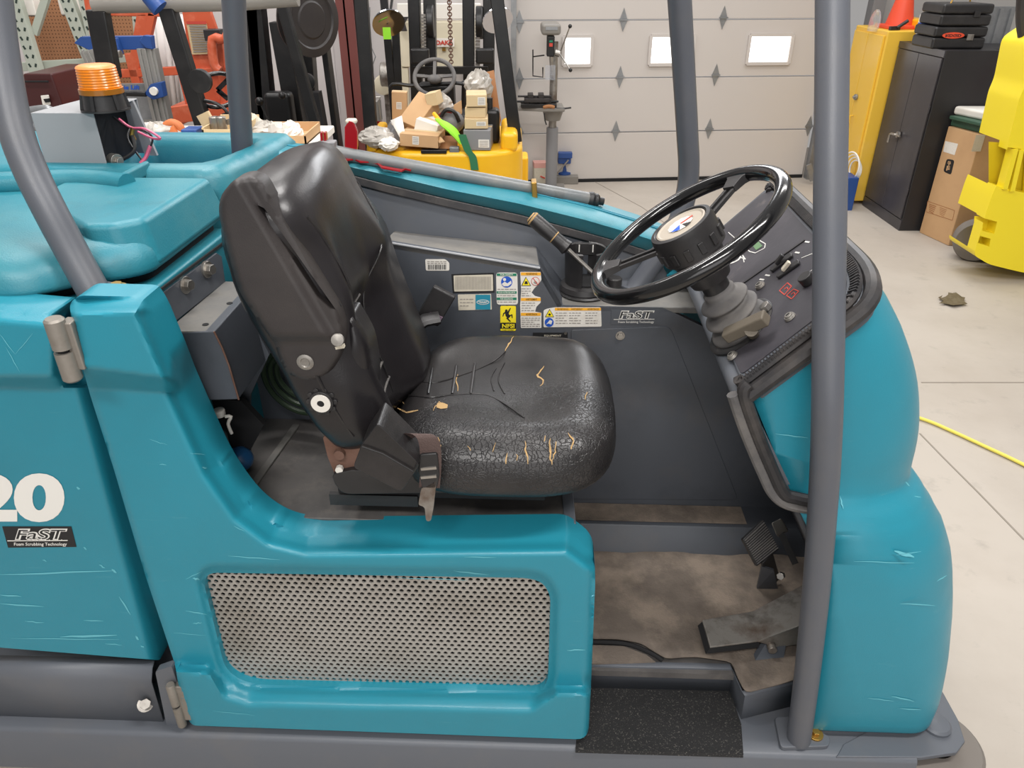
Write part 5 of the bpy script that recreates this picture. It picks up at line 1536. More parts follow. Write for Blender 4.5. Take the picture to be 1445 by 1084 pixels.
o = MB().prism([pL, pd_, pd_ + V((0, .12, 0)), pL + V((0, .12, 0))], (0, 0, 4.6)).build('wall_back', 'wall_white', smooth=0); struct(o)
rw = MB()
x_ = pL.x
while x_ < pd_.x:
    y_ = PQ.y + .081 * (x_ - PQ.x); rw.bar((x_, y_ - .006, 0), (x_, y_ - .006, 4.6), .02, .014, V((0, 1, 0))); x_ += .30
rw.build('panel_rib', 'wall_white', o)['kind'] = 'stuff'
o = MB().prism([pe, pR, pR + V((0, .12, 0)), pe + V((0, .12, 0))], (0, 0, 4.6)).build('wall_back_right', 'wall_grey', smooth=0); struct(o)
o = MB().bb((5.6, 2.0, 0), (5.7, 9.0, 4.6)).build('wall_right', 'wall_grey', smooth=0); struct(o)
o = MB().bb((-6.3, 2.0, 0), (-6.2, 8.0, 4.6)).build('wall_left', 'wall_white', smooth=0); struct(o)
# garage door
dr = bpy.data.objects.new('door_1', None); col.objects.link(dr); dr.location = (BW(930, 250)); struct(dr)
zl_ = [0.02, BW(900, 186).z, BW(900, 109.5).z, BW(900, 28).z]; sh_h = zl_[3] - zl_[2]; zl_ += [zl_[3] + sh_h, zl_[3] + 2 * sh_h]
nv = V((-.081, 1, 0)).normalized(); tv = V((1, .081, 0)).normalized()
xa, xb = BW(727, 150).x, BW(1150, 150).x


def dpt(x, off=0): return V((x, PQ.y + .081 * (x - PQ.x), 0)) - nv * off


wins = [(BW(795, 70).x, BW(835, 70).x), (BW(917, 70).x, BW(978, 70).x), (BW(1056, 66).x, BW(1116, 66).x)]
wz0, wz1 = BW(940, 91).z, BW(940, 50).z
for i in range(5):
    z0, z1 = zl_[i] + .006, zl_[i + 1] - .006
    if i != 2:
        MB().prism([dpt(xa), dpt(xb), dpt(xb, -.05), dpt(xa, -.05)], (0, 0, z1 - z0)).build('door_section', 'door_white', dr, bevel=.004)
        ob = sc.objects[-1] if False else None
    else:
        xs_ = [xa]; mb = MB()
        for a, b in wins: xs_ += [a, b]
        xs_.append(xb)
        for k in range(0, len(xs_), 2):
            a, b = xs_[k], xs_[k + 1]; mb.prism([dpt(a) + V((0, 0, z0)), dpt(b) + V((0, 0, z0)), dpt(b, -.05) + V((0, 0, z0)), dpt(a, -.05) + V((0, 0, z0))], (0, 0, z1 - z0))
        for a, b in wins:
            for q0, q1 in ((z0, wz0), (wz1, z1)): mb.prism([dpt(a) + V((0, 0, q0)), dpt(b) + V((0, 0, q0)), dpt(b, -.05) + V((0, 0, q0)), dpt(a, -.05) + V((0, 0, q0))], (0, 0, q1 - q0))
        mb.build('door_section', 'door_white', dr)
        for a, b in wins:
            f = MB()
            for p0, p1 in ((V((a, 0, wz0)), V((b, 0, wz0))), (V((a, 0, wz1)), V((b, 0, wz1))), (V((a, 0, wz0)), V((a, 0, wz1))), (V((b, 0, wz0)), V((b, 0, wz1)))):
                f.bar(dpt(p0.x, .008) + V((0, 0, p0.z)), dpt(p1.x, .008) + V((0, 0, p1.z)), .028, .03, V((0, 1, 0)))
            fo_ = f.build('window_frame', 'door_white', dr)
            MB().poly([dpt(a, -.02) + V((0, 0, wz0)), dpt(b, -.02) + V((0, 0, wz0)), dpt(b, -.02) + V((0, 0, wz1)), dpt(a, -.02) + V((0, 0, wz1))]).build('pane', 'win', fo_, smooth=0)
# shift the plain sections to their heights
k_ = 0
zz_list = [0, 1, 3, 4]
for o in [o for o in sc.objects if o.name.startswith('door_section') and len(o.data.polygons) < 12]:
    i = zz_list[k_]; k_ += 1; o.data.transform(Matrix.Translation((0, 0, zl_[i] + .006)))
for cx_ in ((882, 1020, 733), (875, 1010, 733), (869, 1001, 733)):
    pass
for x, y in ((733, 31), (733, 111), (733, 187), (880, 28), (1021, 25), (875, 109), (1010, 106), (869, 185), (1001, 182), (1142, 178)):
    c = BW(x, y, .008); h = MB()
    h.prism([c + V((0, 0, .10)), c + tv * .034 + V((0, 0, .008)), c - tv * .034 + V((0, 0, .008))], nv * .006).prism([c + V((0, 0, -.10)), c + tv * .034 - V((0, 0, .008)), c - tv * .034 - V((0, 0, .008))], nv * .006)
    h.bar(c - tv * .042 - nv * .004, c + tv * .042 - nv * .004, .014, .014, V((0, 0, 1))); h.build('hinge', 'galv', dr)
o = MB().bar(dpt(xa - .02, .05), dpt(xa - .02, .05) + V((0, 0, 4.4)), .05, .09, V((0, 1, 0))).build('trim_1', 'galv'); struct(o)
o = MB().bar(dpt(xb + .04, .05), dpt(xb + .04, .05) + V((0, 0, 4.4)), .05, .09, V((0, 1, 0))).build('trim_2', 'galv'); struct(o)
o = MB().bar(dpt(xa, .0) + V((0, 0, .008)), dpt(xb, .0) + V((0, 0, .008)), .02, .05, V((0, 0, 1))).build('trim_3', 'dark_inside'); struct(o)
tr = W(1140, 252, Y=7.75)
MB().bar(tr + V((-.05, -.08, .16)), tr + V((.02, -.08, .0)), .05, .02, V((0, 1, 0))).build('track_bracket', 'galv', dr)
gx = BW(1222, 30).x + .03
o = MB().bar(dpt(gx, .08), dpt(gx, .08) + V((0, 0, 4.4)), .12, .12, V((0, 1, 0))).build('trim_4', 'box_grey'); struct(o)
# red steel column
o = MB()
cxa = W(512, 190, Y=7.2); cxa.z = 0
o.bb(cxa + V((-.13, 0, 0)), cxa + V((.02, .02, 4.6))).bb(cxa + V((-.13, .24, 0)), cxa + V((.02, .26, 4.6))).bb(cxa + V((-.065, 0, 0)), cxa + V((-.05, .26, 4.6)))
struct(o.build('trim_5', 'brick_red'))

# ---- drill press --------------------------------------------------------
DY = 7.35
t = thing('drill_press', 'grey floor-standing drill press with clutter on its table, left of the garage door', 'drill press', W(779, 256, Y=DY) * 1)
t.location.z = 0
c = W(779, 200, Y=DY); c.z = 0
MB().bb(c + V((-.16, -.22, 0)), c + V((.14, .18, .05))).build('base', 'drill_grey', t, bevel=.01)
MB().cyl(c + V((0, 0, .04)), c + V((0, 0, .62)), .055, n=20).build('column_sleeve', 'box_grey', t, bevel=.003)
MB().cyl(c + V((0, 0, .6)), c + V((0, 0, 1.36)), .036, n=20).build('column', 'worn_steel', t, smooth=40)
zt0 = W(757, 153, Y=DY).z
tb = MB().prism([W(719, 156, Y=DY - .1), W(768, 158, Y=DY - .2), W(797, 158, Y=DY - .2), W(793, 150, Y=DY + .1), W(722, 150, Y=DY + .1)], (0, 0, .03)).build('table', 'drill_grey', t, bevel=.006)
MB().cyl(c + V((0, -.02, zt0 - .10)), c + V((0, -.02, zt0 - .01)), .07, .10, 16).build('table_bracket', 'drill_grey', t, smooth=40)
hd = W(782, 45, Y=DY - .12)
MB().bb(W(764, 50, Y=DY - .2) + V((0, 0, 0)), W(792, 34, Y=DY - .2) + V((0, .34, 0))).build('belt_housing', 'drill_grey', t, bevel=.025, seg=3)
MB().bb(W(770, 42.5, Y=DY - .205) + V((0, 0, 0)), W(787, 38, Y=DY - .205) + V((0, .004, 0))).build('nameplate', 'galv', t)
MB().bb(W(771.5, 80, Y=DY - .17), W(783, 51, Y=DY - .17) + V((0, .12, 0))).build('quill_head', 'black_paint', t, bevel=.008)
MB().bb(W(775, 66, Y=DY - .18), W(780, 61, Y=DY - .18) + V((0, .01, 0))).build('stop_switch', 'red_print', t, bevel=.002)
MB().bb(W(775, 60, Y=DY - .18), W(780, 57, Y=DY - .18) + V((0, .01, 0))).build('start_switch', 'green_print', t, bevel=.002)
MB().cyl(W(778, 80, Y=DY - .15), W(778.5, 106, Y=DY - .15), .02, .012, 14).build('chuck', 'steel', t)
MB().bb(W(769, 113, Y=DY - .22), W(784, 92, Y=DY - .22) + V((0, .006, 0))).build('chuck_guard', mat('clear_guard', (225, 230, 240), .15, trans=.7, alpha=.45), t)
hb = W(790, 76, Y=DY - .1)
fh = MB().cyl(W(783, 74, Y=DY - .1), hb, .028, n=14).tube([hb, W(804, 38, Y=DY - .2)], .006, 8).tube([hb, W(804, 98, Y=DY - .2)], .006, 8).build('feed_handle', 'steel', t)
MB().ball(W(804.5, 37, Y=DY - .2), .017).build('handle_knob', 'black_paint', fh); MB().ball(W(805, 99, Y=DY - .2), .017).build('handle_knob', 'black_paint', fh)
MB().tube([W(768, 78, Y=DY - .15), W(752, 80, Y=DY - .2), W(752, 70, Y=DY - .2), W(752, 95, Y=DY - .2), W(752, 107, Y=DY - .2), W(766, 109, Y=DY - .2), W(766, 95, Y=DY - .2)], .006, 8).build('guard_rod', 'black_paint', t)
MB().tube([W(768, 160, Y=DY - .2), W(769, 170, Y=DY - .2), W(771, 176, Y=DY - .2)], .006, 6).build('power_cord', 'black_paint', t)
for i, (x0, y0, x1, y1, h_, mm_, lb) in enumerate([(735, 151, 785, 151, .055, 'black_paint', 'lower black vise lying on the drill press table'), (740, 143, 775, 143, .05, 'brown_black_plastic', 'upper dark clamp piled on the drill press table')]):
    a, b = W(x0, y0, Y=DY - .12), W(x1, y1, Y=DY - .12); mb = MB()
    mb.bb(V((a.x, DY - .18, a.z)), V((b.x, DY - .02, a.z + h_ * .6))).bb(V((a.x + .03, DY - .16, a.z + h_ * .5)), V((a.x + .08, DY - .03, a.z + h_ * 1.3))).bb(V((b.x - .1, DY - .16, a.z + h_ * .5)), V((b.x - .05, DY - .03, a.z + h_ * 1.3)))
    mb.cyl(V((a.x - .06, DY - .1, a.z + h_ * .8)), V((b.x + .02, DY - .1, a.z + h_ * .8)), .009)
    tag(mb.build('machine_vise', mm_, bevel=.004), lb, 'vise')
tag(MB().tube([W(766, 152, Y=DY - .19), W(775, 150, Y=DY - .19), W(783, 152, Y=DY - .19)], .018, 8, smooth=3).build('leather_glove', 'cardboard_dark', sub=1), 'brown glove on the drill press table', 'glove')
tag(MB().tube([W(776, 153, Y=DY - .19), W(794, 153.5, Y=DY - .19), W(806, 152, Y=DY - .19)], .008, 8).build('pry_bar', 'black_paint'), 'dark bar sticking out over the drill press table edge', 'tool')
# blue vise on a block, printed box
px_, py_ = W(785, 256, z=.05), W(804, 256, z=.05)
bl2 = W(787, 255, z=0.0)
tag(MB().box(bl2 + V((.03, .0, .04)), (.34, .30, .08)).build('wooden_pallet', 'drill_grey', bevel=.006), 'grey block under the blue vise by the drill press', 'block')
vs = thing('bench_vise', 'blue bench vise standing on a block beside the drill press', 'vise', bl2 + V((.06, -.03, .08)))
c2 = vs.location.copy()
MB().lathe(c2, (0, 0, 1), [(0, .075), (.02, .075), (.03, .045), (.10, .04), (.12, .06)], 18).build('vise_base', 'blue_paint', vs, smooth=30)
MB().bb(c2 + V((-.07, -.10, .12)), c2 + V((.06, .08, .20))).build('vise_body', 'blue_paint', vs, bevel=.01)
MB().bb(c2 + V((-.07, -.12, .18)), c2 + V((.07, -.05, .235))).bb(c2 + V((-.07, -.03, .18)), c2 + V((.07, .04, .235))).build('vise_jaw', 'blue_paint', vs, bevel=.005)
MB().cyl(c2 + V((-.09, -.14, .02)), c2 + V((.03, -.14, .17)), .008).build('vise_handle', 'steel', vs)
pb = W(761, 258, Y=7.1); MB
t_ = thing('printed_carton', 'small pink and white printed carton on the floor before the drill press', 'box', W(761, 262, z=0) * 1)
q0 = W(761, 262, z=0)
MB().box(q0 + V((0, 0, .10)), (.125, .12, .20), Matrix.Rotation(.1, 3, 'Z')).build('carton', 'sticker_cream', t_, bevel=.002)
MB().box(q0 + V((0, -.0, .215)), (.127, .122, .05), Matrix.Rotation(.1, 3, 'Z')).build('carton_lid', mat('pink_card', (214, 160, 150), .7), t_, bevel=.002)
MB().box(q0 + V((.03, -.062, .10)), (.05, .01, .012), Matrix.Rotation(.4, 3, 'Y')).build('print', 'red_print', t_)

# ---- yellow cabinet -----------------------------------------------------
X1, Ya, Yb, Zt = 3.16, 6.95, 7.62, 1.475
t = thing('flammables_cabinet', 'tall yellow steel cabinet with a cone on top, behind the black cabinet', 'cabinet', (3.45, 7.2, 0))
MB().bb((X1, Ya, .03), (X1 + .42, Yb, Zt)).build('body', 'cabinet_yellow', t, bevel=.012)
MB().bb((X1 - .018, Ya + .03, .06), (X1, (Ya + Yb) / 2 - .003, Zt - .04)).build('door', 'cabinet_yellow', t, bevel=.004)
MB().bb((X1 - .018, (Ya + Yb) / 2 + .003, .06), (X1, Yb - .03, Zt - .04)).build('door', 'cabinet_yellow', t, bevel=.004)
q = WP(1209, 137, (X1 - .02, 0, 0), (1, 0, 0)); MB().cyl(q, q + V((-.02, 0, 0)), .026, n=16).cyl(q, q + V((-.035, 0, 0)), .012, n=8).build('lock_knob', 'galv', t, bevel=.002)
q = WP(1204, 163, (X1 - .02, 0, 0), (1, 0, 0)); MB().tube([q, q + V((-.03, 0, .0)), q + V((-.03, 0, -.08))], .006, 8).build('latch_pull', 'cabinet_yellow', t)
# cone, scraper on the yellow cabinet
cq = WP(1268, 32, (0, 7.05, 0), (0, 1, 0)); cq.z = Zt
cq = V((W(1268, 38, Y=7.24).x, 7.24, Zt))
t = thing('traffic_cone', 'orange traffic cone on top of the yellow cabinet', 'cone', cq)
MB().box(cq + V((0, 0, .015)), (.30, .30, .03)).build('cone_base', 'cone_orange', t, bevel=.008)
MB().lathe(cq + V((0, 0, .03)), (0, 0, 1), [(0, .115), (.33, .042), (.335, 0)], 28).build('cone_body', 'cone_orange', t, smooth=40)
MB().lathe(cq + V((0, 0, .27)), (0, 0, 1), [(0, .0565), (.06, .0445)], 28, cap=False).build('cone_collar', 'paper', t)
q = W(1270, 41, Y=6.90)
tag(MB().bar(V((max(q.x - .22, 3.19), 7.0, Zt + .016)), V((q.x + .05, 7.02, Zt + .018)), .03, .03).cyl(V((q.x + .02, 7.0, Zt + .02)), V((q.x + .10, 7.0, Zt + .075)), .014).build('scraper', 'brown_black_plastic', bevel=.003), 'dirty brown scraper lying at the foot of the cone', 'tool')
tag(MB().bb((3.44, 7.04, Zt), (3.57, 7.5, Zt + .08)).build('tool_case', 'safety_yellow', bevel=.02), 'dusty yellow case behind the cone on the cabinet', 'case')
q = W(1230, 40, Y=7.25)
lp = thing('bulb_guard', 'frosted clear bulb on a cord hanging above the yellow cabinet', 'lamp', W(1232, 40, Y=7.2))
MB().lathe(W(1231, 44, Y=7.2), (0.05, 0, 1), [(0, .045), (.10, .045), (.15, .03), (.17, .012)], 18).build('bulb', 'clear_guard', lp, smooth=40)
MB().tube([W(1233, 17, Y=7.2), W(1235, -10, Y=7.2)], .004, 6).build('cord', 'galv', lp)

# ---- black cabinet --------------------------------------------------------
t = thing('storage_cabinet', 'black metal two-door cabinet with a chrome handle and toolboxes on top', 'cabinet', (3.6, 6.5, 0))
XC, Y0_, Y1_, ZC = 3.275, 6.165, 6.93, 1.40
MB().bb((XC, Y0_, 0), (XC + .43, Y1_, ZC)).build('body', 'cabinet_black_side', t, bevel=.004)
ym = (Y0_ + Y1_) / 2 - .0
for a, b in ((Y0_ + .015, ym - .002), (ym + .002, Y1_ - .015)):
    MB().bb((XC - .012, a, .10), (XC, b, ZC - .055)).build('door', 'cabinet_black', t, bevel=.003)
MB().bb((XC - .010, Y0_, ZC - .05), (XC, Y1_, ZC)).build('header', 'cabinet_black', t, bevel=.002)
MB().bb((XC - .006, Y0_, .0), (XC, Y1_, .09)).build('kick_plate', 'cabinet_black', t, bevel=.002)
for z_ in (.30, .95):
    MB().cyl((XC - .012, Y0_ + .008, z_), (XC - .012, Y0_ + .008, z_ + .05), .006, n=8).build('hinge', 'cabinet_black', t)
q = WP(1271, 191, (XC - .02, 0, 0), (1, 0, 0))
MB().tube([q + V((0, .03, 0)), q + V((-.035, .03, 0)), q + V((-.04, .10, -.01)), q + V((-.03, .13, -.08))], .011, 8, smooth=3).cyl(q + V((.0, .03, 0)), q + V((-.02, .03, 0)), .025, n=14).tube([q + V((-.03, .03, 0)), q + V((-.03, -.05, -.0))], .008, 8).build('handle', 'steel', t, label='chrome turn handle')
# things on the cabinet
q = V((3.33, 6.62, ZC))
jug = thing('white_canister', 'white and blue canister on the black cabinet beside the toolboxes', 'canister', W(1300, 67, Y=6.60)); jug.location.z = ZC
q = V((W(1303, 60, Y=6.6).x, 6.6, ZC))
MB().bb(q + V((-.055, -.06, 0)), q + V((.075, .06, .22))).build('can', 'paper', jug, bevel=.01)
MB().bb(q + V((-.057, -.062, .10)), q + V((.077, .05, .16))).build('blue_band', 'blue_print', jug, bevel=.002)
for k, (z0, h_, lb) in enumerate(((0, .155, 'lower black plastic tool case with an orange logo, on the black cabinet'), (.16, .15, 'upper black plastic tool case stacked on the black cabinet'))):
    cs = thing('tool_case', lb, 'toolbox', (3.62, 6.4, ZC + z0), group=None)
    xo = .02 * k
    a = V((W(1312, 67, Y=6.28).x + xo, 6.26, ZC + z0)); bx_w = W(1392, 60, Y=6.28).x - a.x - .02
    MB().bb(a, a + V((bx_w, .34, h_ * .52))).build('case_base', 'black_plastic', cs, bevel=.018, seg=3)
    MB().bb(a + V((0, 0, h_ * .54)), a + V((bx_w, .34, h_))).build('case_lid', 'black_plastic', cs, bevel=.018, seg=3)
    MB().bb(a + V((bx_w * .62, -.012, h_ * .40)), a + V((bx_w * .74, .0, h_ * .68))).build('latch', 'worn_steel' if k == 0 else 'black_plastic', cs, bevel=.003)
    if k == 0:
        lg = MB(); f = lambda x, y: a + V((x, -.002, y)); lg.add([f(bx_w * .36 + .085 * cos(k2 * pi / 8), h_ * .62 + .022 * sin(k2 * pi / 8)) for k2 in range(16)], [tuple(range(16))], 0)
        put_text(lg, 'RIDGID', lambda x, y: a + V((x, -.003, y)), bx_w * .36 - .06, h_ * .55, bx_w * .36 + .06, h_ * .68, 1, .03)
        lg.v = lg.v; lgo = lg.build('logo_oval', ['cone_orange', 'black_print'], cs, smooth=0, weld=False)
    else:
        MB().tube([a + V((bx_w * .25, .1, h_)), a + V((bx_w * .28, .1, h_ + .035)), a + V((bx_w * .6, .1, h_ + .05)), a + V((bx_w * .62, .1, h_ + .01))], .007, 8).build('wire_bail', 'brass_bolt', cs)
gp = thing('metal_panel', 'tall brushed steel panel standing behind the black cabinet', 'panel', (4.0, 6.4, 0))
xg0, xg1 = W(1385, 60, Y=6.35).x, W(1428, 60, Y=6.35).x
MB().bb((W(1378, 40, Y=7.05).x, 7.03, 0), (W(1424, 40, Y=7.05).x, 7.06, W(1400, 9, Y=7.05).z)).build('sheet', 'galv', gp, bevel=.003)
for k in range(3): MB().bb((W(1386, 40, Y=7.05).x + k * .09, 7.01, .0), (W(1386, 40, Y=7.05).x + .03 + k * .09, 7.03, W(1400, 12, Y=7.05).z)).build('rib', 'galv', gp)
tag(MB().bb((3.80, 6.5, 0), (4.4, 6.95, 1.38)).build('dark_locker', 'cabinet_black_side', bevel=.006), 'dark grey locker right of the black cabinet', 'locker')
# blue and white hose coil hanging on the yellow cabinet
hc = WP(1207, 240, (X1 - .05, 6.95, 0), (1, 0, 0))
cl_ = MB()
for k in range(4): cl_.torus(hc + V((-.012 * k, .01 * k, .01 * k)), (1, .2, 0), .085 + .012 * k, .007, 28, 6)
tag(cl_.build('cable_coil', 'paper'), 'white coiled cable hanging low on the yellow cabinet', 'cable')
tag(MB().bb(hc + V((-.10, -.12, -.36)), hc + V((.0, .10, -.04))).build('blue_crate', 'blue_paint', bevel=.008), 'small blue bin at the foot of the yellow cabinet', 'bin')
# cardboard box
bx = thing('cardboard_box', 'tall brown cardboard box with a black logo, right of the black cabinet', 'box', (3.65, 5.95, 0))
c1_, c2_ = W(1297, 328, z=0), W(1338, 347, z=0); c3_ = V((c2_.x + .38, c2_.y + .02, 0)); c4_ = c1_ + (c3_ - c2_)
HB = .86
MB().prism([c1_, c2_, c3_, c4_], (0, 0, HB)).build('carton', 'cardboard', bx, bevel=.006)
bn = (c2_ - c1_).cross(V((0, 0, 1))).normalized(); bn = -bn if bn.x > 0 else bn


def bxf(x, y, l=0): return WP(x, y, c1_ + bn * (.001 + .0006 * l), bn)


mb = MB(); mb.poly([bxf(1334, 199), bxf(1352, 203), bxf(1347, 219), bxf(1331, 214)]); mb.build('shipping_label', 'sticker_white', bx, smooth=0)
mb = MB(); mb.poly([bxf(*p) for p in rnd([(1336, 224), (1347, 226), (1342, 247), (1331, 242)], 3, 2)], 0)


def bq(u_, v_): # logo coordinates 0..1
    a = V((1334.5, 226)); b = V((1345.5, 228)); d = V((1331.5, 241)); return a + (b - a) * u_ + (d - a) * v_


for i, (s_, v0, v1) in enumerate((('S', .04, .24), ('T', .26, .46), ('E', .48, .68), ('P', .70, .94))):
    put_text(mb, s_, lambda x, y: bxf(*bq(x, y), 1), .3, v0, .72, v1, 1, .03)
mb.build('logo_print', ['black_print', 'cardboard'], bx, smooth=0, weld=False)
mb = MB()
fq = [(1309, 284), (1347, 297), (1344, 311), (1307, 299)]
for a, b in zip(fq, fq[1:] + fq[:1]):
    p, q = bxf(*a), bxf(*b); mb.bar(p, q, .004, .001, bn)
for k in range(5): mb.bar(bxf(1311, 288 + k * 2.4), bxf(1321 - k, 291.5 + k * 2.4), .006, .001, bn)
for k in range(5): mb.bar(bxf(1326, 293 + k * 2.2), bxf(1336 - k, 296.5 + k * 2.2), .003, .001, bn)
mb.build('print_block', 'cardboard_dark', bx, smooth=0, weld=False)
mb = MB(); p0 = bxf(1372, 186); mb.bb(c2_ + V((-.04, -.004, HB - .12)), c2_ + V((.03, -.0035, HB + .001))).build('tape', 'sticker_cream', bx, smooth=0)
gl_ = thing('green_tray', 'dark green plastic lid lying upside down on the tall cardboard box', 'lid', (c1_ + c3_) / 2 + V((0, 0, HB)))
MB().prism([p + V((0, 0, HB)) for p in (c1_ + V((.02, .02, 0)), c2_ + V((.03, .03, 0)), c3_ + V((.1, .0, 0)), c4_ + V((.1, 0, 0)))], (0, 0, .055)).build('tray_body', 'green_lid', gl_, bevel=.01)
MB().prism([p + V((0, 0, HB + .055)) for p in (c1_ + V((-.02, -.01, 0)), c2_ + V((-.0, -.02, 0)), c3_ + V((.12, -.03, 0)), c4_ + V((.12, 0, 0)))], (0, 0, .028)).build('tray_rim', 'green_lid', gl_, bevel=.008)
tag(MB().prism([p + V((0, 0, HB + .083)) for p in (c1_ + V((.02, .03, 0)), c2_ + V((.06, .04, 0)), c3_ + V((.1, .02, 0)), c4_ + V((.1, 0, 0)))], (0, 0, .065)).build('paper_sack', 'paper', bevel=.02, seg=3), 'folded white paper sack on the green lid', 'sack')
st1_ = W(1399, 160, Y=6.0); st0_ = W(1442, 88, Y=6.0)
br = thing('orange_pole', 'thin orange pole leaning up from the green lid at the right', 'pole', st1_)
MB().cyl(st0_, st1_, .012).build('pole_tube', 'cone_orange', br, smooth=40)
tag(MB().tube([W(1442, -5, Y=5.2), W(1441, 30, Y=5.2), W(1446, 70, Y=5.2), W(1444, 110, Y=5.2)], .03, 10, smooth=4).build('hanging_hose', 'brown_black_plastic'), 'thick dark hose hanging at the right edge', 'hose')
tag(MB().bb(W(1435, 90, Y=5.3), W(1452, 80, Y=5.3) + V((0, .08, 0))).build('pipe_clamp', 'galv', bevel=.004), 'grey metal clamp at the top of the thin orange pole', 'clamp')

# ---- yellow machine at the right edge --------------------------------------
ym_ = thing('yellow_lift_truck', 'bright yellow ribbed machine rear with a grey wheel at the right edge', 'lift truck', (4.0, 5.1, 0))
YY = 5.0
f = lambda x, y, Y=YY: W(x, y, Y=Y)
body = rnd([(1374, 360), (1395, 373), (1440, 384), (1480, 390), (1520, 390), (1520, 20), (1460, 60), (1447, 120), (1438, 140), (1421, 210), (1416, 240), (1406, 262), (1400, 276), (1390, 305)], [6, 8, 8, 0, 0, 0, 10, 8, 6, 8, 6, 8, 6, 6], 3)
h1_ = [(1388, 308), (1407, 313), (1403, 330), (1386, 326)]; h2_ = [(1383, 333), (1398, 337), (1396, 348), (1380, 343)]
h3_ = [(1422, 208), (1460, 213), (1455, 275), (1404, 262)]
mb = sheet(body, [h1_, h2_, h3_], 16, lambda x, y: f(x, y), V((0, .35, 0)), V((0, .10, 0)))
mb.build('counterweight', 'lemon_yellow', ym_, smooth=30)
MB().poly([f(1375, 305, YY + .1), f(1420, 305, YY + .1), f(1415, 355, YY + .1), f(1372, 352, YY + .1)]).build('pocket_back', 'lemon_yellow', ym_, smooth=0)
MB().poly([f(1395, 200, YY + .12), f(1470, 205, YY + .12), f(1470, 280, YY + .12), f(1395, 270, YY + .12)]).build('vent_back', mat('dark_yellow', (206, 180, 20), .5), ym_, smooth=0)
for x0, y0, x1, y1 in ((1429, 209, 1414, 265), (1437, 210, 1424, 268)):
    wb(x0, y0, x1, y1, YY + .02, .03, .08, 'lemon_yellow', 'vent_fin', ym_)
wc = W(1371, 320, Y=5.5); wc.z = .15
MB().lathe((wc.x + .02, 5.42, .15), (0.45, 1, 0), [(0, .08), (0, .14), (.02, .15), (.12, .15), (.14, .14), (.14, .06)], 36).build('rear_wheel', 'tyre', ym_, smooth=30)
MB().bb((wc.x + .15, 5.36, .0), (wc.x + .35, 5.6, .35)).build('axle_block', 'black_paint', ym_)

# leaf and yellow hose on the floor
lf = [(1324, 420), (1330, 417), (1328, 421), (1334, 419), (1338, 416), (1338, 413), (1344, 414), (1349, 413), (1353, 416), (1357, 419), (1362, 420), (1360, 425), (1365, 429), (1356, 430), (1345, 431), (1335, 429), (1325, 428), (1332, 425)]
tag(MB().prism([W(x, y, z=.012 + .01 * ((i * 7) % 3) / 3) for i, (x, y) in enumerate(lf)], (0, 0, .002)).build('dry_leaf', 'leaf', smooth=0), 'dry brown leaf lying on the concrete floor', 'leaf')
tag(MB().tube([W(1200, 560, z=.012), W(1298, 590, z=.012), W(1340, 607, z=.012), W(1390, 630, z=.012), W(1445, 656, z=.012), W(1560, 715, z=.012)], .0085, 8, smooth=5).build('air_hose', 'hose_yellow', smooth=60), 'thin yellow hose running across the concrete floor', 'hose')

# ---- yellow forklift with a pile of cartons ---------------------------------
FY = 4.45
fk = thing('yellow_forklift', 'yellow forklift with black posts, seen from behind under a pile of cartons', 'forklift', (W(620, 230, Y=FY).x, FY + .5, 0))
zc = W(620, 214, Y=FY).z
cwx0, cwx1 = W(508, 222, Y=FY).x, W(738, 222, Y=FY).x
co_ = rnd([(cwx0, FY + .8), (cwx0, FY + .15), (cwx0 + .18, FY - .02), (cwx1 - .14, FY - .02), (cwx1, FY + .12), (cwx1, FY + .8)], [0, .1, .15, .12, .1, 0], 5)
MB().loft([[V((p[0], p[1], z)) for p in co_] for z in (.25, .5, zc - .10, zc)]).build('counterweight', 'safety_yellow', fk, bevel=.03, seg=3, angle=50)
MB().bb((W(706, 210, Y=FY).x, FY + .06, zc - .02), (cwx1 - .03, FY + .55, W(715, 190, Y=FY).z)).build('side_wing', 'safety_yellow', fk, bevel=.03, seg=3)
MB().bb((cwx0 + .03, FY + .06, zc - .02), (cwx0 + .09, FY + .55, zc + .07)).build('side_wing', 'safety_yellow', fk, bevel=.02, seg=3)
for x0, y0, x1, y1, w_ in ((508, -20, 526, 215, .075), (699, -20, 728, 200, .075)):
    wb(x0, y0, x1, y1, FY + .25, w_, .06, 'black_paint', 'roof_post', fk, bevel=.006)
for x0, y0, x1, y1 in ((540, -20, 556, 152), (557, 20, 562, 120)):
    wb(x0, y0, x1, y1, FY + 1.3, .05, .05, 'black_paint', 'front_post', fk, bevel=.004)
# mast
for x0, x1 in ((584, 589), (606, 609), (661, 662), (690, 690)):
    wb(x0, -20, x1, 140, FY + 1.7, .085, .12, 'black_paint', 'mast_rail', fk, bevel=.006)
for x0, x1, y1 in ((598, 600, 62), (674, 672, 70)):
    mb = MB(); y = 20
    while y < y1 + 25: mb.bar(W(x0, y, Y=FY + 1.55), W(x0, y + 3.4, Y=FY + 1.55), .034, .03); y += 4.6
    o = mb.build('lift_chain', 'worn_steel', fk); o['kind'] = 'stuff'
for x0, y in ((603, 30), (672, 32)):
    q = W(x0, y, Y=FY + 1.6); MB().cyl(q, q + V((.05, -.0, 0)), .11, n=24).build('chain_sheave', 'black_paint', fk, bevel=.008)
for x0, x1 in ((582, 604), (673, 696)):
    q = W((x0 + x1) / 2, 79, Y=FY + 1.4); MB().box(q, (.13, .08, .10)).build('work_lamp', 'black_paint', fk, bevel=.012)
wbx = W(636, 99, Y=FY + 1.5); MB().box(wbx, (.55, .05, .05)).build('crossbar', 'black_paint', fk)
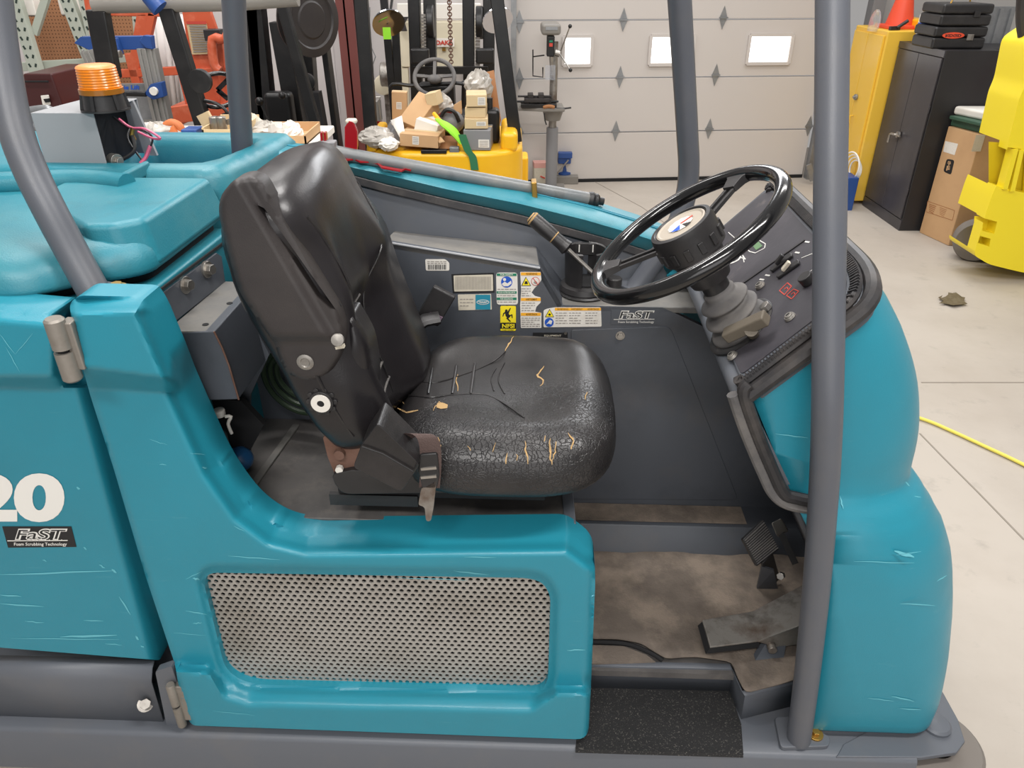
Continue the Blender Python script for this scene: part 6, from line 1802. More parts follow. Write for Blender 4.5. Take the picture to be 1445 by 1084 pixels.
# hanging hook chain
ch_ = MB(); y = -5; k = 0
while y < 98:
    q = W(634 + (y * .03), y, Y=FY + 1.2); ch_.torus(q, (1, 0, 0) if k % 2 else (0, 1, 0), .013, .004, 12, 6); y += 4.2; k += 1
o = ch_.build('hanging_chain', 'rusty_bracket', fk); o['kind'] = 'stuff'
# mirrors
for x, y, r_ in ((548, 32, .105), (702, 28, .10)):
    q = W(x, y, Y=FY + .9)
    MB().lathe(q, (.25, -.75, -.62), [(-.02, r_ * .7), (0, r_), (.008, r_), (.004, 0)], 24).build('round_mirror', 'mirror', fk, smooth=40)
    MB().tube([q + V((0, .03, 0)), q + V((.03, .06, .15)), q + V((.05, .1, .3))], .008, 6).build('mirror_arm', 'black_paint', fk)
q = W(546, 47, Y=FY + .86); tag(MB().box(q, (.05, .004, .07)).build('paper_tag', 'lime'), 'lime green tag stuck below the left round mirror', 'tag')
# steering wheel
wq = W(613, 109, Y=FY + .75); wa = V((0, -.75, .66)).normalized()
fw = MB().torus(wq, wa, .128, .014, 48, 10).build('steering_wheel', 'dusty_rubber_and_glint', fk, smooth=60)
MB().ball(wq - wa * .02, .05, sq=(1, 1, .6)).build('horn_pad', 'dusty_rubber_and_glint', fw, smooth=60)
for t0 in (0.1, pi - .1, pi / 2):
    a_, b_, d_ = frame(wa); MB().bar(wq, wq + (V((1, 0, 0)) * cos(t0) + V((1, 0, 0)).cross(wa) * -sin(t0)) * .125, .02, .01, wa).build('spoke', 'dusty_rubber_and_glint', fw)
MB().bb(wq + V((-.12, .05, -.45)), wq + V((.12, .20, -.05))).build('dashboard', 'black_paint', fk, bevel=.02)
MB().tube([wq + V((-.3, .05, -.12)), wq + V((-.28, .05, -.05)), wq + V((-.12, .05, -.06)), wq + V((.2, .05, -.05)), wq + V((.22, .05, -.2))], .012, 8, smooth=4).build('dash_rail', 'black_paint', fk)
for dx in (.16, .19, .22, .27): MB().cyl(wq + V((dx, .1, -.35)), wq + V((dx + .02, .1, -.06)), .011, n=8).ball(wq + V((dx + .02, .1, -.05)), .018, 10, 6).build('lever', 'black_paint', fk)
MB().bb((W(570, 170, Y=FY + .6).x, FY + .45, zc - .05), (W(670, 170, Y=FY + .6).x, FY + .75, zc + .12)).build('seat_base', 'black_paint', fk, bevel=.03)
# stuff behind: cream press with sign
pr_ = thing('arbor_press', 'cream shop press with a red lettered sign, behind the forklift mast', 'press', (W(612, 60, Y=7.2).x, 7.3, 0))
f72 = lambda x, y: W(x, y, Y=7.2)
MB().prism([f72(560, 30), f72(672, 30), f72(668, 95), f72(566, 95)], (0, .15, 0)).build('press_head', 'cream', pr_, bevel=.01)
MB().prism([f72(560, 5), f72(678, 5), f72(678, 27), f72(560, 27)], (0, .05, 0)).build('upper_beam', 'paper', pr_, bevel=.006)
for x in (570, 664): wb(x, 95, x + 4, 240, 7.25, .08, .08, 'cream', 'press_leg', pr_)
MB().prism([W(613, 54, Y=7.17), W(641, 54, Y=7.17), W(641, 66, Y=7.17), W(613, 66, Y=7.17)], (0, .01, 0)).build('sign_plate', 'paper', pr_)
mb = MB(); put_text(mb, 'DAKE', lambda x, y: W(x, y, Y=7.165), 615, 57, 638, 63.5, 0, .05); mb.build('sign_lettering', 'red_print', pr_, smooth=0)
MB().prism([W(624, 67, Y=7.19), W(629, 67, Y=7.19), W(629, 72, Y=7.19), W(624, 72, Y=7.19)], (0, -.01, 0)).build('name_tag', 'brass_bolt', pr_)
q = W(568, 24, Y=7.1); tag(MB().prism([q + V((-.05, 0, 0)), q + V((.05, 0, 0)), q + V((.015, 0, -.05)), q + V((.03, 0, -.11)), q + V((-.03, 0, -.11)), q + V((-.015, 0, -.05))], (0, .03, 0)).build('anvil_block', 'brown_black_plastic'), 'small dark anvil-shaped block on the cream press ledge', 'block')
# engine block on the left of the post
eb = thing('engine_part', 'dirty cream motor part standing behind the forklift left post', 'machine part', (W(545, 120, Y=6.6).x, 6.6, 0))
MB().cyl(W(538, 106, Y=6.6), W(556, 106, Y=6.6), .10, n=20).build('motor_drum', 'worn_steel', eb, bevel=.01)
MB().lathe(W(541, 120, Y=6.6), (0, -1, 0), [(0, .08), (.05, .07), (.06, .03)], 16).build('flange', 'cream', eb)
q = W(548, 122, Y=6.65); MB().bar(q, V((q.x, q.y, 0)), .07, .07).build('stand', 'worn_steel', eb)
# aluminium ladder-like cart
ac = thing('aluminium_cart', 'small aluminium cart frame left of the cartons', 'cart', (W(530, 160, Y=5.6).x, 5.6, 0))
ca = MB().tube([W(525, 165, Y=5.6), W(527, 137, Y=5.6), W(537, 137, Y=5.6), W(534, 143, Y=5.6), W(537, 170, Y=5.6)], .008, 8).build('frame', 'aluminium', ac)
wbox(527, 172, 537, 143, 5.62, .1, 'aluminium', 'front_panel', ac)
q = W(532, 170, Y=5.65); MB().bar(q, V((q.x, q.y, 0)), .06, .06).build('post', 'red_gloss', ac)
wire = MB().tube([W(522, 10, Y=5), W(521, 60, Y=5), W(530, 80, Y=5), W(523, 100, Y=5), W(521, 160, Y=5)], .003, 6).build('hanging_wire', 'galv'); tag(wire, 'thin grey wire hanging beside the forklift left post', 'wire')

# cartons: name, px front quad style boxes resting on the counterweight
def carton(lb, x0, yb, x1, yt, Y, depth, m, yaw=0, roll=0, tilt=0, name='carton', label_px=None, z0=None, cat='box', group=None):
    a, b, t2 = W(x0, yb, Y=Y), W(x1, yb, Y=Y), W(x0, yt, Y=Y)
    w_, h_ = b.x - a.x, t2.z - a.z
    if a.z < zc: a.z = zc + .002; h_ = t2.z - a.z
    c = V(((a.x + b.x) / 2, Y + depth / 2, a.z + h_ / 2))
    R = Matrix.Rotation(radians(yaw), 3, 'Z') @ Matrix.Rotation(radians(roll), 3, 'Y') @ Matrix.Rotation(radians(tilt), 3, 'X')
    e = thing(name, lb, cat, V((c.x, c.y, a.z)), group=group)
    MB().box(c, (w_, depth, h_), R).build('carton_body', m, e, bevel=.004)
    if label_px:
        u0, v0, u1, v1 = label_px
        cc2 = c + R @ V(((u0 + u1 - 1) * w_ / 2, -depth / 2 - .001, (1 - v0 - v1) * h_ / 2))
        lo_ = MB().box(cc2, ((u1 - u0) * w_, .001, (v1 - v0) * h_), R).build('shipping_label', 'sticker_white', e)
        mb = MB()
        for k in range(4): mb.box(cc2 + R @ V((0, -.001, (.3 - k * .2) * (v1 - v0) * h_)), ((u1 - u0) * w_ * .8, .0006, (v1 - v0) * h_ * .06), R)
        mb.build('label_print', 'grey_print', lo_, weld=False)
    MB().box(c + R @ V((0, 0, h_ / 2 + .0004)), (w_ * 1.0, .035, .0008), R).build('tape', 'cardboard_light', e)
    return e


carton('grey carton under the stacked brown ones on the forklift', 656, 213, 694, 184, FY + .02, .24, 'box_grey', -3, label_px=(.55, .45, .95, .85))
G = 'three brown cartons stacked on the grey one'
carton('bottom small brown carton, resting on the grey carton', 655, 182, 688, 167.5, FY + .04, .20, 'cardboard_light', 2, label_px=(.5, .3, .9, .7))
carton('middle small brown carton of the stack on the grey carton', 657, 166.5, 686, 152, FY + .06, .18, 'cardboard_light', -2)
carton('topmost small brown carton, with a white label, of the stack', 657, 151, 686, 134, FY + .05, .19, 'cardboard_light', 3, label_px=(.55, .2, .92, .85))
carton('flat open brown carton at the front of the pile', 567, 208, 622, 190, FY + .0, .22, 'cardboard', -6, roll=3, label_px=(.33, .15, .5, .8))
e = thing('carton', 'torn brown carton flaps right of the flat open carton', 'box', W(632, 210, Y=FY + .1))
MB().poly([W(618, 211, Y=FY + .02), W(646, 209, Y=FY + .02), W(645, 192, Y=FY + .14), W(626, 192, Y=FY + .14)]).build('flap', 'cardboard_dark', e, solid=.004)
MB().poly([W(615, 196, Y=FY + .02), W(620, 202, Y=FY - .03), W(628, 200, Y=FY - .03), W(622, 193, Y=FY + .02)]).build('flap', 'cardboard', e, solid=.004)
e = thing('carton', 'long brown open carton leaning up across the pile', 'box', W(590, 190, Y=FY + .2))
A_ = [(568, 176), (600, 138), (607, 142), (607, 152), (583, 184), (570, 184)]
q0, q1 = W(577, 182, Y=FY + .20), W(606, 142, Y=FY + .34)
MB().bar(q0, q1, .13, .10, V((.5, .8, .3))).build('carton_body', 'cardboard', e, bevel=.004)
MB().bar(W(605, 140, Y=FY + .3), W(620, 137, Y=FY + .28), .07, .09, V((0, 1, 0))).build('end_flap', 'cardboard_light', e)
carton('white carton lying tilted in the middle of the pile', 589, 192, 622, 172, FY + .12, .17, 'paper', -12, roll=16)
carton('upright narrow brown carton at the back left of the pile', 554, 170, 575, 130, FY + .45, .08, 'cardboard', 3, roll=3, label_px=(.3, .35, .65, .6))
carton('dark grey carton leaning at the left of the pile', 545, 205, 562, 182, FY + .1, .18, 'box_grey', 15, roll=30)
tag(MB().poly([W(551, 170, Y=FY + .12), W(567, 163, Y=FY + .16), W(572, 190, Y=FY + .05), W(565, 196, Y=FY + .04)]).build('packing_slip', 'paper', solid=.001), 'loose white packing slip hanging over the grey carton', 'paper')
tag(MB().tube([W(616, 168, Y=FY + .08), W(628, 176, Y=FY + .02), W(640, 186, Y=FY + .0), W(652, 202, Y=FY - .01)], [.012, .03, .035, .02], 10, smooth=4, flat=.5).build('safety_vest', 'lime'), 'lime green vest draped over the pile of cartons', 'vest')
tag(MB().tube([W(612, 160, Y=FY + .15), W(622, 172, Y=FY + .1), W(630, 180, Y=FY + .08)], .012, 8, smooth=3).build('yellow_strap', 'safety_yellow'), 'yellow strap end behind the lime vest', 'strap')
mb = MB(); pts = [W(652, 190, Y=FY - .03), W(660, 212, Y=FY - .03), W(667, 222, Y=FY - .03), W(670, 240, Y=FY - .03)]
mb.loft([[p + V((-.022, 0, 0)), p + V((.022, 0, 0)), p + V((.022, .004, 0)), p + V((-.022, .004, 0))] for p in crom(pts, 4)])
tag(mb.build('ratchet_strap', 'strap_green'), 'dark green strap hanging over the yellow counterweight', 'strap')
tl = thing('tool_bag', 'dark grey bag with a red and black handle behind the vest', 'bag', W(636, 185, Y=FY + .25))
MB().ball(W(638, 172, Y=FY + .3), .075, sq=(1, .7, .9)).build('bag_body', 'box_grey', tl, smooth=60)
MB().tube([W(622, 165, Y=FY + .24), W(630, 155, Y=FY + .24), W(641, 158, Y=FY + .24), W(648, 172, Y=FY + .24)], .012, 8, smooth=4).build('handle', 'black_paint', tl)
MB().tube([W(620, 164, Y=FY + .25), W(629, 157, Y=FY + .26), W(638, 158, Y=FY + .26)], .010, 8, smooth=3).build('handle_grip', 'red_gloss', tl)
bo = thing('black_bottle', 'tall black plastic jug right of the stacked cartons', 'bottle', W(695, 200, Y=FY + .3))
q0, q1 = W(696, 203, Y=FY + .25), W(692, 148, Y=FY + .25)
MB().bb(V((q0.x - .05, FY + .2, zc + .002)), V((q0.x + .04, FY + .32, q1.z - .02))).build('jug_body', 'black_paint', bo, bevel=.025, seg=3)
MB().cyl(V((q0.x - .02, FY + .25, q1.z - .03)), V((q0.x - .02, FY + .25, q1.z + .04)), .02, n=14).build('jug_cap', 'black_plastic', bo)
e = thing('carton', 'large brown carton flap standing behind the bubble bag', 'box', W(690, 150, Y=FY + .6))
MB().poly([W(669, 106, Y=FY + .6), W(697, 99, Y=FY + .6), W(707, 170, Y=FY + .6), W(700, 195, Y=FY + .6), W(690, 150, Y=FY + .6)]).build('carton_panel', 'cardboard_dark', e, solid=.01)


def crumple(lb, x, y, Y, sx, sy, sz, m, name='plastic_bag', cat='bag', seed=1):
    rn = random.Random(seed); c = W(x, y, Y=Y); mb = MB()
    if 4.3 < Y < 4.6: c.z = zc + sz * 1.2
    mb.ball(c, 1, 22, 14, sq=(sx, sy, sz))
    for v in mb.v:
        d = v - c; v.x += d.x * rn.uniform(-.16, .16); v.y += d.y * rn.uniform(-.16, .16); v.z += d.z * rn.uniform(-.2, .2)
    return tag(mb.build(name, m, smooth=0, weld=False), lb, cat)


crumple('crumpled clear plastic bag on the forklift left corner', 532, 203, FY + .08, .10, .08, .055, 'plastic_bag', seed=3)
crumple('crumpled cream cloth beside the flat open carton', 549, 208, FY + .0, .06, .06, .035, 'paper', 'rag', 'rag', 5)
crumple('silver bubble wrap bag behind the stacked cartons', 675, 122, FY + .42, .085, .05, .09, 'plastic_bag', 'bubble_bag', 'bag', 7)
crumple('white plastic wrap in the middle of the pile', 625, 150, FY + .4, .06, .05, .07, 'plastic_bag', 'plastic_wrap', 'wrap', 9)
tag(MB().prism([W(638, 150, Y=FY + .4), W(651, 142, Y=FY + .4), W(652, 160, Y=FY + .4), W(645, 168, Y=FY + .4)], (0, .02, 0)).build('cardboard_scrap', 'cardboard'), 'torn brown cardboard scrap left of the stacked cartons', 'cardboard')
tag(MB().bb(W(594, 217, Y=FY - .02), W(630, 212, Y=FY - .02) + V((0, .05, 0))).build('black_bar', 'black_paint', bevel=.004), 'flat black bar under the flat open carton', 'bar')
q = W(641, 216, Y=FY - .01); tag(MB().box(q + V((0, .03, .012)), (.055, .05, .035)).build('red_switch_box', 'galv', bevel=.004), 'small grey switch box at the counterweight edge', 'box')
tag(MB().bb(W(706, 178, Y=FY + 1.9), W(718, 165, Y=FY + 1.9) + V((0, .2, .1))).build('blue_tape_roll', 'blue_paint', bevel=.02) if False else MB().box(W(727, 190, Y=FY + 1.6), (.06, .05, .10)).build('blue_bag', 'blue_paint', bevel=.01), 'small blue object right of the forklift post', 'bag')
wbx_ = W(736, 222, Y=5.6); tag(MB().bb(wbx_ + V((-.06, 0, -.3)), wbx_ + V((.05, .2, 0))).build('yellow_block', 'safety_yellow', bevel=.02), 'small yellow housing beyond the forklift counterweight', 'machine part')

# ---- black forklift mast and frame (left middle) --------------------------------
bf_ = thing('black_forklift', 'black forklift mast and roof frame behind the scrubber tank', 'forklift', (W(380, 190, Y=4.2).x, 4.2, 0))
MB().tube([W(133, 8, Y=3.6), W(150, 6, Y=3.6), W(330, 3, Y=3.6), W(420, -4, Y=3.6)], .036, 14).build('roof_bar', 'drill_grey', bf_, smooth=60)
MB().cyl(W(208, -6, Y=3.5), W(226, 12, Y=3.5), .03, .038, 16).build('roof_lamp', 'blue_paint', bf_, smooth=40, label='blue spot lamp')
for x0, y0, x1, y1, w_ in ((138, 14, 156, 110, .085), (236, 10, 288, 178, .07)):
    wb(x0, y0, x1, y1, 3.6, w_, .06, 'black_paint', 'roof_post', bf_, bevel=.008)
q = W(281, 115, Y=3.5); MB().cyl(q, q + V((0, .03, 0)), .05, n=20).build('horn', 'black_paint', bf_, bevel=.004)
MB().bb((W(150, 230, Y=3.75).x, 3.62, .12), (W(440, 230, Y=3.75).x, 4.35, 1.02)).build('body', 'black_paint', bf_, bevel=.03)
sw_ = MB().torus(W(307, 127, Y=3.7), V((.1, -.62, .78)), .10, .010, 40, 8).build('steering_wheel', 'gloss_black', bf_, smooth=60)
MB().bar(W(307, 127, Y=3.7), W(322, 112, Y=3.7), .02, .01).bar(W(307, 127, Y=3.7), W(322, 140, Y=3.7), .02, .01).build('spoke', 'gloss_black', sw_)
MB().tube([W(288, 142, Y=3.6), W(305, 146, Y=3.6), W(318, 155, Y=3.6), W(322, 165, Y=3.6)], .008, 8, smooth=3).build('cable', 'black_paint', bf_)
MB().tube([W(306, 174, Y=3.6), W(318, 166, Y=3.6), W(330, 162, Y=3.6)], .02, 8).build('lever', 'black_paint', bf_)
for x0, y0, x1, y1, w_, Y in ((347, -20, 362, 200, .16, 5.2), (358, -20, 382, 200, .10, 5.2), (395, 30, 424, 200, .11, 5.2), (414, -20, 432, 200, .20, 5.4), (448, -20, 478, 205, .035, 5.0)):
    wb(x0, y0, x1, y1, Y, w_, .12, 'black_paint', 'mast_rail', bf_, bevel=.006)
wb(391, -20, 451, 196, 4.4, .055, .06, 'black_paint', 'tilt_brace', bf_, bevel=.006)
MB().prism([W(344, 8, Y=5.1), W(400, 8, Y=5.1), W(420, -30, Y=5.1), W(344, -30, Y=5.1)], (0, .1, 0)).build('mast_head', 'black_paint', bf_)
q = W(437, 28, Y=4.7); rl_ = MB().lathe(q, (.82, -.62, -.05), [(-.05, .06), (-.05, .19), (-.035, .195), (-.03, .13), (.0, .13), (.005, .195), (.02, .195), (.028, .15), (.02, .14), (.02, .10), (.026, .09), (.026, 0)], 44).build('hose_reel', 'brown_black_plastic', bf_, smooth=30)
q = W(396, 155, Y=5.0); bxm = MB().box(q, (.17, .12, .22)).build('hydraulic_box', 'black_paint', bf_, bevel=.03)
MB().tube([W(366, 143, Y=4.8), W(374, 160, Y=4.8), W(384, 180, Y=4.8)], .006, 6).ball(W(366, 143, Y=4.8), .025).ball(W(398, 135, Y=4.8), .022).build('control_lever', 'black_paint', bf_)
MB().lathe(W(434, 115, Y=4.9), (0, -1, 0), [(0, .05), (.03, .05), (.035, .03)], 18).build('valve', 'black_paint', bf_)
wb(440, 130, 452, 195, 4.9, .1, .1, 'cabinet_black_side', 'side_cover', bf_)

# ---- orange scissor lift ---------------------------------------------------
ol = thing('scissor_lift', 'orange work platform with guard rails behind the black roof posts', 'lift', (W(260, 170, Y=5.6).x, 5.6, 0))
OY = 5.6
for x0, y0, x1, y1, w_ in ((125, -10, 142, 90, .06), (203, 18, 190, 96, .07), (216, 18, 208, 55, .05), (183, 75, 194, 118, .06), (238, 20, 270, 150, .06), (310, 60, 318, 150, .05)):
    wb(x0, y0, x1, y1, OY, w_, .05, 'orange_paint', 'rail_post', ol, bevel=.006)
for x0, y0, x1, y1, w_ in ((145, 16, 240, 18, .05), (165, 104, 263, 99, .055), (268, 102, 330, 100, .05)):
    wb(x0, y0, x1, y1, OY, w_, .05, 'orange_paint', 'guard_rail', ol, bevel=.006)
MB().prism([W(256, 12, Y=OY), W(296, 14, Y=OY), W(312, 60, Y=OY), W(322, 145, Y=OY), W(278, 148, Y=OY)], (0, .04, 0)).build('gate_panel', 'orange_paint', ol, bevel=.004)
MB().prism([W(263, 33, Y=OY - .03), W(291, 33, Y=OY - .03), W(299, 76, Y=OY - .03), W(271, 77, Y=OY - .03)], (0, .01, 0)).build('notice', 'cardboard_light', ol)
mb = MB()
for k in range(11): mb.bar(W(267 + k * .6, 37 + k * 3.6, Y=OY - .035), W(291 + k * .5, 37 + k * 3.5, Y=OY - .035), .009, .002, V((0, 1, 0)), 0)
mb.bar(W(263, 32, Y=OY - .036), W(291, 32, Y=OY - .036), .018, .002, V((0, 1, 0)), 1)
mb.build('notice_print', ['grey_print', 'red_print'], ol, smooth=0, weld=False)
wbox(289, 58, 312, 42, OY - .15, .1, 'cabinet_black_side', 'control_box', ol)
MB().tube([W(325, 30, Y=OY - .2), W(318, 55, Y=OY - .2), W(300, 55, Y=OY - .2), W(302, 90, Y=OY - .2), W(310, 100, Y=OY - .2)], .03, 10, smooth=3).build('hand_rail', 'orange_paint', ol, smooth=60)
MB().prism([W(236, 152, Y=OY - .1), W(280, 146, Y=OY - .1), W(283, 170, Y=OY - .1), W(238, 176, Y=OY - .1)], (0, .5, 0)).build('toe_board', 'orange_paint', ol, bevel=.005)
MB().prism([W(205, 172, Y=OY - .1), W(240, 172, Y=OY - .1), W(240, 185, Y=OY - .1), W(205, 185, Y=OY - .1)], (0, .5, 0)).build('platform', 'orange_paint', ol)
MB().prism([W(293, 150, Y=OY - .1), W(330, 145, Y=OY - .1), W(330, 165, Y=OY - .1), W(295, 172, Y=OY - .1)], (0, .4, 0)).build('toe_board', 'orange_paint', ol, bevel=.005)
# white curtain strips
for i, (x0, x1) in enumerate(((212, 236), (236, 262))):
    cu = MB(); pts = []
    top = [(x0 + (x1 - x0) * k / 8, 20) for k in range(9)]
    rows_ = []
    for y in (20, 90, 160): rows_.append([W(x + (y - 20) * .12, y, Y=6.4) + V((0, .03 * sin(k * 1.7), 0)) for k, (x, _) in enumerate(top)])
    cu.loft(rows_, False, False)
    tag(cu.build('plastic_curtain', 'curtain', solid=.006, smooth=60), ['left white plastic curtain strip behind the orange rails', 'right white plastic curtain strip behind the orange rails'][i], 'curtain')

# ---- aluminium material lift ------------------------------------------------
ml_ = thing('material_lift', 'aluminium hand-cranked lift with blue brackets behind the amber beacon', 'lift', (W(190, 150, Y=4.6).x, 4.6, 0))
f46 = lambda x, y, Y=4.6: W(x, y, Y=Y)
MB().prism([f46(104, 61), f46(113, 52), f46(212, 51), f46(214, 70), f46(126, 71)], (0, .06, 0)).build('top_bracket', 'blue_paint', ml_, bevel=.004)
for x_ in (W(215, 170, Y=4.6).x, W(165, 170, Y=4.6).x): MB().bb((x_ - .04, 4.58, 0), (x_ + .04, 4.64, W(215, 168, Y=4.6).z)).build('lower_mast', 'aluminium', ml_)
MB().prism([f46(196, 58, 4.55), f46(202, 50, 4.55), f46(212, 51, 4.55), f46(215, 70, 4.55), f46(206, 68, 4.55)], (0, .05, 0)).build('end_bracket', 'blue_paint', ml_, bevel=.004)
MB().prism([f46(157, 54, 4.55), f46(163, 54, 4.55), f46(171, 77, 4.55), f46(161, 77, 4.55)], (0, .04, 0)).build('pulley_hanger', 'blue_paint', ml_, bevel=.003)
MB().cyl(f46(162, 76, 4.53), f46(171, 76, 4.53), .02, n=12).build('pulley', 'steel', ml_)
for x0, y0, x1, y1 in ((208, 68, 232, 178), (128, 70, 140, 96)):
    up_ = MB(); a, b = f46(x0, y0), f46(x1, y1); up_.bar(a, b, .10, .06)
    for k in (-.03, 0, .03): up_.bar(a + V((k, -.035, 0)), b + V((k, -.035, 0)), .012, .012)
    up_.build('mast_channel', 'aluminium', ml_, bevel=.002)
MB().prism([f46(203, 133, 4.5), f46(212, 119, 4.5), f46(227, 116, 4.5), f46(231, 137, 4.5), f46(216, 141, 4.5)], (0, .06, 0)).build('side_bracket', 'blue_paint', ml_, bevel=.004)
MB().cyl(f46(216, 129, 4.48), f46(216, 129, 4.48) + V((0, .02, 0)), .022, n=14).build('bracket_decal', 'paper', ml_)
MB().tube([f46(168, 132, 4.5), f46(206, 133, 4.5)], .014, 10).build('crank_shaft', 'black_paint', ml_)
MB().prism([f46(160, 119), f46(212, 118), f46(225, 172), f46(165, 176)], (0, .03, 0)).build('name_panel', 'galv', ml_)
mb = MB(); put_text(mb, 'Genie Lift', lambda x, y: W(x, y, Y=4.595), 158, 120, 197, 126.5, 0, .03); mb.build('name_lettering', 'blue_print', ml_, smooth=0)

# ---- pallet rack with pegboard -----------------------------------------------
rk = thing('pallet_rack', 'pale green pallet rack with brown pegboard back at the far left', 'rack', (W(60, 160, Y=6.2).x, 6.2, 0))
RY = 6.2
MB().poly([W(30, -40, Y=RY + .3), W(215, -40, Y=RY + .3), W(215, 175, Y=RY + .3), W(60, 175, Y=RY + .3)]).build('pegboard_panel', 'pegboard', rk, solid=.01, smooth=0)
for x0, y0, x1, y1 in ((20, -5, 55, 110), (88, -20, 128, 85), (120, -10, 135, 60), (196, 10, 206, 110)):
    u_ = MB(); a, b = W(x0, y0, Y=RY - .2), W(x1, y1, Y=RY - .2); b = V((a.x + (b.x - a.x) * 1, b.y, b.z)); u_.bar(a, b, .09, .06)
    up = u_.build('upright', 'green_white', rk, bevel=.004)
    h_ = MB(); L_n = (b - a).length; n_ = int(L_n / .055)
    for k in range(n_):
        p = a.lerp(b, (k + .5) / n_)
        for s_ in (-.022, .022): h_.box(p + V((s_, -.031, 0)), (.014, .002, .026), Matrix.Rotation(.4 if s_ > 0 else -.4, 3, 'Y'))
    h_.build('slot_holes', 'dark_green', up, weld=False)['kind'] = 'stuff'
for x0, y0, x1, y1, w_ in ((60, 92, 135, 88, .06), (160, 84, 205, 80, .05), (30, 94, 60, 93, .06)):
    wb(x0, y0, x1, y1, RY - .1, w_, .05, 'green_white', 'beam', rk, bevel=.004)
wb(66, -5, 49, 48, RY - .15, .05, .04, 'green_white', 'brace', rk, bevel=.003)
wb(84, 140, 100, 160, RY - .3, .03, .03, 'dark_green', 'brace', rk)
for lb, x0, yb, x1, yt in (('small white box on the rack beside the left upright', 38, 22, 52, -10), ('wide white box hanging high on the pegboard rack', 86, 21, 110, -12)):
    e = thing('white_box', lb, 'box', W(x0, yb, Y=RY - .05)); wbox(x0, yb, x1, yt, RY - .05, .1, 'paper', 'box_body', e, bevel=.008); wbox(x0 + 1, yb + 1.2, x1 - 1, yb, RY - .04, .08, 'dusty_grey', 'box_edge', e)
mg = thing('maroon_machine', 'dark maroon machine hood with a white slotted handle at far left', 'machine', (W(60, 150, Y=4.9).x, 4.9, 0))
MB().prism([W(32, 104, Y=4.9), W(72, 104, Y=4.9), W(92, 158, Y=4.9), W(92, 215, Y=4.9), W(40, 215, Y=4.9)], (0, .5, 0)).build('hood', 'maroon', mg, bevel=.01)
MB().prism([W(57, 135, Y=4.88), W(68, 134, Y=4.88), W(71, 148, Y=4.88), W(60, 149, Y=4.88)], (0, .01, 0)).build('handle', 'paper', mg, bevel=.003)
MB().prism([W(61, 140, Y=4.87), W(69, 139, Y=4.87), W(70, 144, Y=4.87), W(64, 145, Y=4.87)], (0, .01, 0)).build('handle_slot', 'dark_inside', mg)
MB().bb((W(45, 200, Y=4.9).x, 4.95, 0), (W(90, 200, Y=4.9).x, 5.35, W(60, 213, Y=4.9).z)).build('machine_body', 'maroon', mg)
MB().tube([W(34, 115, Y=4.88), W(68, 115, Y=4.88)], .006, 6).build('hood_seam', 'dark_inside', mg)
rl2 = thing('tube_rail', 'bent grey tube rail behind the left roof post', 'rail', (W(55, 180, Y=3.4).x, 3.4, 0))
q = W(74, 213, Y=3.4); MB().tube([q, V((q.x, q.y, 0))], .02, 10).build('leg', 'galv', rl2)
MB().tube([W(30, 160, Y=3.4), W(50, 156, Y=3.4), W(66, 155, Y=3.4), W(72, 160, Y=3.4), W(74, 215, Y=3.4)], .020, 10, smooth=3).build('upper_tube', 'galv', rl2, smooth=60)
MB().tube([W(40, 179, Y=3.4), W(62, 179, Y=3.4)], .020, 10).build('cross_tube', 'galv', rl2, smooth=60)
MB().tube([W(42, 160, Y=3.4), W(55, 215, Y=3.4)], .016, 10).build('stay', 'galv', rl2, smooth=60)
q = W(58, 195, Y=3.7); tag(MB().bb((q.x - .06, 3.66, 0), (q.x + .05, 3.76, q.z)).build('blue_post', 'blue_paint', bevel=.006), 'small blue post top between the tube rail and the beacon box', 'post')
tag(MB().bb(W(-30, 245, Y=3.6), W(30, 216, Y=3.6) + V((0, .3, 0))).build('brown_carton', 'cardboard_dark', bevel=.006), 'brown carton low behind the left roof post', 'box')

# ---- bench behind the tank with clutter -----------------------------------------
BZ = 1.36
bn_ = thing('work_bench', 'low bench behind the scrubber tank, covered in white paper', 'bench', (-1.35, 3.15, 0))
bxa, bxb = W(170, 200, Y=2.95).x, W(432, 200, Y=2.95).x
MB().bb((bxa, 2.80, BZ - .03), (bxb, 3.45, BZ)).build('bench_top', 'paper', bn_, bevel=.004)
for x_ in (bxa + .05, bxb - .08):
    for y_ in (2.85, 3.38): MB().bb((x_, y_, 0), (x_ + .04, y_ + .04, BZ - .03)).build('leg', 'box_grey', bn_)


def tray(lb, x0, x1, yt, Y, depth, m='cardboard', tilt=0):
    a, b, t2 = W(x0, 200, Y=Y), W(x1, 200, Y=Y), W(x0, yt, Y=Y); h_ = t2.z - BZ
    e = thing('open_carton', lb, 'box', ((a.x + b.x) / 2, Y + depth / 2, BZ))
    MB().bb((a.x, Y, BZ), (b.x, Y + .006, BZ + h_)).build('side', m, e); MB().bb((a.x, Y + depth, BZ), (b.x, Y + depth + .006, BZ + h_ * 1.25)).build('side', m, e)
    MB().bb((a.x, Y, BZ), (a.x + .006, Y + depth, BZ + h_ * 1.1)).build('side', m, e); MB().bb((b.x - .006, Y, BZ), (b.x, Y + depth, BZ + h_ * 1.15)).build('side', m, e)
    MB().bb((a.x, Y, BZ + .001), (b.x, Y + depth, BZ + .006)).build('bottom', m, e)
    return e


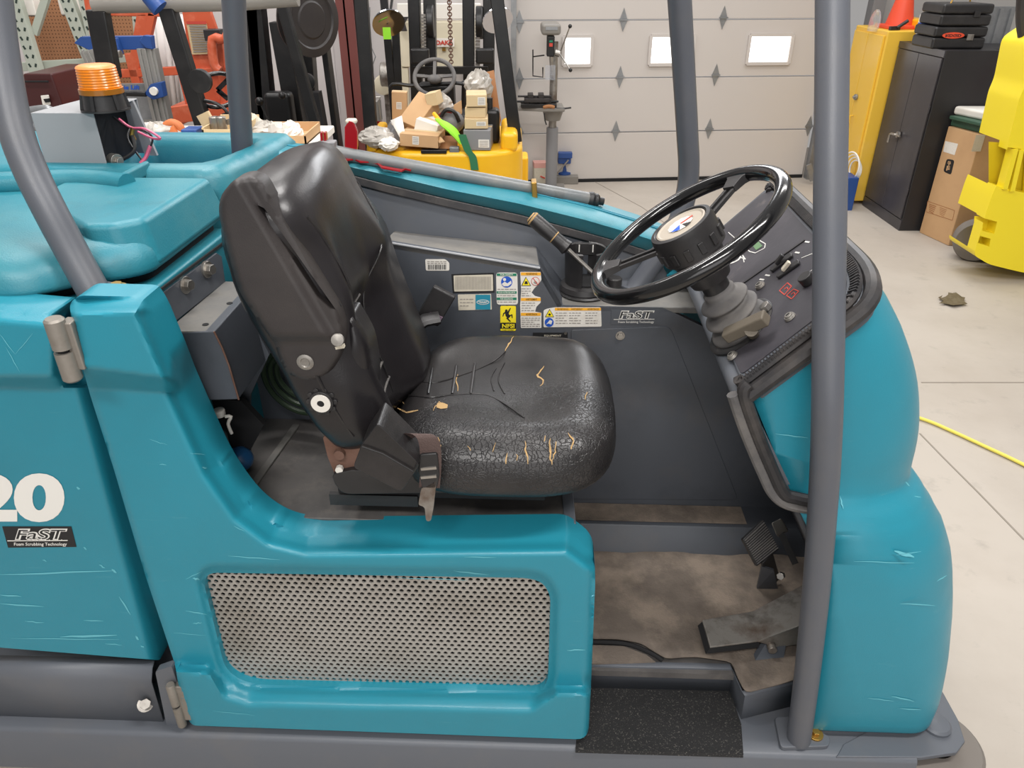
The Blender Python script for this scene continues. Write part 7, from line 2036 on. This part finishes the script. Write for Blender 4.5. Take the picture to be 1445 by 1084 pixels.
tray('open brown carton with plastic wrap between the roof post and the seat', 358, 432, 192, 3.05, .25, 'cardboard')
tray('open brown carton holding tools left of the middle roof post', 288, 345, 183, 3.0, .22, 'cardboard_light')
crumple('clear plastic wrap inside the open carton', 380, 190, 3.15, .09, .06, .05, 'plastic_bag', 'plastic_wrap', 'wrap', 11)
crumple('white plastic wrap at the right of the open carton', 412, 190, 3.16, .045, .05, .05, 'paper', 'plastic_wrap', 'wrap', 12)
crumple('yellowish plastic wrap behind the middle roof post', 352, 182, 3.2, .07, .05, .06, 'sticker_cream', 'plastic_wrap', 'wrap', 13)
crumple('clear crumpled wrap behind the pink wires', 222, 186, 3.1, .10, .06, .035, 'plastic_bag', 'plastic_wrap', 'wrap', 14)
tag(MB().bb(W(256, 193, Y=3.0), W(276, 183, Y=3.0) + V((0, .08, 0))).build('blue_tape_box', 'blue_paint', bevel=.006), 'small blue box on the bench left of the tool carton', 'box')
tag(MB().tube([W(230, 182, Y=3.1), W(242, 174, Y=3.1), W(254, 180, Y=3.1), W(255, 190, Y=3.1)], .018, 10, smooth=4).tube([W(240, 190, Y=3.08), W(250, 184, Y=3.08)], .022, 8).build('pipe_clamp', 'orange_rust', smooth=60), 'orange C-shaped clamp lying behind the pink wires', 'clamp')
for i, (x0, y0, x1, y1, mm_, lb) in enumerate(((286, 160, 300, 184, 'cardboard_light', 'cream cardboard strip standing in the tool carton'), (305, 176, 330, 170, 'steel', 'steel tool lying across the tool carton'))):
    tag(wb(x0, y0, x1, y1, 3.1, .05 if i == 0 else .02, .02, mm_, 'hand_tool'), lb, 'tool')
for k, (x, lb) in enumerate(((303, 'left steel socket in the tool carton'), (312, 'right steel socket in the tool carton'))):
    q = W(x, 172, Y=3.08); tag(MB().cyl(q + V((0, 0, -.03)), q + V((0, 0, .02)), .02, n=14).build('socket', 'steel', bevel=.003), lb, 'socket')

# ================================================================== LOOSE THINGS ON THE SCRUBBER (world space from the machine frame)
def MW(p): return RM @ (p + V((0, V0, 0)))


mb = MB(); a, b = MW(rim_pt(468, 214, .02)) + V((0, .0, 0)), MW(rim_pt(832, 281, .021)); mid = (a + b) / 2
pipe = thing('grey_pipe', 'long grey pipe with a dark threaded end lying on the teal side rim', 'pipe', mid)
MB().cyl(a, b, .0195, n=20).build('tube', 'pipe_grey', pipe, smooth=40)
d_ = (b - a).normalized(); MB().lathe(b - d_ * .005, d_, [(0, .021), (.012, .0235), (.02, .020), (.028, .021), (.034, .016), (.036, .012), (.05, .012), (.05, .006), (.046, .006), (.046, 0)], 20).build('threaded_end', 'black_plastic', pipe, smooth=30)
q = MW(rim_pt(753, 266, .018)); MB().bar(q + V((.004, 0, -.028)), q + V((0, 0, .024)), .016, .05, V((0, 1, 0))).build('pipe_clip', 'brass_bolt', pipe, bevel=.003)
q = MW(rim_pt(468, 214, .02)); MB().bb(q + V((-.03, -.02, -.02)), q + V((.015, .02, .03))).build('pipe_coupling', 'box_grey', pipe, bevel=.004)
rb_ = thing('red_bracket', 'red metal strap bracket with a cream pad standing on the teal side rim', 'bracket', MW(rim_pt(500, 228)))
rv = rim_pt(495, 228).y
MB().prism([MW(P(x, y, v=rv)) for x, y in [(488, 228), (486, 205), (486, 180), (492, 170), (499, 172), (504, 186), (504, 208), (502, 227), (497, 229)]], (0, .018, 0)).build('upright_band', 'red_gloss', rb_, bevel=.003)
MB().bb(MW(P(487, 176, v=rv)), MW(P(502, 169, v=rv)) + V((0, .03, 0))).build('pad', 'pale_foam', rb_, bevel=.006)
for x0 in (454, 459): MB().bar(MW(P(x0, 186, v=rv)), MW(P(x0 + 3, 224, v=rv)), .007, .02).build('side_arm', 'red_gloss', rb_, bevel=.001)
ft = MB(); pts = [MW(rim_pt(x, y, .012)) for x, y in [(458, 221), (470, 227), (485, 228), (500, 226), (508, 230), (522, 230), (532, 232), (538, 238), (560, 242), (567, 243), (572, 240), (580, 242)]]
ft.loft([[p, p + V((0, .02, 0)), p + V((0, .02, .004)), p + V((0, 0, .004))] for p in pts]); ft.build('foot_strip', 'red_gloss', rb_)
sd_ = thing('foam_grip_tool', 'screwdriver-like tool with a black foam grip leaning in the cup holder', 'tool', MW(P(818, 400, v=.80)))
a, b = MW(P(750, 307, v=.83)), MW(P(800, 350, v=.80)); c = MW(P(850, 398, v=.79)); d_ = (b - a).normalized()
MB().lathe(a, d_, [(0, .010), (.0, .019), (.012, .0205), (.05, .021), (.075, .0195), (.085, .018), (.13, .0195), ((b - a).length - .02, .018), ((b - a).length, .022), ((b - a).length + .006, .012)], 20).build('foam_grip', 'black_plastic', sd_, smooth=40)
MB().lathe(a, d_, [(-.004, .0), (-.004, .014), (.004, .0205), (.008, .0205), (.009, .0)], 20).build('worn_ring', 'torn_foam', sd_)
MB().lathe(a + d_ * .082, d_, [(0, .0192), (.003, .0192)], 20).build('worn_ring', 'torn_foam', sd_)
MB().cyl(b - d_ * .01, c, .0058, n=10).build('shaft', 'steel', sd_, smooth=40)
# ------------------------------------------------------------------ never more than thing > part > sub-part
def chain(o):
    c = []
    while o: c.append(o); o = o.parent
    return c


for o in list(sc.objects):
    while len(chain(o)) > 3: o.parent = o.parent.parent
